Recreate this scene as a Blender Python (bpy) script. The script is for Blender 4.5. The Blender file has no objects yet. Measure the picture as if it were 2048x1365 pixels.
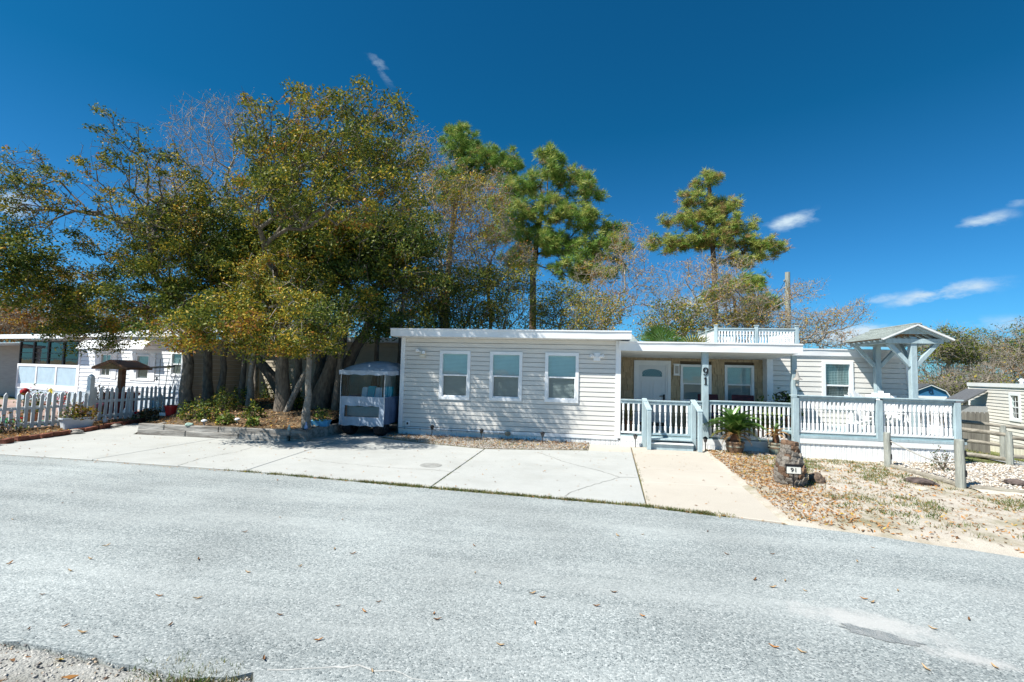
import bpy, bmesh, math, random
import numpy as np
from mathutils import Vector, Matrix, Euler, noise

scene = bpy.context.scene
COL = scene.collection
R = math.radians

# ------------------------------------------------------------------ camera
cam_data = bpy.data.cameras.new('camera')
cam_data.sensor_width = 36.0
cam_data.lens = 958.0 / 2048.0 * 36.0
cam_data.clip_end = 3000
cam = bpy.data.objects.new('camera', cam_data)
COL.objects.link(cam)
_p, _r, _y = R(3.6), R(1.45), R(9.1)
_f = Vector((-math.sin(_y) * math.cos(_p), math.cos(_y) * math.cos(_p), math.sin(_p)))
_rt = Vector((math.cos(_y), math.sin(_y), 0))
_up = _rt.cross(_f)
_r2 = math.cos(_r) * _rt + math.sin(_r) * _up
_u2 = -math.sin(_r) * _rt + math.cos(_r) * _up
M = Matrix((_r2, _u2, -_f)).transposed().to_4x4()
M.translation = Vector((0, 0, 1.65))
cam.matrix_world = M
scene.camera = cam

# ------------------------------------------------------------------ sun, sky, exposure
SUN_AZ = (-0.80, -0.60)          # the sun stands left of and behind the camera
SUN_EL = R(52)
sd = bpy.data.lights.new('sun', 'SUN')
sd.energy = 5.0
sd.angle = R(0.53)
sd.color = (1.0, 0.97, 0.895)
sun = bpy.data.objects.new('sun', sd)
COL.objects.link(sun)
_h = Vector((SUN_AZ[0], SUN_AZ[1], 0)).normalized()
_sv = Vector((_h.x * math.cos(SUN_EL), _h.y * math.cos(SUN_EL), math.sin(SUN_EL)))
sun.rotation_euler = (-_sv).to_track_quat('-Z', 'Y').to_euler()
sun.location = (-20, -15, 30)

world = bpy.data.worlds.new('World')
scene.world = world
world.use_nodes = True
wn, wl = world.node_tree.nodes, world.node_tree.links
wn.clear()
w_out = wn.new('ShaderNodeOutputWorld')
w_bg = wn.new('ShaderNodeBackground')
w_bg.inputs['Strength'].default_value = 0.105
sky = wn.new('ShaderNodeTexSky')
sky.sky_type = 'NISHITA'
sky.sun_disc = False
sky.sun_elevation = SUN_EL
sky.sun_rotation = math.atan2(_h.x, _h.y)
sky.altitude = 0
sky.air_density = 1.0
sky.dust_density = 0.35
sky.ozone_density = 1.5
w_hs = wn.new('ShaderNodeHueSaturation')
w_hs.inputs['Saturation'].default_value = 1.0
w_hs.inputs['Hue'].default_value = 0.5
w_hs.inputs['Value'].default_value = 1.0
w_tint = wn.new('ShaderNodeMix'); w_tint.data_type = 'RGBA'; w_tint.blend_type = 'MULTIPLY'; w_tint.inputs[0].default_value = 1.0
w_tc = wn.new('ShaderNodeTexCoord')
w_sep = wn.new('ShaderNodeSeparateXYZ'); wl.new(w_tc.outputs['Generated'], w_sep.inputs[0])
w_el = wn.new('ShaderNodeMapRange'); w_el.inputs['From Min'].default_value = 0.0; w_el.inputs['From Max'].default_value = .45
wl.new(w_sep.outputs['Z'], w_el.inputs['Value'])
w_tm = wn.new('ShaderNodeMix'); w_tm.data_type = 'RGBA'      # polarised, deep blue afternoon, same all round
w_tm.inputs[6].default_value = (.18, .52, .86, 1); w_tm.inputs[7].default_value = (.030, .375, .56, 1)
wl.new(w_el.outputs[0], w_tm.inputs[0]); wl.new(w_tm.outputs[2], w_tint.inputs[7])
wl.new(sky.outputs[0], w_tint.inputs[6])
wl.new(w_tint.outputs[2], w_hs.inputs['Color'])


def wmath(op, a, b=None, clamp=False):
    n = wn.new('ShaderNodeMath'); n.operation = op; n.use_clamp = clamp
    for i, x in enumerate((a, b)):
        if x is None: continue
        if isinstance(x, (int, float)): n.inputs[i].default_value = x
        else: wl.new(x, n.inputs[i])
    return n.outputs[0]


w_nz = wn.new('ShaderNodeTexNoise')
w_nz.inputs['Scale'].default_value = 16; w_nz.inputs['Detail'].default_value = 5; w_nz.inputs['Roughness'].default_value = 0.62
w_mp = wn.new('ShaderNodeMapping'); w_mp.inputs['Scale'].default_value = (1, 1, 2.2)
wl.new(w_tc.outputs['Generated'], w_mp.inputs['Vector']); wl.new(w_mp.outputs[0], w_nz.inputs['Vector'])
# small fair-weather clouds: direction, half width, half height, tilt, density
CLOUDS = [
    ((-0.368, 0.764, 0.530), .040, .017, -.8, .55), ((-0.083, 0.789, 0.608), .014, .012, -1.2, .22), ((-0.171, 0.826, 0.537), .010, .005, 0, .3),
    ((0.351, 0.895, 0.276), .058, .018, .18, .95), ((0.568, 0.789, 0.237), .040, .015, .1, .9), ((0.538, 0.832, 0.135), .085, .020, .16, 1.1),
    ((0.477, 0.868, 0.135), .040, .010, .1, .7), ((0.600, 0.795, 0.088), .060, .014, 0, .6), ((0.549, 0.831, 0.088), .035, .010, .1, .5),
    ((0.452, 0.889, 0.074), .110, .028, 0, 1.2), ((-0.810, 0.544, 0.218), .035, .030, 0, 1.2), ((0.595, 0.762, 0.255), .018, .008, 0, .6),
    ((0.247, 0.959, 0.137), .130, .035, 0, 1.0), ((.9, -.3, .35), .12, .03, 0, .9), ((-.8, -.5, .3), .15, .04, 0, .9), ((.3, -.9, .3), .12, .03, 0, .9)]
tot = None
for d, cw, ch, tilt, dens in CLOUDS:
    D = Vector(d).normalized()
    t1 = Vector((0, 0, 1)).cross(D).normalized() * -1
    t2 = t1.cross(D).normalized()
    if t2.z < 0: t2 = -t2
    a1 = t1 * math.cos(tilt) + t2 * math.sin(tilt)
    a2 = -t1 * math.sin(tilt) + t2 * math.cos(tilt)
    n = wn.new('ShaderNodeMapping'); n.vector_type = 'TEXTURE'
    a3 = a1.cross(a2)
    n.inputs['Location'].default_value = D
    n.inputs['Rotation'].default_value = Matrix((a1, a2, a3)).transposed().to_euler()
    n.inputs['Scale'].default_value = (cw * 1.2, ch * 1.2, .6)
    wl.new(w_tc.outputs['Generated'], n.inputs['Vector'])
    ln = wn.new('ShaderNodeVectorMath'); ln.operation = 'LENGTH'; wl.new(n.outputs[0], ln.inputs[0])
    mr = wn.new('ShaderNodeMapRange'); mr.interpolation_type = 'SMOOTHSTEP'
    mr.inputs['From Min'].default_value = 1.0; mr.inputs['From Max'].default_value = .15; mr.inputs['To Max'].default_value = dens
    wl.new(ln.outputs['Value'], mr.inputs['Value']); m = mr.outputs[0]
    tot = m if tot is None else wmath('MAXIMUM', tot, m)
cl = wmath('MULTIPLY', tot, wmath('MULTIPLY', wmath('SUBTRACT', w_nz.outputs['Fac'], wmath('SUBTRACT', 0.56, wmath('MULTIPLY', tot, 0.24))), 3.6), True)
w_mix = wn.new('ShaderNodeMix'); w_mix.data_type = 'RGBA'
wl.new(cl, w_mix.inputs[0]); wl.new(w_hs.outputs[0], w_mix.inputs[6]); w_mix.inputs[7].default_value = (3.9, 4.8, 5.5, 1)
world.cycles.sampling_method = 'MANUAL'
world.cycles.sample_map_resolution = 256
wl.new(w_mix.outputs[2], w_bg.inputs['Color'])
wl.new(w_bg.outputs[0], w_out.inputs['Surface'])

scene.view_settings.view_transform = 'Standard'
scene.view_settings.look = 'None'
scene.view_settings.exposure = 0.70
scene.view_settings.gamma = 1.0
scene.view_settings.use_curve_mapping = False
scene.render.engine = 'CYCLES'
scene.cycles.max_bounces = 5
scene.cycles.diffuse_bounces = 3
scene.cycles.glossy_bounces = 2
scene.cycles.transparent_max_bounces = 10

# ------------------------------------------------------------------ helpers
rnd = random.Random(7)
ORIG = {}
_seen = {}


def root_of(o):
    while o.parent is not None: o = o.parent
    return o


def org(o):
    return ORIG.get(root_of(o).name, Vector((0, 0, 0))) if o is not None else Vector((0, 0, 0))


def tag(o, label, cat, group=None, kind=None):
    if label: o['label'] = label
    if cat: o['category'] = cat
    if group: o['group'] = group
    if kind: o['kind'] = kind
    return o


def thing(name, label, cat, loc=(0, 0, 0), rz=0.0, group=None, local=False):
    """an Empty at the base of a thing; parts are given in world metres unless local"""
    o = bpy.data.objects.new(name, None)
    o.empty_display_size = 0.2
    COL.objects.link(o)
    o.location = loc
    o.rotation_euler = (0, 0, rz)
    if not local: ORIG[o.name] = Vector(loc)
    return tag(o, label, cat, group)


class MB:
    def __init__(s): s.v, s.f, s.m = [], [], []

    def add(s, vs, fs, mi=0):
        b = len(s.v); s.v += [tuple(v) for v in vs]
        s.f += [tuple(i + b for i in f) for f in fs]; s.m += [mi] * len(fs)
        return s

    def hexa(s, p, mi=0):   # p: 4 bottom (ccw from above), 4 top
        return s.add(p, [(3, 2, 1, 0), (4, 5, 6, 7), (0, 1, 5, 4), (1, 2, 6, 5), (2, 3, 7, 6), (3, 0, 4, 7)], mi)

    def b2(s, x0, x1, y0, y1, z0, z1, mi=0):
        return s.hexa([(x0, y0, z0), (x1, y0, z0), (x1, y1, z0), (x0, y1, z0), (x0, y0, z1), (x1, y0, z1), (x1, y1, z1), (x0, y1, z1)], mi)

    def box(s, c, d, rot=None, mi=0):
        hx, hy, hz = d[0] / 2, d[1] / 2, d[2] / 2
        p = [Vector(q) for q in ((-hx, -hy, -hz), (hx, -hy, -hz), (hx, hy, -hz), (-hx, hy, -hz), (-hx, -hy, hz), (hx, -hy, hz), (hx, hy, hz), (-hx, hy, hz))]
        if rot is not None:
            m = rot if isinstance(rot, Matrix) else Euler(rot).to_matrix()
            p = [m @ q for q in p]
        c = Vector(c)
        return s.hexa([q + c for q in p], mi)

    def bar(s, a, b, w, h, mi=0, up=(0, 0, 1)):
        a, b = Vector(a), Vector(b); d = b - a
        z = d.normalized(); x = Vector(up).cross(z)
        if x.length < 1e-4: x = Vector((1, 0, 0))
        x.normalize(); y = z.cross(x)
        m = Matrix((x, y, z)).transposed()
        return s.box((a + b) / 2, (w, h, d.length), m, mi)

    def tube(s, pts, rads, n=8, mi=0, cap=True):
        pts = [Vector(p) for p in pts]
        if isinstance(rads, (int, float)): rads = [rads] * len(pts)
        b = len(s.v); x = None
        for i, p in enumerate(pts):
            t = (pts[min(i + 1, len(pts) - 1)] - pts[max(i - 1, 0)]).normalized()
            if x is None: x = t.orthogonal().normalized()
            else: x = (x - t * x.dot(t)).normalized()
            y = t.cross(x)
            for k in range(n):
                a = 2 * math.pi * k / n
                s.v.append(tuple(p + (x * math.cos(a) + y * math.sin(a)) * rads[i]))
        for i in range(len(pts) - 1):
            for k in range(n):
                k2 = (k + 1) % n
                s.f.append((b + i * n + k, b + i * n + k2, b + (i + 1) * n + k2, b + (i + 1) * n + k)); s.m.append(mi)
        if cap:
            s.f.append(tuple(b + k for k in range(n))[::-1]); s.m.append(mi)
            s.f.append(tuple(b + (len(pts) - 1) * n + k for k in range(n))); s.m.append(mi)
        return s

    def lathe(s, prof, n=12, c=(0, 0, 0), mi=0, sq=None):
        b = len(s.v)
        for r, z in prof:
            for k in range(n):
                a = 2 * math.pi * (k + .5) / n
                s.v.append((c[0] + r * math.cos(a), c[1] + r * math.sin(a), c[2] + z))
        for i in range(len(prof) - 1):
            for k in range(n):
                k2 = (k + 1) % n
                s.f.append((b + i * n + k, b + i * n + k2, b + (i + 1) * n + k2, b + (i + 1) * n + k)); s.m.append(mi)
        s.f.append(tuple(b + k for k in range(n))[::-1]); s.m.append(mi)
        s.f.append(tuple(b + (len(prof) - 1) * n + k for k in range(n))); s.m.append(mi)
        return s

    def ext(s, poly, axis, a, b, mi=0):
        """extrude a 2-D outline along an axis ('x','y','z') from a to b"""
        def P(u, v, w):
            return {'x': (w, u, v), 'y': (u, w, v), 'z': (u, v, w)}[axis]
        n = len(poly)
        vs = [P(u, v, a) for u, v in poly] + [P(u, v, b) for u, v in poly]
        fs = [tuple(range(n))[::-1], tuple(range(n, 2 * n))] + [(i, (i + 1) % n, n + (i + 1) % n, n + i) for i in range(n)]
        return s.add(vs, fs, mi)

    def mesh(s, name, mats, off=Vector((0, 0, 0)), smooth=False, bevel=0.0, fix=True):
        me = bpy.data.meshes.new(name)
        o = off
        me.from_pydata([(v[0] - o[0], v[1] - o[1], v[2] - o[2]) for v in s.v], [], s.f)
        if not isinstance(mats, (list, tuple)): mats = [mats]
        for mm in mats: me.materials.append(mm)
        if len(mats) > 1: me.polygons.foreach_set('material_index', s.m)
        if bevel or fix:
            bm = bmesh.new(); bm.from_mesh(me)
            if fix: bmesh.ops.recalc_face_normals(bm, faces=bm.faces)
            if bevel: bmesh.ops.bevel(bm, geom=list(bm.edges), offset=bevel, segments=1, affect='EDGES', clamp_overlap=True)
            bm.to_mesh(me); bm.free()
        if smooth:
            me.polygons.foreach_set('use_smooth', [True] * len(me.polygons))
        me.update()
        return me

    def obj(s, name, mats, parent=None, smooth=False, bevel=0.0, fix=True):
        me = s.mesh(name, mats, org(parent), smooth, bevel, fix)
        ob = bpy.data.objects.new(name, me)
        COL.objects.link(ob)
        if parent is not None: ob.parent = parent
        return ob


def inst(name, me, parent, loc, rot=(0, 0, 0), sc=(1, 1, 1)):
    ob = bpy.data.objects.new(name, me)
    COL.objects.link(ob)
    if parent is not None: ob.parent = parent
    ob.location = Vector(loc) - org(parent)
    ob.rotation_euler = rot
    ob.scale = sc
    return ob


def np_mesh(name, verts, quads=None, tris=None, mats=None, mi=None, smooth=False):
    me = bpy.data.meshes.new(name)
    nq = 0 if quads is None else len(quads); nt = 0 if tris is None else len(tris)
    me.vertices.add(len(verts)); me.vertices.foreach_set('co', np.asarray(verts, np.float32).ravel())
    parts = []
    if nq: parts.append(np.asarray(quads, np.int32).ravel())
    if nt: parts.append(np.asarray(tris, np.int32).ravel())
    li = np.concatenate(parts)
    me.loops.add(len(li)); me.loops.foreach_set('vertex_index', li)
    tot = np.concatenate([np.full(nq, 4, np.int32), np.full(nt, 3, np.int32)])
    st = np.concatenate([[0], np.cumsum(tot)[:-1]]).astype(np.int32)
    me.polygons.add(nq + nt); me.polygons.foreach_set('loop_start', st)
    me.polygons.foreach_set('loop_total', tot)
    for mm in (mats or []): me.materials.append(mm)
    if mi is not None: me.polygons.foreach_set('material_index', np.asarray(mi, np.int32))
    if smooth: me.polygons.foreach_set('use_smooth', np.ones(nq + nt, bool))
    me.update(calc_edges=True)
    return me


def link(name, me, parent=None):
    ob = bpy.data.objects.new(name, me); COL.objects.link(ob)
    if parent is not None: ob.parent = parent
    return ob


# ------------------------------------------------------------------ materials
def mat(name, col, rough=0.6, var=0.10, scale=6.0, bump=0.0, bscale=80.0, spec=0.3, stretch=(1, 1, 1), metal=0.0,
        col2=None, dirt=0.0, trans=0.0, rnd_obj=0.0, sheen=0.0):
    m = bpy.data.materials.new(name); m.use_nodes = True
    nt = m.node_tree; N, L = nt.nodes, nt.links
    bs = N['Principled BSDF']
    bs.inputs['Roughness'].default_value = rough
    bs.inputs['Specular IOR Level'].default_value = spec
    bs.inputs['Metallic'].default_value = metal
    geo = N.new('ShaderNodeNewGeometry'); mp = N.new('ShaderNodeMapping'); mp.inputs['Scale'].default_value = stretch
    L.new(geo.outputs['Position'], mp.inputs['Vector'])
    nz = N.new('ShaderNodeTexNoise'); nz.inputs['Scale'].default_value = scale; nz.inputs['Detail'].default_value = 6
    nz.inputs['Roughness'].default_value = 0.65
    L.new(mp.outputs[0], nz.inputs['Vector'])
    c2 = col2 or tuple(c * (1 - 2 * var) for c in col)
    c1 = tuple(min(1, c * (1 + var)) for c in col) if col2 is None else col
    rp = N.new('ShaderNodeValToRGB'); rp.color_ramp.elements[0].position = .33; rp.color_ramp.elements[1].position = .68
    rp.color_ramp.elements[0].color = (*c2, 1); rp.color_ramp.elements[1].color = (*c1, 1)
    L.new(nz.outputs['Fac'], rp.inputs['Fac'])
    out = rp.outputs['Color']
    if dirt:
        n2 = N.new('ShaderNodeTexNoise'); n2.inputs['Scale'].default_value = 1.3; n2.inputs['Detail'].default_value = 8; n2.inputs['Roughness'].default_value = .7
        L.new(geo.outputs['Position'], n2.inputs['Vector'])
        r2 = N.new('ShaderNodeValToRGB'); r2.color_ramp.elements[0].position = .5; r2.color_ramp.elements[1].position = .8
        r2.color_ramp.elements[0].color = (1, 1, 1, 1); r2.color_ramp.elements[1].color = (1 - dirt, 1 - dirt * 1.1, 1 - dirt * 1.3, 1)
        L.new(n2.outputs['Fac'], r2.inputs['Fac'])
        mx = N.new('ShaderNodeMix'); mx.data_type = 'RGBA'; mx.blend_type = 'MULTIPLY'; mx.inputs[0].default_value = 1
        L.new(out, mx.inputs[6]); L.new(r2.outputs[0], mx.inputs[7]); out = mx.outputs[2]
    if rnd_obj:
        oi = N.new('ShaderNodeObjectInfo'); mr = N.new('ShaderNodeMapRange')
        mr.inputs['To Min'].default_value = 1 - rnd_obj; mr.inputs['To Max'].default_value = 1 + rnd_obj
        L.new(oi.outputs['Random'], mr.inputs['Value'])
        mx = N.new('ShaderNodeVectorMath'); mx.operation = 'SCALE'
        L.new(out, mx.inputs[0]); L.new(mr.outputs[0], mx.inputs['Scale']); out = mx.outputs[0]
    L.new(out, bs.inputs['Base Color'])
    if bump:
        nb = N.new('ShaderNodeTexNoise'); nb.inputs['Scale'].default_value = bscale; nb.inputs['Detail'].default_value = 4
        L.new(mp.outputs[0], nb.inputs['Vector'])
        bp = N.new('ShaderNodeBump'); bp.inputs['Strength'].default_value = bump; bp.inputs['Distance'].default_value = 0.02
        L.new(nb.outputs['Fac'], bp.inputs['Height']); L.new(bp.outputs[0], bs.inputs['Normal'])
    if trans:
        tr = N.new('ShaderNodeBsdfTranslucent'); ms = N.new('ShaderNodeMixShader'); ms.inputs[0].default_value = trans
        L.new(out, tr.inputs['Color']); L.new(bs.outputs[0], ms.inputs[1]); L.new(tr.outputs[0], ms.inputs[2])
        L.new(ms.outputs[0], N['Material Output'].inputs['Surface'])
    return m


def glass(name, tint, refl=0.12, clear=0.8, rough=0.02):
    m = bpy.data.materials.new(name); m.use_nodes = True
    N, L = m.node_tree.nodes, m.node_tree.links
    N.remove(N['Principled BSDF'])
    tr = N.new('ShaderNodeBsdfTransparent'); tr.inputs[0].default_value = (*[t * clear for t in tint], 1)
    gl = N.new('ShaderNodeBsdfGlossy'); gl.inputs['Roughness'].default_value = rough; gl.inputs['Color'].default_value = (1, 1, 1, 1)
    lw = N.new('ShaderNodeLayerWeight'); lw.inputs['Blend'].default_value = .5
    fr = N.new('ShaderNodeMath'); fr.operation = 'POWER'; fr.inputs[1].default_value = 4.0; L.new(lw.outputs['Facing'], fr.inputs[0])
    ad = N.new('ShaderNodeMath'); ad.operation = 'ADD'; ad.inputs[1].default_value = refl
    ge = N.new('ShaderNodeNewGeometry'); nz = N.new('ShaderNodeTexNoise'); nz.inputs['Scale'].default_value = 1.5
    bp = N.new('ShaderNodeBump'); bp.inputs['Strength'].default_value = .06; bp.inputs['Distance'].default_value = .05
    L.new(ge.outputs['Position'], nz.inputs['Vector']); L.new(nz.outputs['Fac'], bp.inputs['Height']); L.new(bp.outputs[0], gl.inputs['Normal'])
    ms = N.new('ShaderNodeMixShader')
    L.new(fr.outputs[0], ad.inputs[0]); L.new(ad.outputs[0], ms.inputs[0])
    L.new(tr.outputs[0], ms.inputs[1]); L.new(gl.outputs[0], ms.inputs[2])
    L.new(ms.outputs[0], N['Material Output'].inputs['Surface'])
    return m


WHITE = mat('white_paint', (.80, .80, .79), .45, .03, 3, dirt=.10)
VINYL = mat('beige_vinyl_siding', (.70, .67, .62), .42, .03, 2.5, rnd_obj=.025, stretch=(1, 1, 6), dirt=.09)
TRIMW = mat('white_vinyl_trim', (.82, .83, .84), .35, .03, 4)
SKIRT = mat('white_skirting_vinyl', (.82, .82, .81), .45, .05, 3, rnd_obj=.03, dirt=.16)
FASC = mat('white_metal_fascia', (.80, .80, .80), .35, .03, 2, bump=.15, bscale=3, dirt=.10)
SOFFIT = mat('white_soffit_board', (.82, .80, .76), .6, .04, 3)
TEAL = mat('teal_painted_wood', (.40, .50, .53), .55, .11, 9, bump=.25, bscale=60, stretch=(1, 1, .25), dirt=.10)
BALU = mat('white_baluster_paint', (.80, .80, .80), .45, .04, 6)
SHAKE = mat('tan_shake_siding', (.50, .38, .24), .75, .12, 40, bump=.5, bscale=90, stretch=(1, 1, .12), rnd_obj=.10)
DOORW = mat('white_door_paint', (.74, .76, .78), .4, .02, 3)
BLACK = mat('black_metal', (.015, .015, .017), .45, .1, 10)
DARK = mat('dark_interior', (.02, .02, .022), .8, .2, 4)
BLIND = mat('white_blind_slats', (.66, .72, .72), .5, .03, 5, trans=.15)
CURT = mat('grey_green_curtain', (.36, .40, .38), .8, .2, 30, stretch=(6, 1, .2))
PANE = glass('window_glass', (.86, .97, .97), .10, 1.0)
PANEL = glass('screened_window_glass', (.74, .80, .80), .06, .86)
PANED = glass('dark_porch_glass', (.35, .40, .42), .03, .6)
CLEAR = glass('clear_vinyl', (.86, .95, .97), .025, .99, .06)
CONC = None
BARKG = mat('grey_oak_bark', (.23, .195, .155), .9, .35, 14, bump=.9, bscale=30, stretch=(1, 1, .35), col2=(.085, .07, .055))
BARKW = mat('lichen_white_bark', (.33, .31, .275), .9, .3, 16, bump=.7, bscale=30, col2=(.16, .13, .10))
BARKT = mat('pale_twig_bark', (.42, .37, .31), .9, .2, 8, col2=(.22, .18, .145))
BARKP = mat('pine_bark', (.17, .11, .075), .95, .3, 12, bump=.9, bscale=25, stretch=(1, 1, .4), col2=(.06, .045, .035))
def leaf(name, col, trans=.20, gloss=.018):
    m = bpy.data.materials.new(name); m.use_nodes = True
    N, L = m.node_tree.nodes, m.node_tree.links; N.remove(N['Principled BSDF'])
    d = N.new('ShaderNodeBsdfDiffuse'); d.inputs[0].default_value = (*col, 1)
    t = N.new('ShaderNodeBsdfTranslucent'); t.inputs[0].default_value = (*[min(1, c * 1.25) for c in col], 1)
    g = N.new('ShaderNodeBsdfGlossy'); g.inputs['Roughness'].default_value = .5; g.inputs[0].default_value = (1, 1, 1, 1)
    a = N.new('ShaderNodeMixShader'); a.inputs[0].default_value = trans; L.new(d.outputs[0], a.inputs[1]); L.new(t.outputs[0], a.inputs[2])
    b = N.new('ShaderNodeMixShader'); b.inputs[0].default_value = gloss; L.new(a.outputs[0], b.inputs[1]); L.new(g.outputs[0], b.inputs[2])
    L.new(b.outputs[0], N['Material Output'].inputs['Surface'])
    return m


LF = [leaf('oak_leaf_dark_green', (.046, .080, .014), .18, .02), leaf('oak_leaf_olive', (.175, .195, .027)), leaf('oak_leaf_yellow', (.46, .325, .033)),
      leaf('oak_leaf_rust', (.38, .155, .026)), leaf('oak_leaf_brown', (.20, .11, .045))]
NEED = [leaf('pine_needle_green', (.155, .26, .042)), leaf('pine_needle_yellow_green', (.36, .39, .09)), leaf('pine_needle_brown', (.33, .22, .09))]
WOODG = mat('weathered_grey_timber', (.44, .42, .385), .9, .3, 10, bump=.7, bscale=40, stretch=(.15, 1, 1), col2=(.12, .105, .09))
POSTG = mat('weathered_grey_post', (.42, .43, .38), .9, .25, 14, bump=.7, bscale=40, stretch=(1, 1, .12), col2=(.20, .205, .18))
RAILG = mat('weathered_log_rail', (.36, .33, .27), .9, .25, 12, bump=.6, bscale=40, stretch=(.2, 1, 1), col2=(.17, .15, .12))
SHING = mat('grey_green_shingle', (.36, .40, .38), .9, .15, 30, bump=.4, bscale=150, rnd_obj=.10)
BRICK = mat('red_brick_edging', (.23, .085, .055), .9, .25, 15, bump=.5, bscale=60, rnd_obj=.2)
GREYP = mat('grey_plastic', (.30, .31, .32), .5, .1, 8)
CREAM = mat('cream_plastic', (.70, .66, .56), .5, .05, 8)

# ------------------------------------------------------------------ ground materials
def ground_mat(name, cols, scales, bump=.5, bscale=120, rough=.95, thr=(.42, .6)):
    """two noise layers over a base: cols = base, layer a, layer b"""
    m = bpy.data.materials.new(name); m.use_nodes = True
    N, L = m.node_tree.nodes, m.node_tree.links
    bs = N['Principled BSDF']; bs.inputs['Roughness'].default_value = rough; bs.inputs['Specular IOR Level'].default_value = .15
    geo = N.new('ShaderNodeNewGeometry'); out = None
    fine = N.new('ShaderNodeTexNoise'); fine.inputs['Scale'].default_value = bscale; fine.inputs['Detail'].default_value = 5
    L.new(geo.outputs['Position'], fine.inputs['Vector'])
    r0 = N.new('ShaderNodeValToRGB'); r0.color_ramp.elements[0].position = .3; r0.color_ramp.elements[1].position = .7
    r0.color_ramp.elements[0].color = (*[c * .72 for c in cols[0]], 1); r0.color_ramp.elements[1].color = (*[min(1, c * 1.18) for c in cols[0]], 1)
    L.new(fine.outputs['Fac'], r0.inputs['Fac']); out = r0.outputs[0]
    for i, (c, sc) in enumerate(zip(cols[1:], scales)):
        nz = N.new('ShaderNodeTexNoise'); nz.inputs['Scale'].default_value = sc; nz.inputs['Detail'].default_value = 9; nz.inputs['Roughness'].default_value = .7
        mp = N.new('ShaderNodeMapping'); mp.inputs['Location'].default_value = (i * 7.3, i * 3.1, 0)
        L.new(geo.outputs['Position'], mp.inputs['Vector']); L.new(mp.outputs[0], nz.inputs['Vector'])
        rp = N.new('ShaderNodeMapRange'); rp.inputs['From Min'].default_value = thr[0]; rp.inputs['From Max'].default_value = thr[1]
        L.new(nz.outputs['Fac'], rp.inputs['Value'])
        mx = N.new('ShaderNodeMix'); mx.data_type = 'RGBA'
        L.new(rp.outputs[0], mx.inputs[0]); L.new(out, mx.inputs[6]); mx.inputs[7].default_value = (*c, 1); out = mx.outputs[2]
    L.new(out, bs.inputs['Base Color'])
    bp = N.new('ShaderNodeBump'); bp.inputs['Strength'].default_value = bump; bp.inputs['Distance'].default_value = .02
    L.new(fine.outputs['Fac'], bp.inputs['Height']); L.new(bp.outputs[0], bs.inputs['Normal'])
    return m


SAND = ground_mat('pale_sand', [(.52, .47, .40), (.36, .31, .235), (.23, .21, .12)], [2.2, 1.1], thr=(.50, .70))
DIRT = ground_mat('sandy_dirt', [(.34, .29, .22), (.22, .18, .12), (.16, .17, .07)], [1.0, .5])
MULCH = ground_mat('leaf_mulch', [(.13, .09, .055), (.24, .17, .10), (.05, .038, .025)], [5, 2.3], bump=.9, bscale=60)
LAWN = ground_mat('dry_lawn', [(.17, .20, .07), (.33, .30, .15), (.11, .15, .04)], [1.4, 2.6], bump=.8, bscale=90)
SHELL = ground_mat('crushed_shell_bed', [(.66, .60, .51), (.50, .42, .33)], [3.0], bump=1.0, bscale=70, thr=(.5, .7))
RUBBLE = ground_mat('sandy_road_shoulder', [(.34, .335, .31), (.25, .245, .22), (.42, .41, .38)], [3.0, 1.7], bump=.9, bscale=60)
PATIO = ground_mat('pink_patio_pavers', [(.42, .30, .26), (.30, .22, .19)], [1.5])
TURF = ground_mat('green_turf_mat', [(.05, .26, .11), (.04, .20, .09)], [2])


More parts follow.
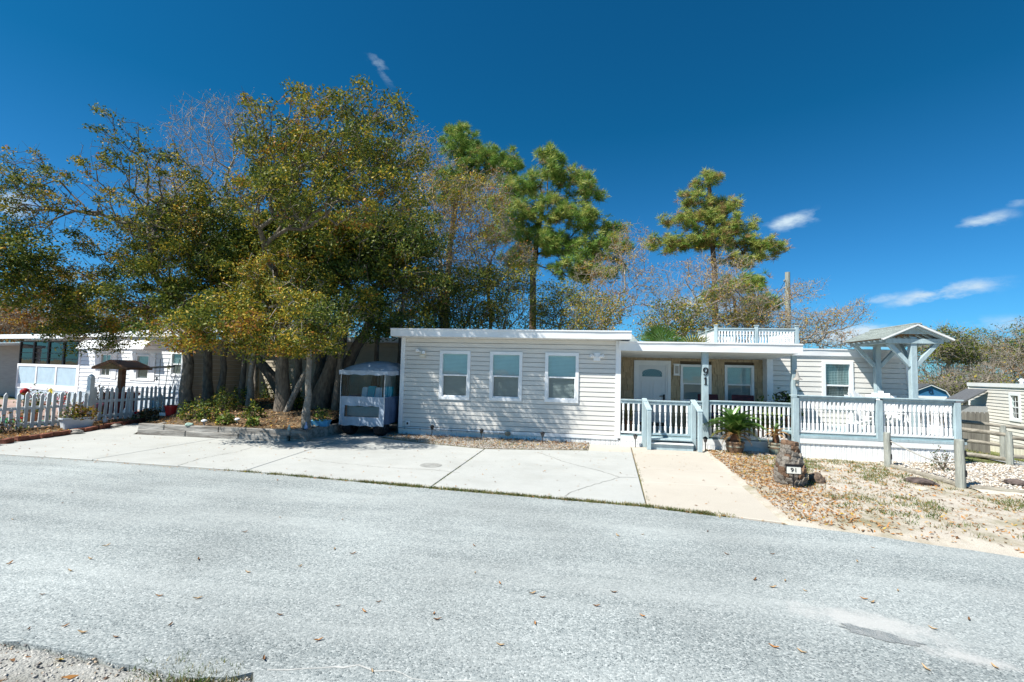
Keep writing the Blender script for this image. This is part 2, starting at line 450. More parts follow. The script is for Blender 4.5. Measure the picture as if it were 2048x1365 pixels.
def asphalt():
    m = bpy.data.materials.new('worn_asphalt'); m.use_nodes = True
    N, L = m.node_tree.nodes, m.node_tree.links
    bs = N['Principled BSDF']; bs.inputs['Roughness'].default_value = .85; bs.inputs['Specular IOR Level'].default_value = .25
    geo = N.new('ShaderNodeNewGeometry')
    vo = N.new('ShaderNodeTexVoronoi'); vo.inputs['Scale'].default_value = 86; vo.inputs['Randomness'].default_value = 1
    L.new(geo.outputs['Position'], vo.inputs['Vector'])
    sp = N.new('ShaderNodeSeparateColor'); L.new(vo.outputs['Color'], sp.inputs[0])
    rp = N.new('ShaderNodeValToRGB'); cr = rp.color_ramp
    cr.elements[0].position = 0; cr.elements[0].color = (.070, .088, .095, 1)
    cr.elements[1].position = 1; cr.elements[1].color = (.53, .555, .545, 1)
    e = cr.elements.new(.28); e.color = (.170, .200, .208, 1)
    e = cr.elements.new(.62); e.color = (.275, .308, .307, 1)
    L.new(sp.outputs[0], rp.inputs['Fac'])
    # fine sand filling the joints
    v2 = N.new('ShaderNodeTexVoronoi'); v2.feature = 'DISTANCE_TO_EDGE'; v2.inputs['Scale'].default_value = 86
    L.new(geo.outputs['Position'], v2.inputs['Vector'])
    jr = N.new('ShaderNodeMapRange'); jr.inputs['From Min'].default_value = .02; jr.inputs['From Max'].default_value = .16
    L.new(v2.outputs['Distance'], jr.inputs['Value'])
    mj = N.new('ShaderNodeMix'); mj.data_type = 'RGBA'; mj.inputs[6].default_value = (.30, .322, .317, 1)
    L.new(jr.outputs[0], mj.inputs[0]); L.new(rp.outputs[0], mj.inputs[7])
    # dusty streaks left by wheels, running with the road
    mp = N.new('ShaderNodeMapping'); mp.inputs['Scale'].default_value = (.14, 1.15, 1); mp.inputs['Rotation'].default_value = (0, 0, .09)
    L.new(geo.outputs['Position'], mp.inputs['Vector'])
    n1 = N.new('ShaderNodeTexNoise'); n1.inputs['Scale'].default_value = 1.5; n1.inputs['Detail'].default_value = 10; n1.inputs['Roughness'].default_value = .74
    L.new(mp.outputs[0], n1.inputs['Vector'])
    m1 = N.new('ShaderNodeMapRange'); m1.inputs['From Min'].default_value = .42; m1.inputs['From Max'].default_value = .72; m1.inputs['To Max'].default_value = .60
    L.new(n1.outputs['Fac'], m1.inputs['Value'])
    mx = N.new('ShaderNodeMix'); mx.data_type = 'RGBA'
    L.new(m1.outputs[0], mx.inputs[0]); L.new(mj.outputs[2], mx.inputs[6]); mx.inputs[7].default_value = (.455, .478, .467, 1)
    n3 = N.new('ShaderNodeTexNoise'); n3.inputs['Scale'].default_value = .55; n3.inputs['Detail'].default_value = 5
    L.new(geo.outputs['Position'], n3.inputs['Vector'])
    m3 = N.new('ShaderNodeMapRange'); m3.inputs['From Min'].default_value = .3; m3.inputs['From Max'].default_value = .7; m3.inputs['To Min'].default_value = .80; m3.inputs['To Max'].default_value = 1.14
    L.new(n3.outputs['Fac'], m3.inputs['Value'])
    sc = N.new('ShaderNodeVectorMath'); sc.operation = 'SCALE'
    L.new(mx.outputs[2], sc.inputs[0]); L.new(m3.outputs[0], sc.inputs['Scale'])
    # sand drifted round the pothole
    base = sc.outputs[0]
    for (cx, cy, rx, ry) in ((1.93, 3.76, .62, .24), (2.30, 3.42, .34, .10)):
        mp2 = N.new('ShaderNodeMapping'); mp2.vector_type = 'TEXTURE'
        mp2.inputs['Location'].default_value = (cx, cy, 0); mp2.inputs['Rotation'].default_value = (0, 0, -.28); mp2.inputs['Scale'].default_value = (rx, ry, 1e4)
        L.new(geo.outputs['Position'], mp2.inputs['Vector'])
        ln = N.new('ShaderNodeVectorMath'); ln.operation = 'LENGTH'; L.new(mp2.outputs[0], ln.inputs[0])
        nn = N.new('ShaderNodeTexNoise'); nn.inputs['Scale'].default_value = 7; nn.inputs['Detail'].default_value = 8; nn.inputs['Roughness'].default_value = .75
        L.new(geo.outputs['Position'], nn.inputs['Vector'])
        a1 = N.new('ShaderNodeMath'); a1.operation = 'MULTIPLY_ADD'; a1.inputs[1].default_value = 1.9; L.new(nn.outputs['Fac'], a1.inputs[0]); L.new(ln.outputs['Value'], a1.inputs[2])
        k1 = N.new('ShaderNodeMapRange'); k1.inputs['From Min'].default_value = 1.85; k1.inputs['From Max'].default_value = 1.2; k1.inputs['To Max'].default_value = .8
        L.new(a1.outputs[0], k1.inputs['Value'])
        mk = N.new('ShaderNodeMix'); mk.data_type = 'RGBA'; L.new(k1.outputs[0], mk.inputs[0]); L.new(base, mk.inputs[6]); mk.inputs[7].default_value = (.47, .465, .45, 1)
        base = mk.outputs[2]
    L.new(base, bs.inputs['Base Color'])
    bp = N.new('ShaderNodeBump'); bp.inputs['Strength'].default_value = .55; bp.inputs['Distance'].default_value = .006
    L.new(v2.outputs['Distance'], bp.inputs['Height']); L.new(bp.outputs[0], bs.inputs['Normal'])
    return m


ASPH = asphalt()
CONC = ground_mat('grey_concrete', [(.45, .455, .435), (.375, .375, .352), (.48, .48, .455)], [1.6, .5], bump=.12, bscale=200, rough=.85, thr=(.45, .75))
CONT = ground_mat('tan_concrete', [(.50, .455, .39), (.45, .405, .345), (.53, .485, .42)], [1.0, .5], bump=.12, bscale=200, rough=.85, thr=(.45, .75))
PATCH = ground_mat('exposed_dark_aggregate', [(.30, .325, .33), (.38, .39, .385)], [9], bump=1.0, bscale=120)
DUST = ground_mat('white_sand_dust', [(.56, .55, .52), (.50, .49, .47)], [6], bump=.2, bscale=160)


def smooth01(t): t = max(0.0, min(1.0, t)); return t * t * (3 - 2 * t)


def gz(x, y):
    """the land falls away to the right, towards the neighbour"""
    return -0.85 * smooth01((x - 7.9) / 7.0) - .03 - .12 * smooth01((6.0 - y) / 3.0)


def grid(name, xs, ys, zf, mats, kind='structure', smooth=True, parent=None):
    X, Y = np.meshgrid(np.asarray(xs, float), np.asarray(ys, float))
    Z = np.vectorize(zf)(X, Y)
    v = np.stack([X, Y, Z], -1).reshape(-1, 3); nx, ny = len(xs), len(ys)
    i = np.arange(nx * ny).reshape(ny, nx)
    q = np.stack([i[:-1, :-1], i[:-1, 1:], i[1:, 1:], i[1:, :-1]], -1).reshape(-1, 4)
    o = link(name, np_mesh(name, v, q, None, [mats], None, smooth), parent)
    if kind: o['kind'] = kind
    return o


def nz2(x, y, s, seed=0.0): return noise.noise((x * s + seed, y * s - seed, seed))


far = [-900, -300, -120, -60]
grid('ground', far + list(np.arange(-40, 60.1, 2.0)) + [80, 140, 300, 900], [-300, -60, -20] + list(np.arange(-8, 60.1, 2.0)) + [80, 140, 400, 1200], gz, DIRT)

# road: curved far edge, broken near edge; a slab with a real lip
edge = [(-60, 6.2), (-30, 6.75), (-16, 6.86), (-9.87, 6.86), (-8.2, 6.86), (-5.21, 6.80), (-2.16, 6.55), (.76, 6.33), (2.22, 5.99), (2.9, 5.84), (4.14, 5.42), (6, 4.75), (9, 3.4), (14, .6), (24, -7), (40, -22)]
near = [(40, -40), (20, -26), (6, -9), (1.5, -1.0), (.2, 1.2), (-.6, 1.9), (-1.2, 2.28)]
crumb = [(-1.683, 2.367), (-1.769, 2.465), (-1.847, 2.418), (-2.004, 2.356), (-2.231, 2.371), (-2.687, 2.409), (-3.083, 2.428), (-3.411, 2.434)]


def dens(pl, step, amp, seed):
    out = []
    for a, b in zip(pl[:-1], pl[1:]):
        n = max(1, int(math.dist(a, b) / step)) if math.dist(a, b) < 9 else 1
        for k in range(n):
            t = k / n; x = a[0] + (b[0] - a[0]) * t; y = a[1] + (b[1] - a[1]) * t
            out.append((x, y + amp * nz2(x, y, 4.0, seed) + amp * .5 * nz2(x, y, 13.0, seed)))
    out.append(pl[-1]); return out


rd = dens(edge, .12, .035, 3.3) + near + dens(crumb, .03, .03, 1.7) + [(-8, 1.95), (-30, 1.8), (-60, 1.6)]
mb = MB().ext(rd[::-1], 'z', -.15, -.012)
tag(mb.obj('road', ASPH), None, None, kind='structure')
# gritty shoulder the photographer stands on
_ce = sorted(crumb + [(-8, 1.95), (-1.2, 2.28), (-.6, 1.9), (.2, 1.2), (1.5, -1.0)])
_cx, _cy = [p[0] for p in _ce], [p[1] for p in _ce]
grid('road_shoulder', np.arange(-9, 1.2, .05), np.arange(-1.0, 2.85, .05), lambda x, y: -.026 + .020 * nz2(x, y, 3.0, 4) + .016 * nz2(x, y, 11.0, 9) - .09 * smooth01((y - float(np.interp(x, _cx, _cy)) + .03) / .09), RUBBLE)


def offset_poly(p, d):
    n = len(p); out = []
    area = sum(p[i][0] * p[(i + 1) % n][1] - p[(i + 1) % n][0] * p[i][1] for i in range(n))
    s = 1 if area > 0 else -1
    for i in range(n):
        a, b, c = Vector(p[i - 1]), Vector(p[i]), Vector(p[(i + 1) % n])
        e1 = (b - a).normalized(); e2 = (c - b).normalized()
        n1 = Vector((-e1.y, e1.x)) * s; n2 = Vector((-e2.y, e2.x)) * s
        k = n1 + n2; k = k / max(.3, (1 + n1.dot(n2)))
        out.append(tuple(b + k * d))
    return out


def slab(name, poly, m, parent, z0=-.10, z1=0.0, gap=.007):
    q = offset_poly(poly, gap); t = offset_poly(poly, gap + .008)
    n = len(q); b = MB()
    vs = [(x, y, z0) for x, y in q] + [(x, y, z1 - .008) for x, y in q] + [(x, y, z1) for x, y in t]
    fs = [tuple(range(n))[::-1], tuple(range(2 * n, 3 * n))]
    for k in range(2):
        fs += [(k * n + i, k * n + (i + 1) % n, (k + 1) * n + (i + 1) % n, (k + 1) * n + i) for i in range(n)]
    b.add(vs, fs); return b.obj(name, m, parent)


drive = thing('driveway', None, None, (-5, 8, 0)); drive['kind'] = 'structure'
for p in ([(-11.2, 6.9), (-8.16, 6.92), (-8.08, 9.62), (-10.2, 9.55), (-11.2, 10.9), (-12.1, 11.3), (-11.6, 10.0), (-11.25, 8.6)],
          [(-8.16, 6.92), (-5.25, 6.86), (-5.52, 10.1), (-5.55, 13.6), (-6.2, 13.6), (-6.16, 10.75), (-6.42, 9.70), (-8.08, 9.62)],
          [(-5.25, 6.86), (-2.16, 6.61), (-2.13, 10.02), (-3.4, 10.3), (-4.9, 10.85), (-4.72, 13.6), (-5.55, 13.6), (-5.52, 10.1)],
          [(-2.16, 6.61), (.76, 6.39), (.95, 10.55), (.02, 10.5), (-2.13, 10.02)]):
    slab('concrete_slab', p, CONC, drive)
walk = thing('walkway', None, None, (1.6, 8.5, 0)); walk['kind'] = 'structure'
ys = [6.2, 7.75, 8.9, 10.55, 11.47]
for i in range(4):
    xl = lambda y: .77 + (y - 6.4) * .047
    xr = lambda y: 2.24 + (y - 6.0) * .052
    y0, y1 = ys[i], ys[i + 1]
    fl = (xl(y0), y0 + (.16 if i == 0 else 0)); frr = (xr(y0), y0 - (.17 if i == 0 else 0))
    slab('concrete_slab', [fl, frr, (xr(y1), y1), (xl(y1), y1)], CONT, walk)
slab('concrete_slab', [(.02, 10.5), (.95, 10.55), (1.0, 11.47), (.05, 11.47)], CONT, walk)

CRACK = mat('dark_crack', (.16, .15, .13), .95, .2, 20)


def crack(pts, w, parent, seed, zc=.0025, m=None):
    r = random.Random(seed); L_, R_ = [], []
    P = []
    for a, b in zip(pts[:-1], pts[1:]):
        n = max(2, int(math.dist(a, b) / .07))
        for k in range(n):
            t = k / n; P.append((a[0] + (b[0] - a[0]) * t + r.uniform(-.018, .018), a[1] + (b[1] - a[1]) * t + r.uniform(-.018, .018)))
    P.append(pts[-1])
    for i, p in enumerate(P):
        q = Vector(P[min(i + 1, len(P) - 1)]) - Vector(P[max(i - 1, 0)]); q.normalize(); nn = Vector((-q.y, q.x)) * w * r.uniform(.4, 1.2)
        L_.append((p[0] + nn.x, p[1] + nn.y, zc)); R_.append((p[0] - nn.x, p[1] - nn.y, zc))
    n = len(P); MB().add(L_ + R_, [(i, i + 1, n + i + 1, n + i) for i in range(n - 1)]).obj('crack', m or CRACK, parent, fix=False)


crack([(-6.482, 6.866), (-6.613, 7.463), (-6.521, 8.183), (-6.606, 8.770)], .005, drive, 1)
crack([(-5.202, 8.048), (-4.380, 7.802), (-3.393, 7.645), (-2.540, 7.683), (-2.008, 7.594)], .004, drive, 2)
crack([(-0.946, 9.890), (-0.395, 8.997), (0.142, 8.458), (0.529, 7.966), (0.805, 8.006)], .006, drive, 3)
crack([(0.529, 7.966), (0.053, 7.251), (-0.222, 6.789), (-0.300, 6.421)], .005, drive, 4)
b = MB().lathe([(.19, .0018), (.19, .0035)], 24, (*(-2.644, 8.042), 0)); b.obj('stain', mat('grey_oil_stain', (.33, .33, .31), .8, .15, 8), drive)
crack([(-9.353, 6.488), (-8.757, 6.446), (-7.914, 6.527)], .004, drive, 6)

# pothole: dust apron and a shallow patch of bare aggregate lying just proud of the road film
def blob(name, c, rx, ry, rot, z, m, seed, amp=.25, parent=None, n=70):
    v = []
    for k in range(n):
        a = 2 * math.pi * k / n; q = 1 + amp * noise.noise((math.cos(a) * 1.6 + seed, math.sin(a) * 1.6, seed)) + amp * .5 * noise.noise((math.cos(a) * 6 + seed, math.sin(a) * 6, seed))
        x, y = rx * q * math.cos(a), ry * q * math.sin(a)
        v.append((c[0] + x * math.cos(rot) - y * math.sin(rot), c[1] + x * math.sin(rot) + y * math.cos(rot), z))
    o = MB().add(v, [tuple(range(n))]).obj(name, m, parent, fix=False); return o


road = bpy.data.objects['road']
PALEC = mat('sand_filled_crack', (.46, .46, .44), .95, .15, 20)
crack([(-1.705, 2.487), (-1.435, 2.555), (-1.230, 2.615), (-1.048, 2.602), (-0.899, 2.588), (-0.758, 2.586), (-0.478, 2.617)], .006, road, 11, -.0105, PALEC)
crack([(-2.746, 5.001), (-2.751, 5.463), (-2.720, 5.793), (-2.740, 6.205)], .005, road, 12, -.0105, PALEC)
blob('bare_patch', (1.907, 3.584), .22, .06, -.30, -.0085, PATCH, 2.2, .45, road)
blob('bare_patch', (1.778, 3.671), .05, .028, -.4, -.0075, PATCH, 6.2, .4, road)

# sandy front yard, its ragged lip lying over the road
def yard_z(x, y):
    ey = 5.99 - (x - 2.22) * .30 if x > 2.22 else 6.0
    d = y - ey
    xe = x - (2.24 + (y - 6.0) * .052)
    z = .012 + .016 * nz2(x, y, 1.3, 2) + .012 * nz2(x, y, 5.0, 3) + .008 * nz2(x, y, 15.0, 5)
    z -= .055 * smooth01((.42 - d) / .55) + .03 * smooth01((.10 - xe) / .12)
    return z - 0.85 * smooth01((x - 7.9) / 7.0)


o = grid('sand_yard', np.arange(2.2, 9.4, .05), np.arange(2.9, 11.6, .05), yard_z, SAND)
# shell bed beyond the log edging, lawn and a concrete path further right
grid('shell_bed', np.arange(5.85, 14.1, .1), np.arange(6.2, 11.3, .1), lambda x, y: gz(x, y) + .062 + .014 * nz2(x, y, 3, 7) + .01 * nz2(x, y, 11, 7) - .12 * smooth01((8.28 - (y - (x - 6.4) * -.15)) / .3), SHELL)
grid('lawn', np.arange(7.6, 40.1, .4), np.arange(11.3, 46.1, .4), lambda x, y: gz(x, y) + .045 + .02 * nz2(x, y, 1.2, 7), LAWN)
b = MB(); pa = [(8.291, 12.673), (8.522, 12.277), (8.568, 10.991), (8.286, 9.374)]; pb = [(8.846, 13.517), (9.336, 13.291), (9.715, 12.452), (10.013, 11.311)]
b.add([(x, y, gz(x, y) + .075) for x, y in pa] + [(x, y, gz(x, y) + .075) for x, y in pb], [(i, i + 1, 4 + i + 1, 4 + i) for i in range(3)])
tag(b.obj('path', CONC, fix=False), None, None, kind='structure')

# planted mound behind the timbers, and the neighbour's beds
def mound_z(x, y):
    ex = smooth01((x + 12.6) / 1.2) * smooth01((-5.98 - x) / .35 + .75)
    ey = smooth01((y - 9.6) / .3)
    dl = ((x + 10.15) * 2.2 + (y - 9.6) * 2.1) / 3.04        # bed tapers out along its left front edge
    ex *= smooth01(dl / 1.5 + .06)
    return -.10 * (1 - smooth01(dl / .25 + .6)) + .02 + (.20 * smooth01((y - 9.6) / .2) + .26 * smooth01((y - 9.9) / 2.5)) * ex * ey + .035 * nz2(x, y, 1.4, 8) * ey + .02 * nz2(x, y, 5, 8)


grid('mulch_bed', np.arange(-12.9, -6.14, .12), np.arange(9.72, 19, .14), mound_z, MULCH)
b = MB(); e1 = [(-11.3, 6.95), (-11.2, 7.6), (-11.3, 8.9), (-11.75, 10.3), (-12.2, 11.6), (-12.9, 12.2)]; e2 = [(-14.2, 6.95), (-13.3, 7.6), (-12.9, 8.9), (-12.8, 10.3), (-12.9, 11.6), (-13.2, 12.4)]
b.add([(x, y, .03) for x, y in e1] + [(x, y, .05) for x, y in e2], [(i, i + 1, 7 + i, 6 + i) for i in range(5)])
tag(b.obj('garden_soil', MULCH, fix=False), None, None, kind='structure')
grid('patio', np.arange(-40, -12.7, 1), np.arange(6.9, 16, 1), lambda x, y: .012, PATIO)
b = MB().b2(-16.6, -13.5, 8.0, 10.8, .0, .03); tag(b.obj('turf_mat', TURF), 'bright green artificial turf mat behind the picket fence', 'turf mat')


# ------------------------------------------------------------------ scattered matter
def quads_leaf(pos, size, rs, up=.55, aspect=.5, curl=.25):
    """diamond leaves, numpy; pos (n,3), size (n,)"""
    n = len(pos)
    nrm = rs.normal(size=(n, 3)); nrm[:, 2] += up * 2.0; nrm /= np.linalg.norm(nrm, axis=1)[:, None]
    t = rs.normal(size=(n, 3)); t -= nrm * (t * nrm).sum(1)[:, None]; t /= np.linalg.norm(t, axis=1)[:, None]
    b = np.cross(nrm, t)
    s = size[:, None]; c = (curl * rs.uniform(-1, 1, n))[:, None] * s
    v = np.stack([pos - t * s * .5, pos + b * s * aspect * .5 + nrm * c * .5, pos + t * s * .5, pos - b * s * aspect * .5 + nrm * c * .5], 1).reshape(-1, 3)
    q = np.arange(4 * n).reshape(n, 4)
    return v, q


def pebbles(pos, size, rs, flat=.6):
    n = len(pos)
    o = np.array([(1, 0, 0), (0, 1, 0), (-1, 0, 0), (0, -1, 0), (0, 0, 1), (0, 0, -1)], float)
    v = np.repeat(o[None], n, 0) * rs.uniform(.6, 1.2, (n, 6, 1)); v[:, :, 2] *= flat
    a = rs.uniform(0, 6.28, n); ca, sa = np.cos(a), np.sin(a); tl = rs.uniform(-.5, .5, n)
    x = v[:, :, 0] * ca[:, None] - v[:, :, 1] * sa[:, None]; y = v[:, :, 0] * sa[:, None] + v[:, :, 1] * ca[:, None]; z = v[:, :, 2] + x * tl[:, None]
    v = np.stack([x, y, z], -1) * size[:, None, None] + pos[:, None]
    f = np.array([(0, 1, 4), (1, 2, 4), (2, 3, 4), (3, 0, 4), (1, 0, 5), (2, 1, 5), (3, 2, 5), (0, 3, 5)])
    t = (f[None] + (np.arange(n) * 6)[:, None, None]).reshape(-1, 3)
    return v.reshape(-1, 3), t


def in_poly(x, y, p):
    c = np.zeros(len(x), bool); n = len(p); j = n - 1
    for i in range(n):
        xi, yi = p[i]; xj, yj = p[j]
        c ^= ((yi > y) != (yj > y)) & (x < (xj - xi) * (y - yi) / (yj - yi + 1e-12) + xi); j = i
    return c


def scatter(poly, n, rs, dens_fn=None):
    P = np.array(poly); lo, hi = P.min(0), P.max(0)
    x = rs.uniform(lo[0], hi[0], n * 3); y = rs.uniform(lo[1], hi[1], n * 3)
    k = in_poly(x, y, poly)
    if dens_fn is not None: k &= rs.uniform(0, 1, n * 3) < dens_fn(x, y)
    return x[k][:n], y[k][:n]


def zs(fn, x, y): return np.array([fn(a, b_) for a, b_ in zip(x, y)])


def stuff(name, label, cat, me):
    return tag(link(name, me), label, cat, kind='stuff')


PEB = [mat('shell_white', (.62, .58, .52), .8, .2, 20), mat('pebble_tan', (.42, .33, .24), .85, .2, 20), mat('pebble_grey', (.27, .25, .235), .85, .2, 20), mat('pebble_brown', (.16, .10, .07), .85, .2, 20)]
FALL = [leaf('fallen_leaf_orange', (.42, .20, .065), .15, .02), leaf('fallen_leaf_brown', (.20, .105, .05), .12, .02), leaf('fallen_leaf_tan', (.44, .30, .16), .15, .02), leaf('fallen_leaf_yellow', (.52, .34, .04), .15, .02)]
GRS = [mat('grass_green', (.10, .155, .03), .6, .2, 3, trans=.25), mat('grass_dry', (.30, .25, .11), .7, .2, 3, trans=.2)]


def mk_pebbles(name, label, cat, poly, n, s0, s1, zfn, probs, seed, flat=.55):
    rs = np.random.RandomState(seed); x, y = scatter(poly, n, rs)
    z = zs(zfn, x, y) + .003; pos = np.stack([x, y, z], -1)
    v, t = pebbles(pos, rs.uniform(s0, s1, len(x)), rs, flat)
    mi = np.repeat(rs.choice(4, len(x), p=probs), 8)
    return stuff(name, label, cat, np_mesh(name, v, None, t, PEB, mi))


def mk_leaves(name, label, poly, n, s0, s1, zfn, probs, seed, dfn=None, dz=.012, up=1.2):
    rs = np.random.RandomState(seed); x, y = scatter(poly, n, rs, dfn)
    pos = np.stack([x, y, zs(zfn, x, y) + dz], -1)
    v, q = quads_leaf(pos, rs.uniform(s0, s1, len(x)), rs, up, .42, .5)
    return stuff(name, label, 'leaf litter', np_mesh(name, v, q, None, FALL, rs.choice(4, len(x), p=probs)))


def mk_grass(name, label, x, y, zfn, h0, h1, seed, dry=.4, wd=.006, cat='grass'):
    rs = np.random.RandomState(seed); n = len(x)
    z = zs(zfn, x, y) - .004; p = np.stack([x, y, z], -1)
    a = rs.uniform(0, 6.28, n); w = np.stack([np.cos(a), np.sin(a), 0 * a], -1) * (rs.uniform(.5, 1.2, n) * wd)[:, None]
    lean = np.stack([rs.normal(0, .45, n), rs.normal(0, .45, n), np.ones(n)], -1) * rs.uniform(h0, h1, n)[:, None]
    v = np.stack([p - w, p + w, p + lean], 1).reshape(-1, 3); t = np.arange(3 * n).reshape(n, 3)
    return stuff(name, label, cat, np_mesh(name, v, None, t, GRS, (rs.uniform(size=n) < dry).astype(int)))


def clumps(poly, nc, per, spread, rs, dfn=None):
    cx, cy = scatter(poly, nc, rs, dfn)
    x = np.repeat(cx, per) + rs.normal(0, spread, len(cx) * per); y = np.repeat(cy, per) + rs.normal(0, spread, len(cx) * per)
    return x, y


gravel_poly = [(-4.75, 10.80), (-3.4, 10.28), (-2.13, 9.98), (-.9, 10.25), (.02, 10.5), (.05, 11.46), (-4.66, 11.46)]
grid('gravel_bed', np.arange(-4.85, .13, .1), np.arange(9.96, 11.5, .1), lambda x, y: .006 + .016 * smooth01((y - 10.4) / .5) - .08 * (0 if in_poly(np.array([x]), np.array([y]), gravel_poly)[0] else 1), DIRT)
gvz = lambda x, y: .012 + .012 * smooth01((y - 10.4) / .5)
mk_pebbles('gravel', 'mixed brown and white gravel along the foot of the house', 'gravel', gravel_poly, 14000, .006, .017, gvz, [.48, .24, .18, .10], 5)
mk_leaves('leaf_litter', 'brown leaves caught in the gravel by the house', gravel_poly, 900, .03, .07, gvz, [.25, .5, .2, .05], 6, dz=.03)
yard_poly = [(2.35, 6.15), (2.6, 11.3), (4.3, 10.85), (5.6, 10.6), (5.68, 8.4), (7.5, 7.9), (7.5, 4.7), (4.2, 5.55), (2.9, 5.95)]
mk_pebbles('shell_gravel', 'white and tan crushed shell gravel beyond the log edging', 'gravel', [(5.9, 10.6), (6, 8.55), (6.6, 8.4), (10.5, 7.8), (10.5, 11.1), (7.3, 11.2), (5.9, 10.75)], 9000, .012, .034, lambda x, y: gz(x, y) + .07, [.62, .27, .07, .04], 8)
mk_leaves('leaf_litter', 'orange brown leaves strewn over the sandy front yard', yard_poly, 10500, .025, .068, yard_z, [.33, .22, .42, .03], 9,
          lambda x, y: np.clip(1.25 - np.abs(x - (2.55 + (y - 6) * .05)) * .85, .20, 1) * np.clip(.35 + .18 * (y - 5.0), .1, 1))
rs0 = np.random.RandomState(3)
x0, y0 = clumps(yard_poly, 520, 26, .055, rs0, lambda x, y: np.array([1.0 if nz2(a, b_, .9, 12) > .05 else .10 for a, b_ in zip(x, y)]) * np.clip((y - 5.6) * .5, .05, 1))
mk_grass('yard_grass', 'thin grass tufts growing in the sandy yard', x0, y0, yard_z, .02, .065, 11, .42)
rs0 = np.random.RandomState(4)
t_ = rs0.uniform(0, 1, 330); xe = -5.6 + t_ * 7.4; ye = np.interp(xe, [-5.6, -2.16, .76, 2.2], [6.84, 6.57, 6.36, 6.04])
keep = rs0.uniform(size=330) < np.interp(xe, [-5.6, -3.6, -3, 1, 2], [.25, .4, 1, .9, .3]); xe, ye = xe[keep], ye[keep]
xx = np.repeat(xe, 30) + rs0.normal(0, .05, len(xe) * 30); yy = np.repeat(ye, 30) + rs0.normal(0, .022, len(xe) * 30)
mk_grass('edge_weeds', 'low weeds along the seam of driveway and road', xx, yy, lambda x, y: -.012, .012, .05, 12, .5, cat='weeds')
rs0 = np.random.RandomState(14)
jx, jy = [], []
for (a, b_, n) in (((-2.15, 6.7), (-2.13, 9.9), 60), ((.80, 6.5), (.97, 10.4), 40)):
    t_ = rs0.uniform(0, 1, n) ** 1.3; jx.append(a[0] + (b_[0] - a[0]) * t_); jy.append(a[1] + (b_[1] - a[1]) * t_)
jx, jy = np.concatenate(jx), np.concatenate(jy)
mk_grass('joint_weeds', 'tiny weeds sprouting in the driveway joints', np.repeat(jx, 10) + rs0.normal(0, .008, len(jx) * 10), np.repeat(jy, 10) + rs0.normal(0, .03, len(jx) * 10), lambda x, y: -.01, .01, .03, 15, .5, cat='weeds')
lawn_poly = [(7.9, 11.5), (9, 11.6), (22, 12), (30, 30), (10, 30)]
x1, y1 = scatter(lawn_poly, 16000, rs0)
mk_grass('lawn_grass', 'short dry green grass of the neighbouring lawn', x1, y1, lambda x, y: gz(x, y) + .045, .03, .09, 16, .45, .012)
mk_leaves('leaf_litter', 'dry leaves covering the planted mound under the trees', [(-12.4, 9.95), (-6.3, 9.95), (-6.2, 17), (-12.4, 17)], 8000, .04, .09, mound_z, [.18, .45, .33, .04], 18, dz=.015)
mk_leaves('leaf_litter', 'dry leaves on the soil along the brick edging', [(-11.4, 7.2), (-11.4, 8.9), (-11.8, 10.3), (-12.2, 11.5), (-12.8, 11.5), (-12.6, 9), (-12.9, 7.4)], 1500, .03, .08, lambda x, y: .045, [.25, .4, .3, .05], 19)
mk_leaves('leaf_litter', 'small bits of leaf scattered on the driveway concrete', [(-11.2, 7), (2.2, 6.3), (2.4, 11.3), (0, 10.5), (-2, 10), (-5, 10.6), (-6.4, 9.6), (-10, 9.5)], 420, .015, .05, lambda x, y: .002, [.3, .45, .2, .05], 20, dz=.006, up=3)
mk_leaves('leaf_litter', 'leaf crumbs along the edge of road and driveway', [(-11, 6.75), (-5, 6.72), (-2, 6.5), (.8, 6.28), (2.2, 5.9), (2.3, 6.05), (.8, 6.4), (-2, 6.62), (-5, 6.86), (-11, 6.9)], 500, .015, .05, lambda x, y: -.005, [.3, .3, .35, .05], 21, dz=.006, up=3)
mk_leaves('leaf_litter', 'dead leaves on the gritty road shoulder', [(-4, 1.5), (-1.4, 1.5), (-1.7, 2.3), (-2.4, 2.3), (-4, 2.6)], 60, .03, .09, lambda x, y: -.03, [.3, .4, .25, .05], 22, dz=.012, up=2)
mk_pebbles('shoulder_grit', 'loose grit on the road shoulder', 'gravel', [(-4, 1.4), (-1.3, 1.4), (-1.75, 2.42), (-2.4, 2.42), (-4, 2.65)], 2600, .004, .014, lambda x, y: -.028 + .02 * nz2(x, y, 3.0, 4), [.45, .25, .25, .05], 23)
rs0 = np.random.RandomState(24)
x1, y1 = clumps([(-2.5, 2.2), (-1.78, 2.36), (-1.9, 2.5), (-2.5, 2.5)], 26, 26, .03, rs0)
mk_grass('shoulder_weeds', 'small weeds at the broken road edge', x1, y1, lambda x, y: -.03, .02, .055, 25, .4, .004, cat='weeds')
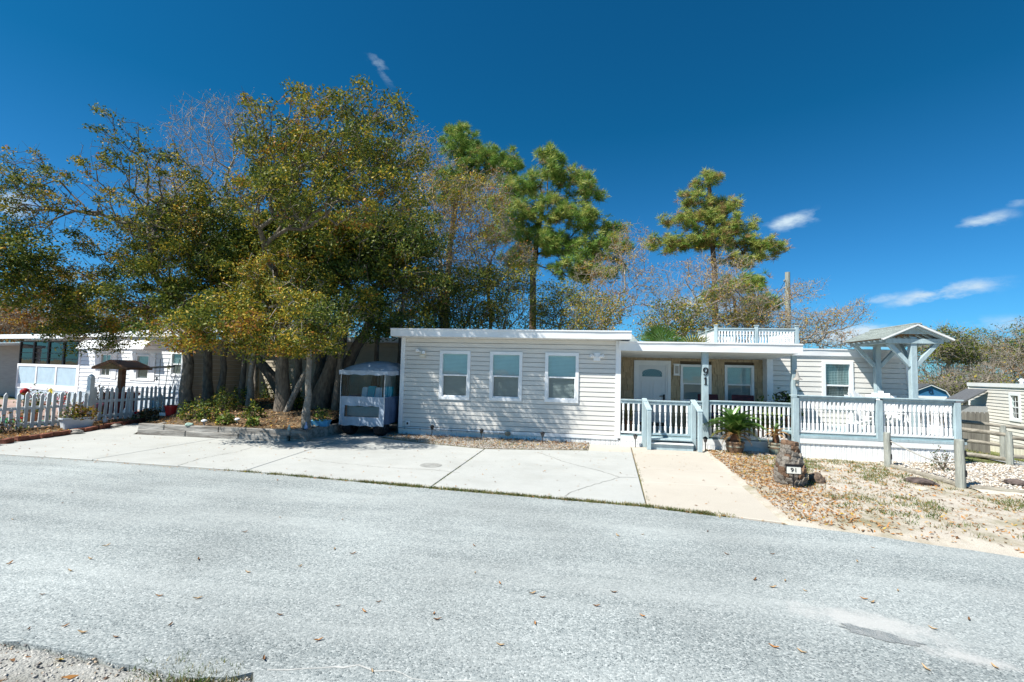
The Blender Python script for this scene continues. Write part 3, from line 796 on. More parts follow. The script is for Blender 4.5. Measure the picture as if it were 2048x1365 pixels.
# single leaves lying on the road
lv = []
for k in range(4):
    rs1 = np.random.RandomState(40 + k)
    b = MB(); L0 = .075
    for i in range(5):
        t = i / 4; w = .010 * math.sin(math.pi * min(1, t * .9 + .08)); x = (t - .5) * L0
        b.v += [(x, -w, .012 * abs(t - .5) * 2 + .007), (x, 0, .001 + .014 * (t - .5) ** 2 * 4), (x, w, .012 * abs(t - .5) * 2 + .006)]
    for i in range(4):
        for j in range(2):
            b.f.append((i * 3 + j, i * 3 + j + 1, i * 3 + j + 4, i * 3 + j + 3)); b.m.append(0)
    lv.append(b.mesh('fallen_leaf', FALL[k], fix=False))
rl = random.Random(77)
LEAFPX = [(-2.989, 3.083), (-4.254, 3.796), (-4.099, 3.523), (-4.009, 3.295), (-3.784, 2.934), (-2.665, 3.565), (-3.238, 3.708), (-3.200, 2.627), (-3.375, 2.555), (-3.023, 2.587), (-2.783, 2.586), (-2.589, 2.767), (-2.701, 3.107), (-1.591, 2.800), (-1.141, 2.583), (-2.000, 3.020), (-1.783, 2.564), (-1.445, 3.324), (-1.482, 3.178), (-1.691, 3.212), (-2.044, 4.108), (-2.256, 4.170), (-2.334, 3.761), (-2.616, 4.978), (-3.334, 4.389), (-0.892, 3.951), (-1.043, 4.543), (-1.011, 3.250), (-0.963, 3.179), (-0.499, 2.971), (-0.656, 3.802), (-0.387, 3.687), (-0.307, 3.639), (0.219, 3.836), (0.084, 3.592), (0.395, 3.514), (1.158, 3.290), (1.308, 3.267), (2.127, 4.084), (2.095, 4.133), (1.703, 4.184), (1.620, 4.350), (1.378, 4.316), (1.741, 4.964), (2.458, 4.944), (2.816, 5.385), (2.449, 4.347), (2.667, 3.945), (1.957, 3.233), (2.379, 3.333), (2.317, 3.751), (1.305, 4.864), (1.474, 4.197), (-0.321, 3.262), (0.583, 5.245), (1.286, 5.509), (0.323, 5.152), (-6.689, 6.407), (-4.405, 6.418), (-2.690, 6.418), (-3.297, 4.884), (-5.842, 4.186), (-4.608, 3.311), (-6.344, 5.168), (-6.001, 4.786)]
ORD = ['first', 'second', 'third', 'fourth', 'fifth', 'sixth', 'seventh', 'eighth', 'ninth', 'tenth', 'eleventh', 'twelfth', 'thirteenth', 'fourteenth', 'fifteenth', 'sixteenth', 'seventeenth', 'eighteenth', 'nineteenth', 'twentieth', 'twenty-first', 'twenty-second', 'twenty-third', 'twenty-fourth', 'twenty-fifth', 'twenty-sixth', 'twenty-seventh', 'twenty-eighth']
BAND = [('strip of road nearest the camera', 0, 2.9), ('near half of the road', 2.9, 3.7), ('middle of the road', 3.7, 4.6), ('far half of the road', 4.6, 9)]
for bn, lo, hi in BAND:
    for k, p in enumerate(sorted([q for q in LEAFPX if lo <= q[1] < hi], key=lambda q: q[0] / q[1])):
        ci = rl.choice([1, 1, 1, 0, 2, 2])
        o = inst('fallen_leaf', lv[ci], None, (p[0], p[1], -.009), (rl.uniform(-.1, .1), rl.uniform(-.1, .1), rl.uniform(0, 6.3)), (rl.uniform(.45, .85),) * 3)
        tag(o, '%s dry leaf, %s from the left on the %s' % (['orange', 'brown', 'tan'][ci], ORD[min(k, 27)], bn), 'leaf', 'single dry leaves lying on the road')

# ------------------------------------------------------------------ building pieces
def siding(root, x0, x1, z0, z1, y, h, holes, m, name='siding_board', d=.013, taper=None):
    """lapped boards facing -Y; each course is split round the openings; taper(z) -> x1 at that height"""
    n = int(round((z1 - z0) / h)); h = (z1 - z0) / n
    for i in range(n):
        a, b = z0 + i * h, z0 + (i + 1) * h
        xe = taper(a) if taper else x1
        segs = [(x0, xe, a, b)]
        for (ha, hb, za, zb) in holes:
            if zb <= a + .006 or za >= b - .006: continue
            ns = []
            for s, e, p, q in segs:
                if hb <= s or ha >= e: ns.append((s, e, p, q)); continue
                if ha - s > .01: ns.append((s, ha, p, q))
                if e - hb > .01: ns.append((hb, e, p, q))
                m0, m1 = max(s, ha), min(e, hb)
                if za > p + .006: ns.append((m0, m1, p, za))
                if zb < q - .006: ns.append((m0, m1, zb, q))
            segs = ns
        for s, e, p, q in segs:
            mb = MB(); bt = q
            if p == a: p = a + min(.010, h * .09)
            ya = y - d + (d - .002) * (p - a) / h; yb = y - d + (d - .002) * min(1, (q - a) / h)
            mb.hexa([(s, ya, p), (e, ya, p), (e, y + .02, p), (s, y + .02, p), (s, yb, bt), (e, yb, bt), (e, y + .02, bt), (s, y + .02, bt)])
            mb.obj(name, m, root)


def window(root, xa, xb, za, zb, y, blind='slats', fw=.075, split=.5, pane=None, fm=None, name='window', grid_=None):
    fm = fm or TRIMW; pane = pane or PANE
    f = MB(); y0, y1 = y - .035, y + .07
    f.b2(xa, xa + fw, y0, y1, za, zb); f.b2(xb - fw, xb, y0, y1, za, zb)
    f.b2(xa + fw, xb - fw, y0, y1, zb - fw, zb); f.b2(xa + fw, xb - fw, y0, y1, za, za + fw)
    w = f.obj(name, fm, root)
    gx0, gx1, g0, g1 = xa + fw, xb - fw, za + fw, zb - fw
    zm = g0 + (g1 - g0) * split
    if split:
        MB().b2(gx0, gx1, y - .005, y + .035, zm - .018, zm + .018).obj('sash_rail', fm, w)
        MB().add([(gx0, y + .008, zm + .018), (gx1, y + .008, zm + .018), (gx1, y + .008, g1), (gx0, y + .008, g1)], [(0, 1, 2, 3)]).obj('pane', pane, w, fix=False)
        MB().add([(gx0, y + .024, g0), (gx1, y + .024, g0), (gx1, y + .024, zm - .018), (gx0, y + .024, zm - .018)], [(0, 1, 2, 3)]).obj('pane', PANEL if pane is PANE else pane, w, fix=False)
        s = MB()
        s.b2(gx0, gx0 + .022, y + .001, y + .03, g0, zm - .018).b2(gx1 - .022, gx1, y + .001, y + .03, g0, zm - .018).b2(gx0 + .022, gx1 - .022, y + .001, y + .03, g0, g0 + .03)
        s.obj('lower_sash', fm, w)
    else:
        MB().add([(gx0, y + .008, g0), (gx1, y + .008, g0), (gx1, y + .008, g1), (gx0, y + .008, g1)], [(0, 1, 2, 3)]).obj('pane', pane, w, fix=False)
    if grid_:
        s = MB()
        for k in range(1, grid_[0]): s.b2(gx0 + (gx1 - gx0) * k / grid_[0] - .008, gx0 + (gx1 - gx0) * k / grid_[0] + .008, y - .002, y + .005, g0, g1)
        for k in range(1, grid_[1]): s.b2(gx0, gx1, y - .004, y + .004, g0 + (g1 - g0) * k / grid_[1] - .008, g0 + (g1 - g0) * k / grid_[1] + .008)
        s.obj('muntin', fm, w)
    if blind == 'slats':
        s = MB(); n = int((g1 - g0) / .032)
        for k in range(n):
            z = g0 + (k + .5) * (g1 - g0) / n
            s.add([(gx0, y + .052, z - .017), (gx1, y + .052, z - .017), (gx1, y + .066, z + .013), (gx0, y + .066, z + .013)], [(0, 1, 2, 3)])
        s.obj('blind', BLIND, w, fix=False)
    elif blind == 'curtain':
        s = MB(); n = 40
        for k in range(n):
            a = gx0 + (gx1 - gx0) * k / n; b_ = gx0 + (gx1 - gx0) * (k + 1) / n
            ya = y + .062 + .012 * math.sin(k * 1.3); yb = y + .062 + .012 * math.sin((k + 1) * 1.3)
            s.add([(a, ya, g0), (b_, yb, g0), (b_, yb, g1), (a, ya, g1)], [(0, 1, 2, 3)])
        s.obj('curtain', CURT, w, fix=False)
        s = MB(); n = int((g1 - g0) / .04)
        for k in range(n):
            z = g0 + (k + .5) * (g1 - g0) / n
            s.b2(gx0, gx1, y + .035, y + .045, z - .004, z + .004)
        s.obj('blind', BLIND, w)
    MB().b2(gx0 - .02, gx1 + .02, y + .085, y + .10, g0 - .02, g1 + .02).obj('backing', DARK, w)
    return w


def skirting(root, x0, x1, z0, z1, y, pitch, m, name='skirting_panel'):
    n = max(1, int(round((x1 - x0) / pitch))); p = (x1 - x0) / n
    b = MB().b2(.003, p - .003, -.012, .02, 0, z1 - z0)
    b.add([(p * .42, -.012, 0), (p * .5, -.020, 0), (p * .58, -.012, 0), (p * .42, -.012, z1 - z0), (p * .5, -.020, z1 - z0), (p * .58, -.012, z1 - z0)], [(0, 1, 4, 3), (1, 2, 5, 4)])
    me = b.mesh(name, m, fix=False)
    for k in range(n): inst(name, me, root, (x0 + k * p, y, z0))


BAL_PROF = [(.5, 0), (.5, .24), (.36, .27), (.50, .31), (.40, .37), (.30, .44), (.42, .485), (.30, .50), (.42, .515), (.30, .56), (.40, .62), (.50, .68), (.36, .72), (.5, .75), (.5, 1)]


def baluster_mesh(h, w=.042):
    b = MB(); n = 8
    b.lathe([(r * w * (1.32 if i in (0, 1, len(BAL_PROF) - 1, len(BAL_PROF) - 2) else 1.0), z * h) for i, (r, z) in enumerate(BAL_PROF)], n)
    return b.mesh('baluster', BALU, smooth=False, fix=False)


def railing(root, a, b_, zb, zt, n, rail_m=TEAL, bal=None, rw=.09, bottom=BALU):
    """top rail, bottom rail and n balusters between two points (plan)"""
    A, B = Vector((*a, 0)), Vector((*b_, 0)); d = B - A
    MB().bar((*a, zt - .02), (*b_, zt - .02), rw, .04, up=(0, 0, 1)).obj('top_rail', rail_m, root) if False else None
    u = d.normalized(); nn = Vector((-u.y, u.x, 0))
    def rail(w, z0, z1, m, nm):
        p = [A + nn * w / 2, A - nn * w / 2, B - nn * w / 2, B + nn * w / 2]
        MB().hexa([(q.x, q.y, z0) for q in (p[1], p[2], p[3], p[0])] + [(q.x, q.y, z1) for q in (p[1], p[2], p[3], p[0])]).obj(nm, m, root, bevel=.004)
    rail(rw, zt - .032, zt, rail_m, 'top_rail')
    rail(.04, zt - .10, zt - .034, rail_m, 'upper_rail')
    rail(.045, zb, zb + .045, bottom, 'bottom_rail')
    me = bal or baluster_mesh(zt - .10 - zb - .045)
    for k in range(n):
        p = A + d * ((k + .5) / n)
        inst('baluster', me, root, (p.x, p.y, zb + .045), (0, 0, math.atan2(d.y, d.x)))
    return me


def post(root, x, y, z0, z1, w=.1, m=TEAL, cap=None, name='post'):
    MB().b2(x - w / 2, x + w / 2, y - w / 2, y + w / 2, z0, z1).obj(name, m, root, bevel=.006)
    if cap: MB().b2(x - w * .68, x + w * .68, y - w * .68, y + w * .68, z1, z1 + cap).obj('post_cap', m, root, bevel=.004)


def text_mesh(s, size, ext, m, name):
    cu = bpy.data.curves.new('t', 'FONT'); cu.body = s; cu.size = size; cu.extrude = ext; cu.align_x = 'CENTER'; cu.align_y = 'CENTER'
    ob = bpy.data.objects.new('t', cu); COL.objects.link(ob)
    bpy.context.view_layer.update()
    me = bpy.data.meshes.new_from_object(ob.evaluated_get(bpy.context.evaluated_depsgraph_get()))
    me.name = name; me.materials.clear(); me.materials.append(m)
    bpy.data.objects.remove(ob); bpy.data.curves.remove(cu)
    return me


# ------------------------------------------------------------------ the house
H = thing('house', 'single storey beige vinyl sided home with white trim and covered porch', 'house', (-2.0, 11.5, 0))
YA = 11.5
MB().b2(-4.62, .70, YA + .11, YA + 5.2, 0.0, 2.46).obj('wall', mat('wall_sheathing', (.5, .48, .45), .8, .05), H)
WA = [(-3.64, -2.86, .915, 2.115), (-2.37, -1.57, .925, 2.115), (-1.02, -.22, .935, 2.12)]
siding(H, -4.56, .64, .21, 2.42, YA, .113, WA, VINYL)
for i, w in enumerate(WA): window(H, *w, YA)
MB().b2(-4.66, -4.555, YA - .03, YA + .15, .20, 2.43).obj('corner_board', TRIMW, H)
MB().b2(.635, .755, YA - .03, YA + .16, .16, 2.43).obj('corner_board', TRIMW, H)
MB().b2(-4.66, .70, YA - .024, YA + .04, .125, .205).obj('base_trim', TRIMW, H)
MB().b2(-4.66, .63, YA - .012, YA + .03, 2.425, 2.455).obj('frieze_board', TRIMW, H)
skirting(H, -4.66, .765, -.03, .125, YA + .01, .115, SKIRT)
# flat roof slab with deep metal fascia, slightly wavy
def fascia(root, x0, x1, y, z0, z1, amp, seed, right_ret=None, left_ret=None, lip=.02):
    n = 60; b = MB(); vs = []
    for k in range(n + 1):
        x = x0 + (x1 - x0) * k / n; o_ = amp * noise.noise((x * 1.7, seed, 0)); oz = amp * .7 * noise.noise((x * 1.1, seed, 5))
        vs += [(x, y, z0), (x, y + o_, (z0 + z1) / 2), (x, y - .004, z1 - .035 + oz), (x, y - lip, z1 - .03 + oz), (x, y - lip, z1)]
    fs = []
    for k in range(n):
        for j in range(4): fs.append((k * 5 + j, (k + 1) * 5 + j, (k + 1) * 5 + j + 1, k * 5 + j + 1))
    b.add(vs, fs); return b.obj('fascia', FASC, root, smooth=False, fix=False)


fascia(H, -4.80, .96, 11.1, 2.435, 2.63, .008, 1)
MB().b2(-4.80, .96, 11.104, 17.0, 2.47, 2.622).obj('roof', FASC, H)
MB().b2(-4.80, .958, 11.106, 11.62, 2.438, 2.468).obj('soffit', SOFFIT, H)
MB().b2(.94, .956, 11.106, 15, 2.435, 2.615).obj('fascia_return', FASC, H)
MB().b2(-4.798, -4.782, 11.106, 15, 2.435, 2.615).obj('fascia_return', FASC, H)
# shingled roof of the older part showing behind the flat roof
b = MB()
for k in range(6):
    z0, z1 = 2.42 + k * .075, 2.42 + (k + 1) * .075; ya, yb = 13.0 + k * .28, 13.0 + (k + 1) * .28
    b = MB().hexa([(.97, ya - .02, z0), (1.36 - k * .02, ya - .02, z0), (1.36 - k * .02, yb, z0), (.97, yb, z0), (.97, ya - .02, z0 + .03), (1.36 - k * .02, ya - .02, z0 + .03), (1.33 - k * .02, yb, z1 + .01), (.97, yb, z1 + .01)])
    b.obj('shingle_course', SHING, H)
# porch back wall: individual shakes round door and windows
YP = 13.3
MB().b2(.72, 4.5, YP + .10, YP + 4, .0, 2.2).obj('wall', mat('porch_sheathing', (.2, .15, .1), .9, .05), H)
DOOR = (1.22, 2.17, .22, 2.03)
WP = [(2.42, 3.20, .93, 1.945), (3.53, 4.25, .93, 1.955)]
holes = [DOOR] + WP
ch = .165; rk = random.Random(11)
for i in range(12):
    z0 = .22 + i * ch; z1 = z0 + ch
    x = .72 - rk.uniform(0, .1)
    while x < 4.48:
        w = rk.choice([.11, .14, .17, .2, .23]); a, e = max(x, .72), min(x + w, 4.48); x += w
        cut = False; parts = [(a, e)]
        for ha, hb, za, zb in holes:
            if zb <= z0 + .02 or za >= z1 - .02: continue
            ns = []
            for s_, e_ in parts:
                if hb <= s_ or ha >= e_: ns.append((s_, e_)); continue
                if ha - s_ > .02: ns.append((s_, ha))
                if e_ - hb > .02: ns.append((hb, e_))
            parts = ns
        for s_, e_ in parts:
            dd = .020 + rk.uniform(0, .010); g = .005
            MB().hexa([(s_ + g, YP - dd, z0 - .004), (e_ - g, YP - dd, z0 - .004), (e_ - g, YP + .03, z0 - .004), (s_ + g, YP + .03, z0 - .004), (s_ + g, YP - .003, z1), (e_ - g, YP - .003, z1), (e_ - g, YP + .03, z1), (s_ + g, YP + .03, z1)]).obj('shake', SHAKE, H)
for w in WP: window(H, *w, YP, fw=.065)
# door with frame, panels, fan light and lever
f = MB()
f.b2(1.22, 1.30, YP - .05, YP + .05, .22, 2.03).b2(2.09, 2.17, YP - .05, YP + .05, .22, 2.03).b2(1.30, 2.09, YP - .05, YP + .05, 1.95, 2.03)
f.b2(1.30, 1.345, YP - .02, YP + .05, .25, 1.95).b2(2.045, 2.09, YP - .02, YP + .05, .25, 1.95).b2(1.345, 2.045, YP - .02, YP + .05, 1.905, 1.95)
door = f.obj('door', TRIMW, H)
MB().b2(1.345, 2.045, YP + .004, YP + .05, .25, 1.905).obj('door_leaf', DOORW, door)
for (xa, xb, za, zb) in ((1.42, 1.66, .40, 1.50), (1.73, 1.97, .40, 1.50)):
    q = MB(); t = .018
    q.b2(xa, xb, YP - .010, YP + .004, za, za + t).b2(xa, xb, YP - .010, YP + .004, zb - t, zb).b2(xa, xa + t, YP - .010, YP + .004, za + t, zb - t).b2(xb - t, xb, YP - .010, YP + .004, za + t, zb - t)
    q.obj('door_panel', DOORW, door)
arc = [(1.44, 1.60), (1.95, 1.60)] + [(1.695 + .255 * math.cos(a), 1.70 + .10 * math.sin(a)) for a in np.linspace(0, math.pi, 12)]
MB().ext(arc, 'y', YP - .004, YP + .003).obj('fan_light', glass('fan_light_glass', (.30, .55, .72), .10, .55), door)
MB().ext([(1.40, 1.57), (1.99, 1.57)] + [(1.695 + .295 * math.cos(a), 1.70 + .135 * math.sin(a)) for a in np.linspace(0, math.pi, 14)], 'y', YP - .0015, YP + .0035).obj('fan_light_frame', DOORW, door)
q = MB()
for k in range(-2, 8):
    q.bar((1.42 + k * .07, YP - .007, 1.61), (1.42 + (k + 2) * .07, YP - .007, 1.775), .008, .004); q.bar((1.42 + (k + 2) * .07, YP - .007, 1.61), (1.42 + k * .07, YP - .007, 1.775), .008, .004)
qq = MB()
for i in range(0, len(q.v), 8):
    c = sum((Vector(v) for v in q.v[i:i + 8]), Vector()) / 8
    if 1.47 < c.x < 1.92: qq.hexa([Vector(v) for v in q.v[i:i + 8]])
qq.obj('lattice_caming', mat('lead_caming', (.45, .55, .60), .4, .05), door)
q = MB().box((2.0, YP - .02, 1.05), (.045, .02, .16)).tube([(2.0, YP - .05, 1.09), (1.93, YP - .055, 1.09), (1.88, YP - .055, 1.085)], .011, 8); q.obj('door_handle', BLACK, door)
q = MB().box((1.695, YP - .02, .34), (.66, .03, .09)); q.obj('kick_plate', mat('dark_bronze', (.05, .045, .04), .5), door)
# porch light box left of the first window
q = MB().b2(2.245, 2.385, YP - .09, YP + .02, 1.66, 1.94).b2(2.225, 2.405, YP - .10, YP + .02, 1.935, 1.955).b2(2.225, 2.405, YP - .10, YP + .02, 1.645, 1.665)
pl = q.obj('porch_light', TRIMW, H); MB().b2(2.27, 2.36, YP - .096, YP - .085, 1.70, 1.90).obj('diffuser', mat('frosted_lens', (.45, .42, .38), .5), pl)
# porch roof: ceiling board, fascia
b = MB().hexa([(.72, 11.42, 2.205), (4.60, 11.32, 2.205), (4.60, 13.33, 2.10), (.72, 13.33, 2.10), (.72, 11.42, 2.23), (4.60, 11.32, 2.23), (4.60, 13.33, 2.13), (.72, 13.33, 2.13)]); b.obj('porch_ceiling', SOFFIT, H)
fascia(H, .70, 4.62, 11.3, 2.19, 2.405, .012, 3)
MB().b2(.72, 4.618, 11.305, 15.5, 2.24, 2.392).obj('porch_roof', FASC, H)
MB().b2(4.604, 4.622, 11.306, 13.6, 2.20, 2.39).obj('fascia_return', FASC, H)
q = MB().lathe([(.05, -.012), (.055, 0)], 16, (2.85, 12.1, 2.17)); q.obj('ceiling_light', CREAM, H)
# right wing, end wall raked outwards
YC = 13.0
MB().hexa([(4.52, YC + .11, 0), (7.72, YC + .11, 0), (7.72, YC + 4, 0), (4.52, YC + 4, 0), (4.52, YC + .11, 2.3), (7.52, YC + .11, 2.3), (7.52, YC + 4, 2.3), (4.52, YC + 4, 2.3)]).obj('wall', VINYL, H)
WC = [(5.74, 6.44, .90, 2.10)]
tp = lambda z: 7.60 + (2.2 - z) * .065
siding(H, 4.60, 7.6, .45, 2.20, YC, .128, WC, VINYL, taper=tp)
window(H, *WC[0], YC, blind='curtain')
MB().b2(4.46, 4.60, YC - .03, YC + .34, .25, 2.20).obj('corner_board', TRIMW, H)
MB().hexa([(tp(.4) - .01, YC - .028, .4), (tp(.4) + .12, YC - .028, .4), (tp(.4) + .12, YC + .15, .4), (tp(.4) - .01, YC + .15, .4), (tp(2.2) - .01, YC - .028, 2.2), (tp(2.2) + .12, YC - .028, 2.2), (tp(2.2) + .12, YC + .15, 2.2), (tp(2.2) - .01, YC + .15, 2.2)]).obj('corner_board', TRIMW, H)
MB().b2(4.46, 7.66, YC - .02, YC + .12, 2.20, 2.225).obj('frieze_board', TRIMW, H)
fascia(H, 4.63, 7.70, YC - .05, 2.225, 2.40, .012, 6)
MB().b2(4.5, 7.69, YC - .045, YC + 4.2, 2.235, 2.405).obj('roof', mat('dark_edge_roof', (.35, .34, .33), .8, .1), H)
# small fittings on the left wing
q = MB().box((-4.14 + .05, YA - .03, 2.02), (.15, .05, .17)).lathe([(.045, 0), (.05, .012), (.02, .03)], 12, (-4.09, YA - .055, 2.0))
fl = q.obj('floodlight', CREAM, H)
def lamp_head(a, b_, parent, m=TRIMW):
    a, b_ = Vector(a), Vector(b_); d = (b_ - a); MB().tube([a, a + d * .35, a + d * .4, a + d * .8, b_], [.016, .018, .034, .042, .040], 10).obj('lamp_head', m, parent)
lamp_head((-4.14, YA - .05, 2.08), (-4.24, YA - .11, 2.12), fl); lamp_head((-4.07, YA - .05, 2.05), (-4.02, YA - .16, 2.06), fl)
q = MB().box((.20, YA - .03, 2.04), (.16, .05, .19)); fl = q.obj('floodlight', TRIMW, H)
lamp_head((.16, YA - .05, 2.03), (.055, YA - .15, 2.06), fl); lamp_head((.24, YA - .05, 2.03), (.345, YA - .15, 2.06), fl)
q = MB().b2(-4.47, -4.36, YA - .035, YA, .22, .36); ou = q.obj('outlet_box', TRIMW, H); MB().box((-4.415, YA - .042, .29), (.04, .02, .055)).obj('socket', BLACK, ou)
q = MB().tube([(-4.66, YA - .045, .175), (-3.2, YA - .045, .165), (-1.95, YA - .045, .15)], .010, 6); hz = q.obj('conduit', GREYP, H)
for k in range(7): MB().b2(-4.5 + k * .4, -4.47 + k * .4, YA - .056, YA - .02, .155 - k * .004, .19 - k * .004).obj('clip', GREYP, hz)
q = MB().lathe([(.05, -.04), (.07, -.01), (.07, .03), (.04, .05)], 8, (-1.88, YA - .06, .15)); q.obj('hose_bib_cover', mat('tan_cover', (.36, .30, .22), .8, .2), H)

# ------------------------------------------------------------------ covered porch deck
P = thing('porch', 'teal and white railed front porch with steps and gate', 'porch', (2.6, 11.5, 0))
YR = 11.5
DECKM = mat('teal_deck_boards', (.30, .42, .45), .7, .1, 8, stretch=(.3, 1, 1))
for k in range(13): MB().b2(.76, 4.48, 11.42 + k * .145, 11.42 + k * .145 + .138, .215, .25).obj('deck_board', DECKM, P)
MB().b2(.76, 4.30, YR - .085, YR - .05, .115, .235).obj('rim_board', WHITE, P)
skirting(P, .76, 1.28, -.03, .115, YR - .07, .12, SKIRT); skirting(P, 2.42, 4.25, -.03, .115, YR - .07, .12, SKIRT)
post(P, 2.63, YR, .10, 2.20, .135, name='number_post'); post(P, 4.53, YR + .06, .10, 2.16, .10, TEAL)
post(P, 1.285, YR - .10, 0, 1.05, .10); post(P, 2.36, YR - .10, 0, 1.03, .10)
for x in (1.285, 2.36):     # raked hand rails running down from the gate posts
    MB().bar((x + .01, YR + .02, 1.09), (x + .075, YR - .46, .86), .11, .035).obj('hand_rail', TEAL, P, bevel=.004)
    MB().b2(x + .02, x + .11, YR - .50, YR - .41, 0, .85).obj('newel_post', TEAL, P, bevel=.006)
bm_ = railing(P, (.765, YR), (1.235, YR), .285, 1.07, 4)
railing(P, (1.35, YR - .01), (2.30, YR - .01), .275, 1.065, 8, bal=bm_, bottom=TEAL)
for x in (1.36, 2.29): MB().b2(x - .025, x + .025, YR - .03, YR + .02, .275, 1.03).obj('gate_stile', TEAL, P)
railing(P, (2.41, YR), (2.56, YR), .285, 1.08, 2, bal=bm_)
railing(P, (2.70, YR), (4.44, YR), .28, 1.105, 18)
MB().b2(1.34, 2.30, YR - .34, YR - .06, .20, .235).obj('step_tread', TEAL, P, bevel=.004)
MB().b2(1.34, 2.30, YR - .40, YR - .36, -.02, .125).obj('step_riser', TEAL, P, bevel=.004)
MB().b2(1.34, 2.30, YR - .44, YR - .12, .125, .15).obj('step_tread', WHITE, P, bevel=.004)
# house number, black serif numerals on the post
def stroke(pts, ws, y0, y1):
    b = MB(); n = len(pts); L_, R_ = [], []
    for i, p in enumerate(pts):
        q = Vector(pts[min(i + 1, n - 1)]) - Vector(pts[max(i - 1, 0)]); q.normalize(); nn = Vector((-q.y, q.x)) * ws[i] / 2
        L_.append((p[0] + nn.x, p[1] + nn.y)); R_.append((p[0] - nn.x, p[1] - nn.y))
    vs = [(x, y0, z) for x, z in L_ + R_] + [(x, y1, z) for x, z in L_ + R_]; m_ = 2 * n; fs = []
    for i in range(n - 1):
        fs += [(i, i + 1, n + i + 1, n + i), (m_ + i, m_ + n + i, m_ + n + i + 1, m_ + i + 1), (i, m_ + i, m_ + i + 1, i + 1), (n + i, n + i + 1, m_ + n + i + 1, m_ + n + i)]
    b.add(vs, fs); return b
nx, nz_ = 2.63, 1.755; s_ = .092
ring = [(nx + .46 * s_ * math.cos(a), nz_ + .32 * s_ + .56 * s_ * math.sin(a)) for a in np.linspace(-.3, 2 * math.pi - .3, 26)]
b = stroke(ring, [.030 * (.45 + .75 * abs(math.cos(a))) for a in np.linspace(-.3, 2 * math.pi - .3, 26)], YR - .082, YR - .068)
tail = [(nx + .46 * s_, nz_ + .35 * s_), (nx + .44 * s_, nz_ - .15 * s_), (nx + .30 * s_, nz_ - .62 * s_), (nx + .02 * s_, nz_ - .90 * s_), (nx - .28 * s_, nz_ - .86 * s_), (nx - .40 * s_, nz_ - .66 * s_)]
b2_ = stroke(tail, [.030, .029, .023, .015, .018, .026], YR - .083, YR - .068); b.add(b2_.v, b2_.f)
b.obj('house_number', BLACK, P)
nz_ = 1.54
b = MB().b2(nx - .014, nx + .014, YR - .082, YR - .068, nz_ - .075, nz_ + .085).b2(nx - .032, nx + .032, YR - .082, YR - .068, nz_ - .087, nz_ - .075)
b.hexa([(nx - .035, YR - .082, nz_ + .045), (nx - .011, YR - .082, nz_ + .05), (nx - .011, YR - .068, nz_ + .05), (nx - .035, YR - .068, nz_ + .045), (nx - .035, YR - .082, nz_ + .055), (nx - .011, YR - .082, nz_ + .085), (nx - .011, YR - .068, nz_ + .075), (nx - .035, YR - .068, nz_ + .055)])
b.obj('house_number', BLACK, P)

# ------------------------------------------------------------------ raised right deck
D = thing('raised_deck', 'raised deck with teal posts, white balusters and white panel skirting', 'deck', (5.7, 10.9, 0))
YD = 10.9
for k in range(15): MB().b2(4.25, 7.36, YD - .03 + k * .14, YD - .03 + k * .14 + .133, .47, .505).obj('deck_board', DECKM, D)
MB().b2(4.22, 7.40, YD - .055, YD - .03, .425, .475).obj('deck_edge', TEAL, D)
MB().b2(4.27, 7.36, YD - .05, YD - .02, .315, .425).obj('rim_board', WHITE, D)
skirting(D, 4.28, 7.36, -.06, .33, YD - .012, .095, SKIRT)
sk = MB().b2(0, .092, -.012, .01, 0, .48).mesh('skirting_panel', SKIRT)
for k in range(20): inst('skirting_panel', sk, D, (7.355, YD + .02 + k * .1, -.10), (0, 0, math.pi / 2))
for x in (4.29, 5.86, 7.26): post(D, x, YD, .10 if x < 5 else .42, 1.245, .115)
bmd = railing(D, (4.35, YD), (5.80, YD), .53, 1.28, 18, rw=.12)
railing(D, (5.92, YD), (7.20, YD), .53, 1.28, 16, bal=bmd, rw=.12)
railing(D, (7.26, YD + .06), (7.26, YD + 2.0), .53, 1.28, 20, bal=bmd, rw=.10)
for x0_, x1_ in ((4.20, 5.90), (5.90, 7.36)): MB().b2(x0_, x1_ - .003, YD - .075, YD + .075, 1.281, 1.305).obj('rail_cap', TEAL, D, bevel=.004)

# ------------------------------------------------------------------ gable arbor on two posts standing on the deck
A = thing('arbor', 'teal timber arbor with shingled gable roof and braced posts', 'arbor', (6.87, 11.5, .5))
XG, YF, YB = 6.87, 11.5, 12.78
for y in (YF, YB):
    MB().b2(XG - .06, XG + .06, y - .06, y + .06, .505, 2.60).obj('post', TEAL, A, bevel=.006)
    MB().b2(XG - .55, XG + .55, y - .085, y - .045, 2.455, 2.56).obj('cross_beam', TEAL, A, bevel=.005)
    for s in (-1, 1):
        MB().bar((XG + s * .05, y, 1.98), (XG + s * .47, y, 2.47), .085, .085, up=(0, 1, 0)).obj('brace', TEAL, A, bevel=.005)
    for s in (-1, 1):
        MB().bar((XG + s * .0, y - .10, 2.81), (XG + s * .62, y - .10, 2.53), .035, .085, up=(0, 1, 0)).obj('gable_rafter', TEAL, A)
    MB().ext([(XG - .30, 2.66), (XG + .30, 2.66), (XG, 2.80)], 'y', y - .06, y - .04).obj('gable_board', TEAL, A)
for s in (-1, 1): MB().b2(XG + s * .51 - .035, XG + s * .51 + .035, YF - .04, YB + .1, 2.46, 2.545).obj('side_beam', TEAL, A, bevel=.004)
MB().bar((XG, YF + .05, 1.98), (XG, YF + .45, 2.5), .08, .08).obj('brace', TEAL, A)
OSB = mat('brown_roof_decking', (.22, .13, .06), .8, .2, 12)
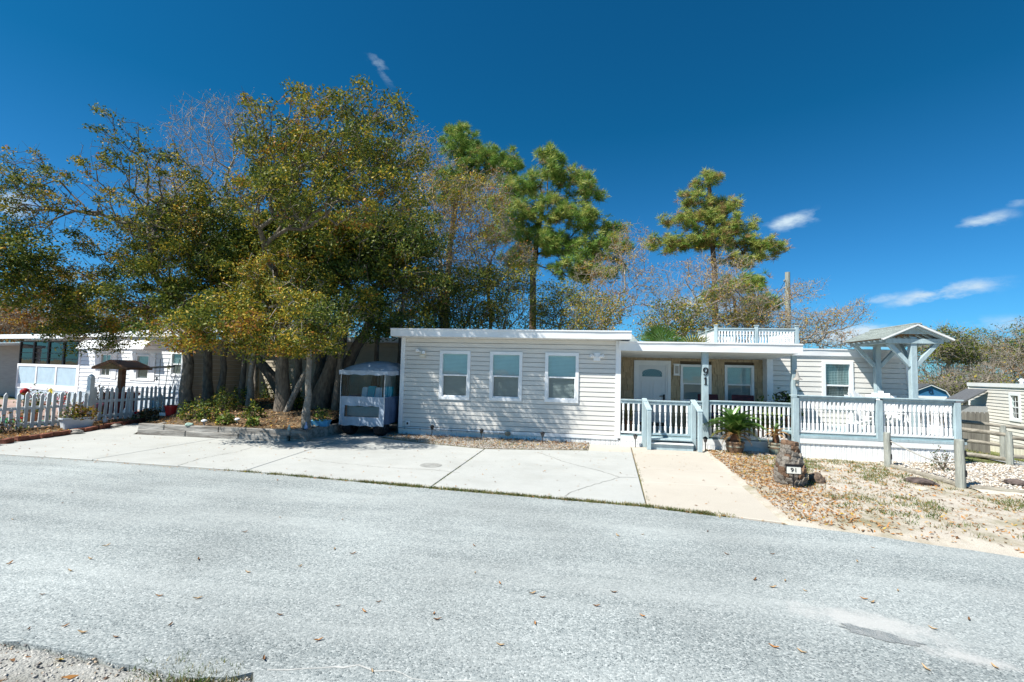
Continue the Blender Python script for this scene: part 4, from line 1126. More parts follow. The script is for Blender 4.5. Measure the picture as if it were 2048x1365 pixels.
for s in (-1, 1):
    x1_, z1_ = XG + s * .66, 2.535; zr = 2.845
    MB().hexa([(XG, YF - .16, zr), (x1_, YF - .16, z1_), (x1_, YB + .14, z1_), (XG, YB + .14, zr), (XG, YF - .16, zr + .02), (x1_, YF - .16, z1_ + .02), (x1_, YB + .14, z1_ + .02), (XG, YB + .14, zr + .02)]).obj('roof_decking', OSB, A)
    for k in range(7):
        y = YF - .05 + k * .21
        MB().bar((XG + s * .30, y, zr - .04 - (zr - z1_) * .4), (XG + s * .65, y, z1_ - .03), .035, .06, up=(0, 1, 0)).obj('rafter', TEAL, A)
    MB().bar((XG, YF - .18, zr + .005), (x1_ + s * .02, YF - .18, z1_ - .005), .03, .055, up=(0, 1, 0)).obj('barge_board', WHITE, A)
    nC = 8
    for k in range(nC):
        t0, t1 = k / nC, (k + 1) / nC
        xa, za = x1_ + (XG - x1_) * t0, z1_ + (zr - z1_) * t0; xb, zb = x1_ + (XG - x1_) * t1, z1_ + (zr - z1_) * t1
        y = YF - .20 + (0 if k % 2 else -.0)
        off = .11 if k % 2 else 0
        while y < YB + .16:
            y2 = min(y + .26 - (off if y < YF - .19 else 0), YB + .16)
            e = .028 + rnd.uniform(0, .004)
            MB().hexa([(xa + s * .01, y + .003, za + .02), (xa + s * .01, y2 - .003, za + .02), (xb, y2 - .003, zb + .02), (xb, y + .003, zb + .02), (xa + s * .01, y + .003, za + .02 + e), (xa + s * .01, y2 - .003, za + .02 + e), (xb, y2 - .003, zb + .026), (xb, y + .003, zb + .026)]).obj('shingle', SHING, A)
            y = y2
MB().b2(XG - .07, XG + .07, YF - .21, YB + .17, 2.865, 2.885).obj('ridge_cap', SHING, A)

# ------------------------------------------------------------------ roof-top sun deck railing
S = thing('roof_deck', 'teal roof deck platform with white balustrade above the porch roof', 'roof deck', (5, 15.6, 2.4))
MB().b2(3.85, 6.12, 15.4, 17.6, 2.41, 2.5).obj('platform', DECKM, S)
for x, y in ((3.84, 15.4), (5.0, 15.4), (6.13, 15.4), (3.84, 16.5), (3.84, 17.6), (6.13, 17.6), (5.0, 17.6)): post(S, x, y, 2.41, 3.20, .09, cap=.025)
bs_ = railing(S, (3.89, 15.4), (4.95, 15.4), 2.56, 3.13, 12, rw=.08)
for a, b_, n in (((5.05, 15.4), (6.08, 15.4), 12), ((3.84, 15.45), (3.84, 16.45), 11), ((3.84, 16.55), (3.84, 17.55), 11), ((3.89, 17.6), (6.08, 17.6), 24), ((6.13, 15.45), (6.13, 17.55), 22)):
    railing(S, a, b_, 2.56, 3.13, n, bal=bs_, rw=.08)

# ------------------------------------------------------------------ neighbour's white house on the left (local frame along its front wall)
LH = thing('neighbor_house', 'white sided mobile home with glazed sunroom and window awnings behind picket fence', 'house', (-18.9, 15.25, 0), R(-13.3), local=True)
WSID = mat('white_aluminium_siding', (.76, .78, .80), .4, .04, 3, rnd_obj=.02)
PBLUE = mat('pale_blue_panel', (.42, .55, .64), .5, .06, 4)
DSCR = mat('dark_screen', (.035, .04, .045), .5, .2, 5)
MB().b2(-4.2, 6.1, .10, 2.6, 0, 2.45).obj('wall', WSID, LH)
TSID = mat('tan_siding', (.50, .44, .345), .55, .05, 3, rnd_obj=.03)
for k in range(14):
    z0 = .48 + k * .144
    MB().hexa([(6.115, .12, z0 + .012), (6.145, .12, z0 + .012), (6.145, 2.58, z0 + .012), (6.115, 2.58, z0 + .012), (6.115, .12, z0 + .144), (6.125, .12, z0 + .144), (6.125, 2.58, z0 + .144), (6.115, 2.58, z0 + .144)]).obj('siding_board', TSID, LH)
LW = [(1.35, 2.05, 1.05, 1.92), (3.45, 4.2, 1.0, 1.9), (5.3, 5.9, 1.2, 2.0)]
siding(LH, .10, 6.1, .48, 2.50, 0, .145, LW, WSID, d=.02)
for i, w in enumerate(LW): window(LH, *w, 0, fw=.06, blind='curtain', grid_=(2, 2) if i == 0 else None)
MB().b2(0, .10, -.03, .12, .3, 2.5).obj('corner_board', TRIMW, LH); MB().b2(6.08, 6.2, -.03, .12, .3, 2.5).obj('corner_board', TRIMW, LH)
for xa, xb in ((1.05, 1.33), (2.08, 2.36), (3.15, 3.43), (4.22, 4.5)): MB().b2(xa, xb, -.035, .0, 1.0, 1.95).obj('shutter', TRIMW, LH)
# sunroom
MB().b2(-4.25, .02, -.03, .10, .46, .66).obj('sunroom_sill', TRIMW, LH)
MB().b2(-4.25, .02, -.03, .10, 1.36, 1.46).obj('sunroom_rail', TRIMW, LH)
for k in range(4): MB().b2(-4.25 + k * 1.39, -4.25 + k * 1.39 + .09, -.032, .10, .66, 1.36).obj('sunroom_stud', TRIMW, LH)
for k in range(3): MB().b2(-4.16 + k * 1.39, -4.16 + k * 1.39 + 1.3, -.01, .09, .66, 1.36).obj('wall_panel', PBLUE, LH)
for k in range(4):
    x0_ = -4.20 + k * 1.05
    w = MB().b2(x0_, x0_ + .05, -.025, .08, 1.46, 2.38).b2(x0_ + 1.0, x0_ + 1.05, -.025, .08, 1.46, 2.38).b2(x0_ + .05, x0_ + 1.0, -.025, .08, 2.33, 2.38).obj('window', DSCR, LH)
    MB().b2(x0_ + .05, x0_ + 1.0, .01, .02, 1.46, 2.33).obj('pane', PANED, w)
    q = MB()
    for j in (1.68, 1.9, 2.1): q.b2(x0_ + .05, x0_ + 1.0, -.005, .012, j - .012, j + .012)
    q.obj('muntin', DSCR, w); MB().b2(x0_ + .05, x0_ + 1.0, .075, .085, 1.46, 2.33).obj('backing', DARK, w)
MB().hexa([(-4.8, -.55, 2.45), (.2, -.55, 2.45), (.2, 4, 2.72), (-4.8, 4, 2.72), (-4.8, -.55, 2.60), (.2, -.55, 2.60), (.2, 4, 2.88), (-4.8, 4, 2.88)]).obj('sunroom_roof', FASC, LH)
MB().b2(-4.8, .2, -.60, -.56, 2.43, 2.55).obj('gutter', TRIMW, LH)
MB().hexa([(.15, -.3, 2.5), (6.4, -.3, 2.5), (6.4, 2.6, 2.85), (.15, 2.6, 2.95), (.15, -.3, 2.6), (6.4, -.3, 2.6), (6.4, 2.6, 2.95), (.15, 2.6, 3.05)]).obj('roof', FASC, LH)
skirting(LH, -4.25, 6.15, 0, .47, -.005, .13, mat('pale_blue_skirting', (.55, .65, .72), .5, .08, 4, rnd_obj=.05), 'skirting_panel')
# curved window awnings of ribbed metal
for (xa, xb) in ((.75, 2.35), (3.0, 4.6)):
    q = MB(); n = 24; prof = [(0.0, 2.42), (-.16, 2.40), (-.32, 2.32), (-.44, 2.20), (-.50, 2.06)]
    vs = []
    for k in range(n + 1):
        x = xa + (xb - xa) * k / n; e = .012 if k % 2 else 0
        vs += [(x, y_ - e, z_ + e) for y_, z_ in prof]
    fs = [(k * 5 + j, k * 5 + j + 1, (k + 1) * 5 + j + 1, (k + 1) * 5 + j) for k in range(n) for j in range(4)]
    q.add(vs, fs); aw = q.obj('awning', TRIMW, LH, fix=False)
    for x in (xa + .02, xb - .02): MB().tube([(x, -.48, 2.07), (x, -.02, 1.75)], .010, 6).obj('awning_arm', TRIMW, aw)
# open porch at the far left of that house
MB().hexa([(-8.5, -1.0, 2.12), (-4.7, -1.0, 2.12), (-4.7, 3, 2.42), (-8.5, 3, 2.42), (-8.5, -1.0, 2.22), (-4.7, -1.0, 2.22), (-4.7, 3, 2.52), (-8.5, 3, 2.52)]).obj('porch_roof', mat('pale_grey_metal_roof', (.55, .60, .62), .4, .06, 4), LH)
MB().b2(-8.5, -4.3, .6, .7, 0, 2.3).obj('porch_wall', mat('grey_siding', (.33, .33, .33), .7, .1, 6, stretch=(.2, 1, 8)), LH)
for x in (-4.95, -6.6): MB().b2(x - .06, x + .06, -.95, -.83, 0, 2.12).obj('porch_post', TRIMW, LH)
MB().b2(-8, -4.9, -.92, -.86, .85, .92).obj('porch_rail', TRIMW, LH)

# tan house behind the trunks, long wall with white roof edge
BH = thing('tan_house', 'tan sided house glimpsed between the tree trunks', 'house', (-12.2, 15.6, 0), R(-2), local=True)
MB().b2(0, 9.2, .1, 6, 0, 2.4).obj('wall', TSID, BH)
siding(BH, 0, 9.2, .5, 2.5, 0, .15, [(6.2, 7.0, 1.1, 2.0)], TSID, d=.02); window(BH, 6.2, 7.0, 1.1, 2.0, 0, fw=.06)
MB().b2(-.05, 9.25, -.015, .08, .30, .49).obj('base_trim', TRIMW, BH); skirting(BH, 0, 9.2, 0, .3, 0, .2, mat('tan_skirting', (.33, .29, .22), .8, .1), 'skirting_panel')
MB().b2(-.3, 9.6, -.35, 6.3, 2.5, 2.66).obj('roof', FASC, BH)
CP = thing('white_carport', 'white roofed carport showing between the covered cart and the house', 'carport', (-6.6, 17.0, 0), 0)
MB().hexa([(-8.9, 16.2, 2.36), (-5.2, 16.2, 2.02), (-5.2, 21, 2.02), (-8.9, 21, 2.36), (-8.9, 16.2, 2.62), (-5.2, 16.2, 2.22), (-5.2, 21, 2.22), (-8.9, 21, 2.62)]).obj('roof', FASC, CP)
for x, y in ((-8.7, 16.4), (-5.4, 16.4), (-8.7, 20.8), (-5.4, 20.8)): MB().b2(x - .06, x + .06, y - .06, y + .06, 0, 2.1).obj('post', TRIMW, CP)
MB().b2(-8.8, -5.3, 16.30, 16.36, 1.62, 1.98).obj('fascia_board', TRIMW, CP); MB().b2(-8.8, -5.3, 18.5, 18.6, 0, 1.95).obj('back_wall', mat('carport_grey_wall', (.38, .36, .34), .8, .1), CP)  # back wall in one even mid grey

# ------------------------------------------------------------------ picket fence
PICK = mat('white_picket_paint', (.74, .76, .77), .55, .06, 8, dirt=.15, rnd_obj=.04)
pk = MB().ext([(-.035, 0), (.035, 0), (.035, .80), (0, .86), (-.035, .80)], 'x', -.01, .01).mesh('picket', PICK)
def picket_fence(label, a, b_, sp, h, z, skip=(), seed=1, short=()):
    root = thing('picket_fence', label, 'fence', ((a[0] + b_[0]) / 2, (a[1] + b_[1]) / 2, z)); A_, B_ = Vector((*a, 0)), Vector((*b_, 0)); d = B_ - A_
    n = int(d.length / sp); r = random.Random(seed); ang = math.atan2(d.y, d.x) - math.pi / 2
    for zr in (.17, .62):
        MB().bar((a[0] - .03, a[1], z + zr * h), (b_[0] - .03, b_[1], z + zr * h), .03, .07).obj('rail', PICK, root)
    for k in range(n + 1):
        if k in skip: continue
        p = A_ + d * (k / n)
        inst('picket', pk, root, (p.x, p.y, z + r.uniform(.02, .05)), (r.uniform(-.03, .03), r.uniform(-.02, .02), ang), (1, 1, h / .86 * (r.uniform(.55, .6) if k in short else r.uniform(.97, 1.03))))
    return root
pf = picket_fence('white picket fence section left of the white planter tub', (-12.75, 7.2), (-12.6, 10.4), .135, .80, .03, seed=2, short=(12,))
pf2 = picket_fence('white picket fence section in front of the wishing well', (-12.62, 10.65), (-12.35, 12.75), .128, .86, .06, seed=3)
def fence_post(label, x, y, h, w=.11, tilt=0):
    r = thing('fence_post', label, 'post', (x, y, .02)); b = MB(); b.b2(x - w / 2, x + w / 2, y - w / 2, y + w / 2, .02, h)
    b.obj('shaft', PICK, r); MB().lathe([(w * .62, h), (w * .66, h + .02), (w * .45, h + .05), (w * .1, h + .08)], 8, (x, y, 0)).obj('cap', PICK, r); r.rotation_euler = (0, tilt, 0); return r
fence_post('tall white fence post beside the planter tub', -12.6, 10.5, 1.22)
fence_post('slim white post at the far left with a feeder hung on it', -13.1, 8.0, 1.45, .09, .05)
fence_post('leaning white post at the right end of the picket fence', -12.25, 12.95, 1.1, .09, .12)

# ------------------------------------------------------------------ garden things behind and before the fence
def leafball(name, label, cat, c, r, n, mats, probs, seed, size=(.03, .07), zs_=.8, parent=None, group=None, stems=True):
    rs = np.random.RandomState(seed); d = rs.normal(size=(n, 3)); d /= np.linalg.norm(d, axis=1)[:, None]
    lump = 1 + .35 * np.sin(d[:, 0] * 5 + seed) * np.cos(d[:, 1] * 4 + seed * 2)
    pos = d * (r * lump * rs.uniform(.35, 1, n) ** .5)[:, None]; pos[:, 2] = np.abs(pos[:, 2]) * zs_ * 1.3
    v, q = quads_leaf(pos, rs.uniform(*size, n), rs, .3, .5, .4)
    root = thing(name, label, cat, c, 0, group) if parent is None else parent
    lf = bpy.data.objects.new('foliage', np_mesh('foliage', v, q, None, mats, rs.choice(len(mats), n, p=probs))); COL.objects.link(lf); lf.parent = root
    if parent is not None: lf.location = Vector(c) - org(parent)
    if stems:
        b = MB()
        for k in range(7):
            a = rs.uniform(0, 6.28); e = rs.uniform(.5, .9)
            b.tube([(0, 0, -.03), (math.cos(a) * r * e * .4, math.sin(a) * r * e * .4, r * zs_ * .5), (math.cos(a) * r * e * .8, math.sin(a) * r * e * .8, r * zs_ * .95)], [.008, .006, .003], 4)
        st = b.obj('stem', BARKG); st.parent = root
        if parent is not None: st.location = Vector(c) - org(parent)
    return root

SHR = [LF[0], LF[1], leaf('shrub_leaf_light', (.15, .23, .04))]
RED = mat('red_plastic', (.55, .03, .03), .35, .08, 4); FLR = mat('red_petal', (.60, .02, .03), .6, .1, 6, trans=.2); YEL = mat('yellow_petal', (.80, .62, .03), .6, .1, 6, trans=.2)
PINK = mat('pink_paint', (.55, .22, .30), .6, .1, 6); BLUE = mat('light_blue_glaze', (.16, .42, .60), .35, .1, 6); PURP = mat('purple_paint', (.20, .07, .22), .5, .1, 6)
BRN = mat('brown_stained_wood', (.21, .10, .055), .7, .2, 10, stretch=(1, .3, 1)); TERRA = mat('terracotta', (.40, .17, .09), .8, .1, 6)
# planter tub
t = thing('planter_tub', 'oblong white planter tub with dried plants by the tall fence post', 'planter', (-12.0, 9.75, .03), R(75), local=True)
b = MB(); o_ = [(.34 * math.cos(a) * (1 if abs(math.cos(a)) < .99 else 1), .16 * math.sin(a)) for a in np.linspace(0, 2 * math.pi, 25)[:-1]]
def oblong(s, n=24): return [(math.copysign(abs(math.cos(a)) ** .5, math.cos(a)) * .33 * s, math.copysign(abs(math.sin(a)) ** .5, math.sin(a)) * .16 * s) for a in [2 * math.pi * k / n for k in range(n)]]
rings = [(.84, 0), (.90, .12), (.96, .22), (1.06, .235), (1.06, .27), (.98, .27), (.95, .22)]
for s, z in rings: b.v += [(x, y, z) for x, y in oblong(s)]
for i in range(len(rings) - 1):
    for k in range(24): b.f.append((i * 24 + k, i * 24 + (k + 1) % 24, (i + 1) * 24 + (k + 1) % 24, (i + 1) * 24 + k)); b.m.append(0)
b.f.append(tuple(range(24))[::-1]); b.m.append(0); b.obj('tub', mat('white_plastic_tub', (.68, .73, .77), .45, .04, 4), t)
b = MB(); b.add([(x, y, .225) for x, y in oblong(.94)], [tuple(range(24))]); b.obj('soil', MULCH, t, fix=False)
leafball('plant', None, None, (.10, 0, .22), .26, 420, [LF[4], LF[2], SHR[0]], [.55, .25, .2], 3, (.04, .10), 1.0, t)
leafball('plant', None, None, (-.14, 0, .22), .22, 260, [SHR[0], SHR[1], LF[4]], [.45, .3, .25], 4, (.03, .08), 1.3, t)
# wishing well
wx, wy, _ = (-14.027, 12.600, 0.785)
t = thing('wishing_well', 'brown gable roofed wishing well behind the picket fence', 'wishing well', (wx, wy, 0))
MB().lathe([(.42, 0), (.42, .62), (.48, .62), (.48, .70), (.40, .70)], 12, (wx, wy, 0)).obj('well_wall', mat('dark_red_boards', (.20, .045, .04), .8, .2, 8), t)
MB().b2(wx - .07, wx + .07, wy - .07, wy + .07, .1, 1.45).obj('post', BRN, t)
for s in (-1, 1): MB().hexa([(wx, wy - .42, 1.62), (wx + s * .62, wy - .42, 1.40), (wx + s * .62, wy + .42, 1.40), (wx, wy + .42, 1.62), (wx, wy - .42, 1.69), (wx + s * .62, wy - .42, 1.47), (wx + s * .62, wy + .42, 1.47), (wx, wy + .42, 1.69)]).obj('roof_panel', BRN, t)
MB().ext([(wx - .50, 1.41), (wx + .50, 1.41), (wx, 1.60)], 'y', wy - .40, wy - .37).obj('gable_board', OSB, t)
# plants and trinkets
leafball('succulent', 'bright green succulent clump at the foot of the picket fence', 'plant', (*(-12.826, 9.212), .03), .14, 260, [SHR[2]], [1], 5, (.03, .06), .8)
def flower_plant(label, c, col, seed, n=8, h=.22):
    r = leafball('flower_plant', label, 'flower', c, .13, 130, [SHR[0], SHR[1]], [.6, .4], seed, (.03, .06), 1.0)
    q = random.Random(seed)
    for k in range(n):
        a = q.uniform(0, 6.28); rr = q.uniform(.02, .12); z = h * q.uniform(.7, 1.1)
        b = MB().lathe([(.004, -.02), (.03, 0), (.034, .018), (.008, .026)], 7, (rr * math.cos(a), rr * math.sin(a), z)); f_ = b.obj('blossom', col); f_.parent = r
    return r
flower_plant('red geranium by the far left picket fence', (*(-13.221, 9.462), .03), FLR, 6)
flower_plant('red flowers in front of the right picket section', (*(-12.361, 11.608), .04), FLR, 8, 5)
flower_plant('pink flowers behind the left picket section', (-14.2, 9.0, .02), PINK, 9, 12, .35)
flower_plant('pale pink flowers behind the right picket section', (-13.6, 11.6, .02), PINK, 10, 10, .4)
leafball('dry_shrub', 'brown dried shrub at the left edge beside the fence', 'shrub', (*(-12.241, 8.532), .03), .28, 260, [LF[4], LF[0]], [.7, .3], 11, (.03, .07), 1.2)
leafball('dead_leaf_clump', 'clump of brown dead leaves at the end of the brick edging', 'plant', (*(-12.152, 11.837), .08), .30, 420, [LF[4], FALL[2], SHR[0]], [.55, .3, .15], 12, (.05, .11), .7)
def orb(name, label, c, r, m, stake=.0, cat='ornament'):
    t = thing(name, label, cat, c); MB().lathe([(r * math.sin(a), -r * math.cos(a) + stake) for a in np.linspace(.08, math.pi - .08, 10)], 14, c).obj('ball', m, t, smooth=True)
    if stake: MB().tube([c, (c[0], c[1], c[2] + stake - r * .9)], .012, 6).obj('stake', BLACK, t)
orb('gazing_ball', 'red glossy garden ball on a stake behind the left pickets', (-14.909, 10.707, 0.050), .10, RED, .72)
t = thing('flower_pinwheel', 'yellow flower pinwheel above the left pickets', 'pinwheel', (-13.461, 10.255, 0.050)); px_, py_, pz_ = t.location
b = MB()
for k in range(10):
    a = 2 * math.pi * k / 10; b.add([(px_, py_ - .02, pz_ + .80), (px_ + .05 * math.cos(a - .3), py_ - .03, pz_ + .80 + .05 * math.sin(a - .3)), (px_ + .12 * math.cos(a), py_ - .01, pz_ + .80 + .12 * math.sin(a)), (px_ + .05 * math.cos(a + .3), py_ - .03, pz_ + .80 + .05 * math.sin(a + .3))], [(0, 1, 2, 3)])
b.obj('petals', YEL, t, fix=False); MB().tube([(px_, py_, pz_), (px_, py_, pz_ + .8)], .008, 5).obj('stake', mat('green_stake', (.05, .2, .06), .5), t)
t = thing('bird_feeder', 'purple house shaped bird feeder hung on the slim post', 'bird feeder', (-13.0, 7.95, .9)); q = (-13.0, 7.95)
MB().b2(q[0] - .08, q[0] + .08, q[1] - .08, q[1] + .08, .92, 1.08).obj('box', BLUE, t)
MB().ext([(q[0] - .13, 1.08), (q[0] + .13, 1.08), (q[0] + .05, 1.17), (q[0] - .05, 1.17)], 'y', q[1] - .12, q[1] + .12).obj('roof', PURP, t); MB().b2(q[0] - .11, q[0] + .11, q[1] - .11, q[1] + .11, .895, .92).obj('tray', PURP, t)
bx_, by_, _ = (-13.428, 14.192, 0.050)
t = thing('bird_bath', 'light blue bird bath in front of the white house skirting', 'bird bath', (bx_, by_, .02)); MB().lathe([(.16, 0), (.14, .05), (.05, .1), (.045, .5), (.08, .55), (.28, .62), (.30, .66), (.27, .66), (.1, .6)], 18, (bx_, by_, .02)).obj('bowl', BLUE, t, smooth=True)
rx_, ry_, _ = (-11.552, 11.923, 0.100)
t = thing('red_tub', 'red plastic tub with planks beside the leaning post', 'tub', (rx_, ry_, .08)); MB().lathe([(.13, 0), (.18, .34), (.195, .34), (.195, .37), (.165, .37), (.12, .05)], 18, (rx_, ry_, .08)).obj('bucket', RED, t); MB().box((rx_ - .16, ry_ - .08, .20), (.3, .03, .08)).obj('plank', WHITE, t); MB().box((rx_ - .16, ry_ - .08, .10), (.3, .03, .08)).obj('plank', TERRA, t)
# windmill-like trellis of thin poles
tx, ty, _ = (-12.910, 12.900, 0.504)
t = thing('wind_spinner', 'thin metal garden spinner on leaning poles', 'wind spinner', (tx, ty, .05))
for dx, lx in ((-.10, -.02), (.05, .14), (.14, .42)): MB().tube([(tx + dx, ty, .05), (tx + dx + lx, ty, 1.75)], .010, 5).obj('pole', GREYP, t)
b = MB(); b.tube([(tx - .05 + .30 * math.cos(a), ty + .30 * math.sin(a), 1.50 + .03 * math.cos(a)) for a in np.linspace(0, 2 * math.pi, 24)], .018, 6); b.obj('ring', WOODG, t)
b = MB()
for k in range(8): a = k * math.pi / 4; b.bar((tx - .18, ty - .02, 1.16), (tx - .18 + .09 * math.cos(a), ty - .02, 1.16 + .09 * math.sin(a)), .025, .006)
b.obj('vane', GREYP, t); b = MB()
for k in range(6): a = k * 1.05; b.box((tx + .22 + .05 * math.cos(a), ty - .03, 1.50 + .05 * math.sin(a)), (.05, .01, .03), (0, -a, 0))
b.obj('sunflower', YEL, t)
def figurine(label, c, h, m):
    t = thing('garden_figurine', label, 'figurine', c); x, y, z = c
    MB().lathe([(h * .20, 0), (h * .26, h * .2), (h * .22, h * .45), (h * .10, h * .62), (h * .14, h * .72), (h * .13, h * .86), (h * .04, h)], 10, c).obj('body', m, t, smooth=True); MB().box((x, y - h * .16, z + h * .77), (h * .06, h * .12, h * .05)).obj('beak', TERRA, t)
figurine('small white bird figurine on the brick edging', (*(-12.323, 10.710), .05), .20, TRIMW)
figurine('white figurine behind the right picket section', (-13.4, 12.3, .0), .5, TRIMW); figurine('pale blue figurine behind the right pickets', (-13.2, 12.9, .0), .5, BLUE)
figurine('cream pillar figurine near the right picket end', (-12.8, 12.75, .0), .7, CREAM); figurine('pink figurine behind the tall fence post', (-13.6, 11.2, .0), .55, PINK)
def pot(label, x, y, r, h, m, seed, leaf=None, nm='flower_pot'):
    t = thing(nm, label, 'pot', (x, y, .02)); MB().lathe([(r * .7, 0), (r * .95, h * .8), (r * 1.08, h * .82), (r * 1.08, h), (r * .92, h), (r * .9, h * .8)], 14, (x, y, .02)).obj('pot', m, t)
    leafball('plant', None, None, (x, y, h), r * 1.5, 200, leaf or [SHR[0], SHR[1]], [.6, .4] if leaf is None else [1 / len(leaf)] * len(leaf), seed, (.04, .09), 1.2, t)
pot('dark red pot on the turf behind the left pickets', -14.6, 9.7, .22, .35, mat('dark_red_glaze', (.14, .03, .03), .4), 21); pot('terracotta pot beside the sunroom', -15.6, 11.5, .2, .35, TERRA, 22, [PINK, SHR[0]]); pot('green planted pot behind the left pickets', -13.7, 10.0, .2, .3, TERRA, 23); pot('brown pot hung with dry fern by the sunroom', -14.0, 11.9, .22, .5, BRN, 24, [LF[4], LF[0]]); pot('white pot with red flowers by the sunroom wall', -16.6, 13.0, .14, .25, TRIMW, 25, [FLR, SHR[0]])
# brick edging, brick by brick
be = thing('brick_edging', 'curved edging of red bricks between garden soil and driveway', 'edging', (-11.4, 9, 0))
ln = [(-10.971, 7.102), (-11.073, 7.618), (-11.229, 7.970), (-11.319, 8.863), (-11.551, 9.692), (-11.758, 10.350), (-12.035, 11.204), (-12.302, 11.919)]
bk = MB().box((0, 0, .035), (.20, .095, .11)).mesh('brick', BRICK, bevel=.006); acc = 0; rb = random.Random(5)
for a, b_ in zip(ln[:-1], ln[1:]):
    L_ = math.dist(a, b_); n = max(1, int(L_ / .212)); an = math.atan2(b_[1] - a[1], b_[0] - a[0])
    for k in range(n): t_ = (k + .5) / n; inst('brick', bk, be, (a[0] + (b_[0] - a[0]) * t_ + rb.uniform(-.01, .01), a[1] + (b_[1] - a[1]) * t_ + rb.uniform(-.01, .01), rb.uniform(-.005, .012)), (rb.uniform(-.05, .05), rb.uniform(-.05, .05), an + rb.uniform(-.05, .05)))

def rock(name, label, c, s, m, seed, cat='rock', group=None):
    bm = bmesh.new(); bmesh.ops.create_icosphere(bm, subdivisions=3, radius=1)
    for v in bm.verts:
        k = 1 + .28 * noise.noise(v.co * 1.3 + Vector((seed, 0, 0))) + .12 * noise.noise(v.co * 4 + Vector((seed, 3, 0)))
        v.co = Vector((v.co.x * s[0] * k, v.co.y * s[1] * k, max(v.co.z, -.35) * s[2] * k))
    me = bpy.data.meshes.new(name); bm.to_mesh(me); bm.free(); me.materials.append(m)
    o = inst(name, me, None, c, (0, 0, seed)); return tag(o, label, cat, group)
STONE = mat('grey_stone', (.36, .33, .29), .9, .2, 9, bump=.6, bscale=30); STONED = mat('dark_lava_stone', (.13, .10, .09), .95, .3, 12, bump=.9, bscale=40)
for k, (p, s) in enumerate((((-11.353, 9.199), .16), ((-11.637, 10.397), .12), ((-12.523, 12.275), .10), ((-13.390, 13.238), .12))):
    rock('stone', ['flat pale stone before the planter tub', 'small stone inside the brick edging', 'grey stone where brick edging meets the mound', 'rounded stone at the foot of the mound'][k], (*p, .04), (s, s * .6, s * .4), STONE, k + .5)

# ------------------------------------------------------------------ timber retaining wall round the mound
TW = thing('timber_edging', 'two course wall of weathered grey landscape timbers round the mound', 'retaining wall', (-8, 9.7, 0))
fx = [(-10.12, 9.60), (-8.9, 9.63), (-7.6, 9.66), (-6.45, 9.70)]
def timber(a, b_, z, h=.118, w=.13, e=.006):
    u = (Vector(b_) - Vector(a)).normalized(); a2, b2v = Vector(a) + u * e, Vector(b_) - u * e
    MB().bar((*a2, z + h / 2), (*b2v, z + h / 2), h, w, up=(0, 0, 1)).obj('timber', WOODG, TW, bevel=.012)
for i in range(3): timber(fx[i], fx[i + 1], .0)
for a, b_ in (((-10.12, 9.61), (-9.45, 9.625)), ((-9.45, 9.625), (-8.1, 9.665)), ((-8.1, 9.665), (-6.40, 9.71))): timber(a, b_, .122)
for z in (0, .122): timber((-6.40, 9.66 + (.08 if z else .07)), (-6.16, 10.75), z, .118, .14)
for z in (0, .122): timber((-6.16, 10.75), (-6.12, 12.9), z, .118, .14)
for x, z in ((-6.33, .0), (-6.33, .122)): MB().bar((-6.42, 9.76, z + .059), (-6.06, 9.80, z + .059), .118, .13, up=(0, 0, 1)).obj('timber', WOODG, TW, bevel=.012)
MB().bar((-10.14, 9.65, .06), (-10.7, 10.9, .06), .118, .13, up=(0, 0, 1)).obj('timber', WOODG, TW, bevel=.012)
# things on the mound
def mush(label, p):
    x, y = p; z = mound_z(x, y); t = thing('solar_light', label, 'garden light', (x, y, z)); MB().tube([(x, y, z), (x, y, z + .10)], .012, 6).obj('stake', GREYP, t); MB().lathe([(.03, .08), (.065, .10), (.06, .125), (.02, .145)], 12, (x, y, z)).obj('cap', TRIMW, t)
mush('white mushroom garden light on the left part of the mound', (-8.711, 9.882, 0.240)[:2]); mush('white mushroom garden light near the middle of the mound', (-8.206, 10.308, 0.240)[:2])
lb = [("leafy green shrub at the foot of the leftmost thick trunk", (-9.830, 10.761, 0.350), .34), ("dark green shrub between the two left trunks", (-9.621, 11.514, 0.400), .42), ("dark shrub under the leaning trunk", (-9.762, 12.483, 0.420), .40), ("low shrub by the white lichened trunk", (-8.356, 11.025, 0.360), .26), ("upright shrub by the leaning stump", (-10.757, 15.236, 0.450), .5), ("dark shrub behind the leaning log", (-10.397, 15.462, 0.450), .45), ("shrub left of the pale front trunk", (-8.024, 12.298, 0.400), .28), ("low bright green clump by the timbers", (-8.447, 10.244, 0.260), .2), ("small green clump at the middle of the timbers", (-7.654, 10.117, 0.260), .16), ("shrub behind the pale front trunk", (-7.951, 13.433, 0.420), .35), ("dark shrub at the left foot of the mound", (-9.176, 10.507, 0.300), .3)]
for k, (l_, p, r) in enumerate(lb):
    z = mound_z(p[0], p[1]); leafball('shrub', l_, 'shrub', (p[0], p[1], z), r, int(1500 * r + 120), SHR + [LF[2]], [.5, .25, .17, .08] if k not in (7, 8) else [.1, .2, .6, .1], 50 + k, (.035, .085), 1.1)
bx_, by_, bz_ = (-6.217, 10.566, 0.250)
t = thing('blue_planter', 'bright blue planter box with succulents on the timber corner', 'planter', (bx_, by_, .24), R(10), local=True)
MB().hexa([(-.17, -.09, 0), (.17, -.09, 0), (.17, .09, 0), (-.17, .09, 0), (-.22, -.12, .15), (.22, -.12, .15), (.22, .12, .15), (-.22, .12, .15)]).obj('box', mat('blue_plastic', (.10, .36, .62), .4, .08), t, bevel=.008)
leafball('plant', None, None, (0, 0, .13), .20, 260, [SHR[0], SHR[2], LF[1]], [.4, .4, .2], 70, (.03, .08), 1.2, t)
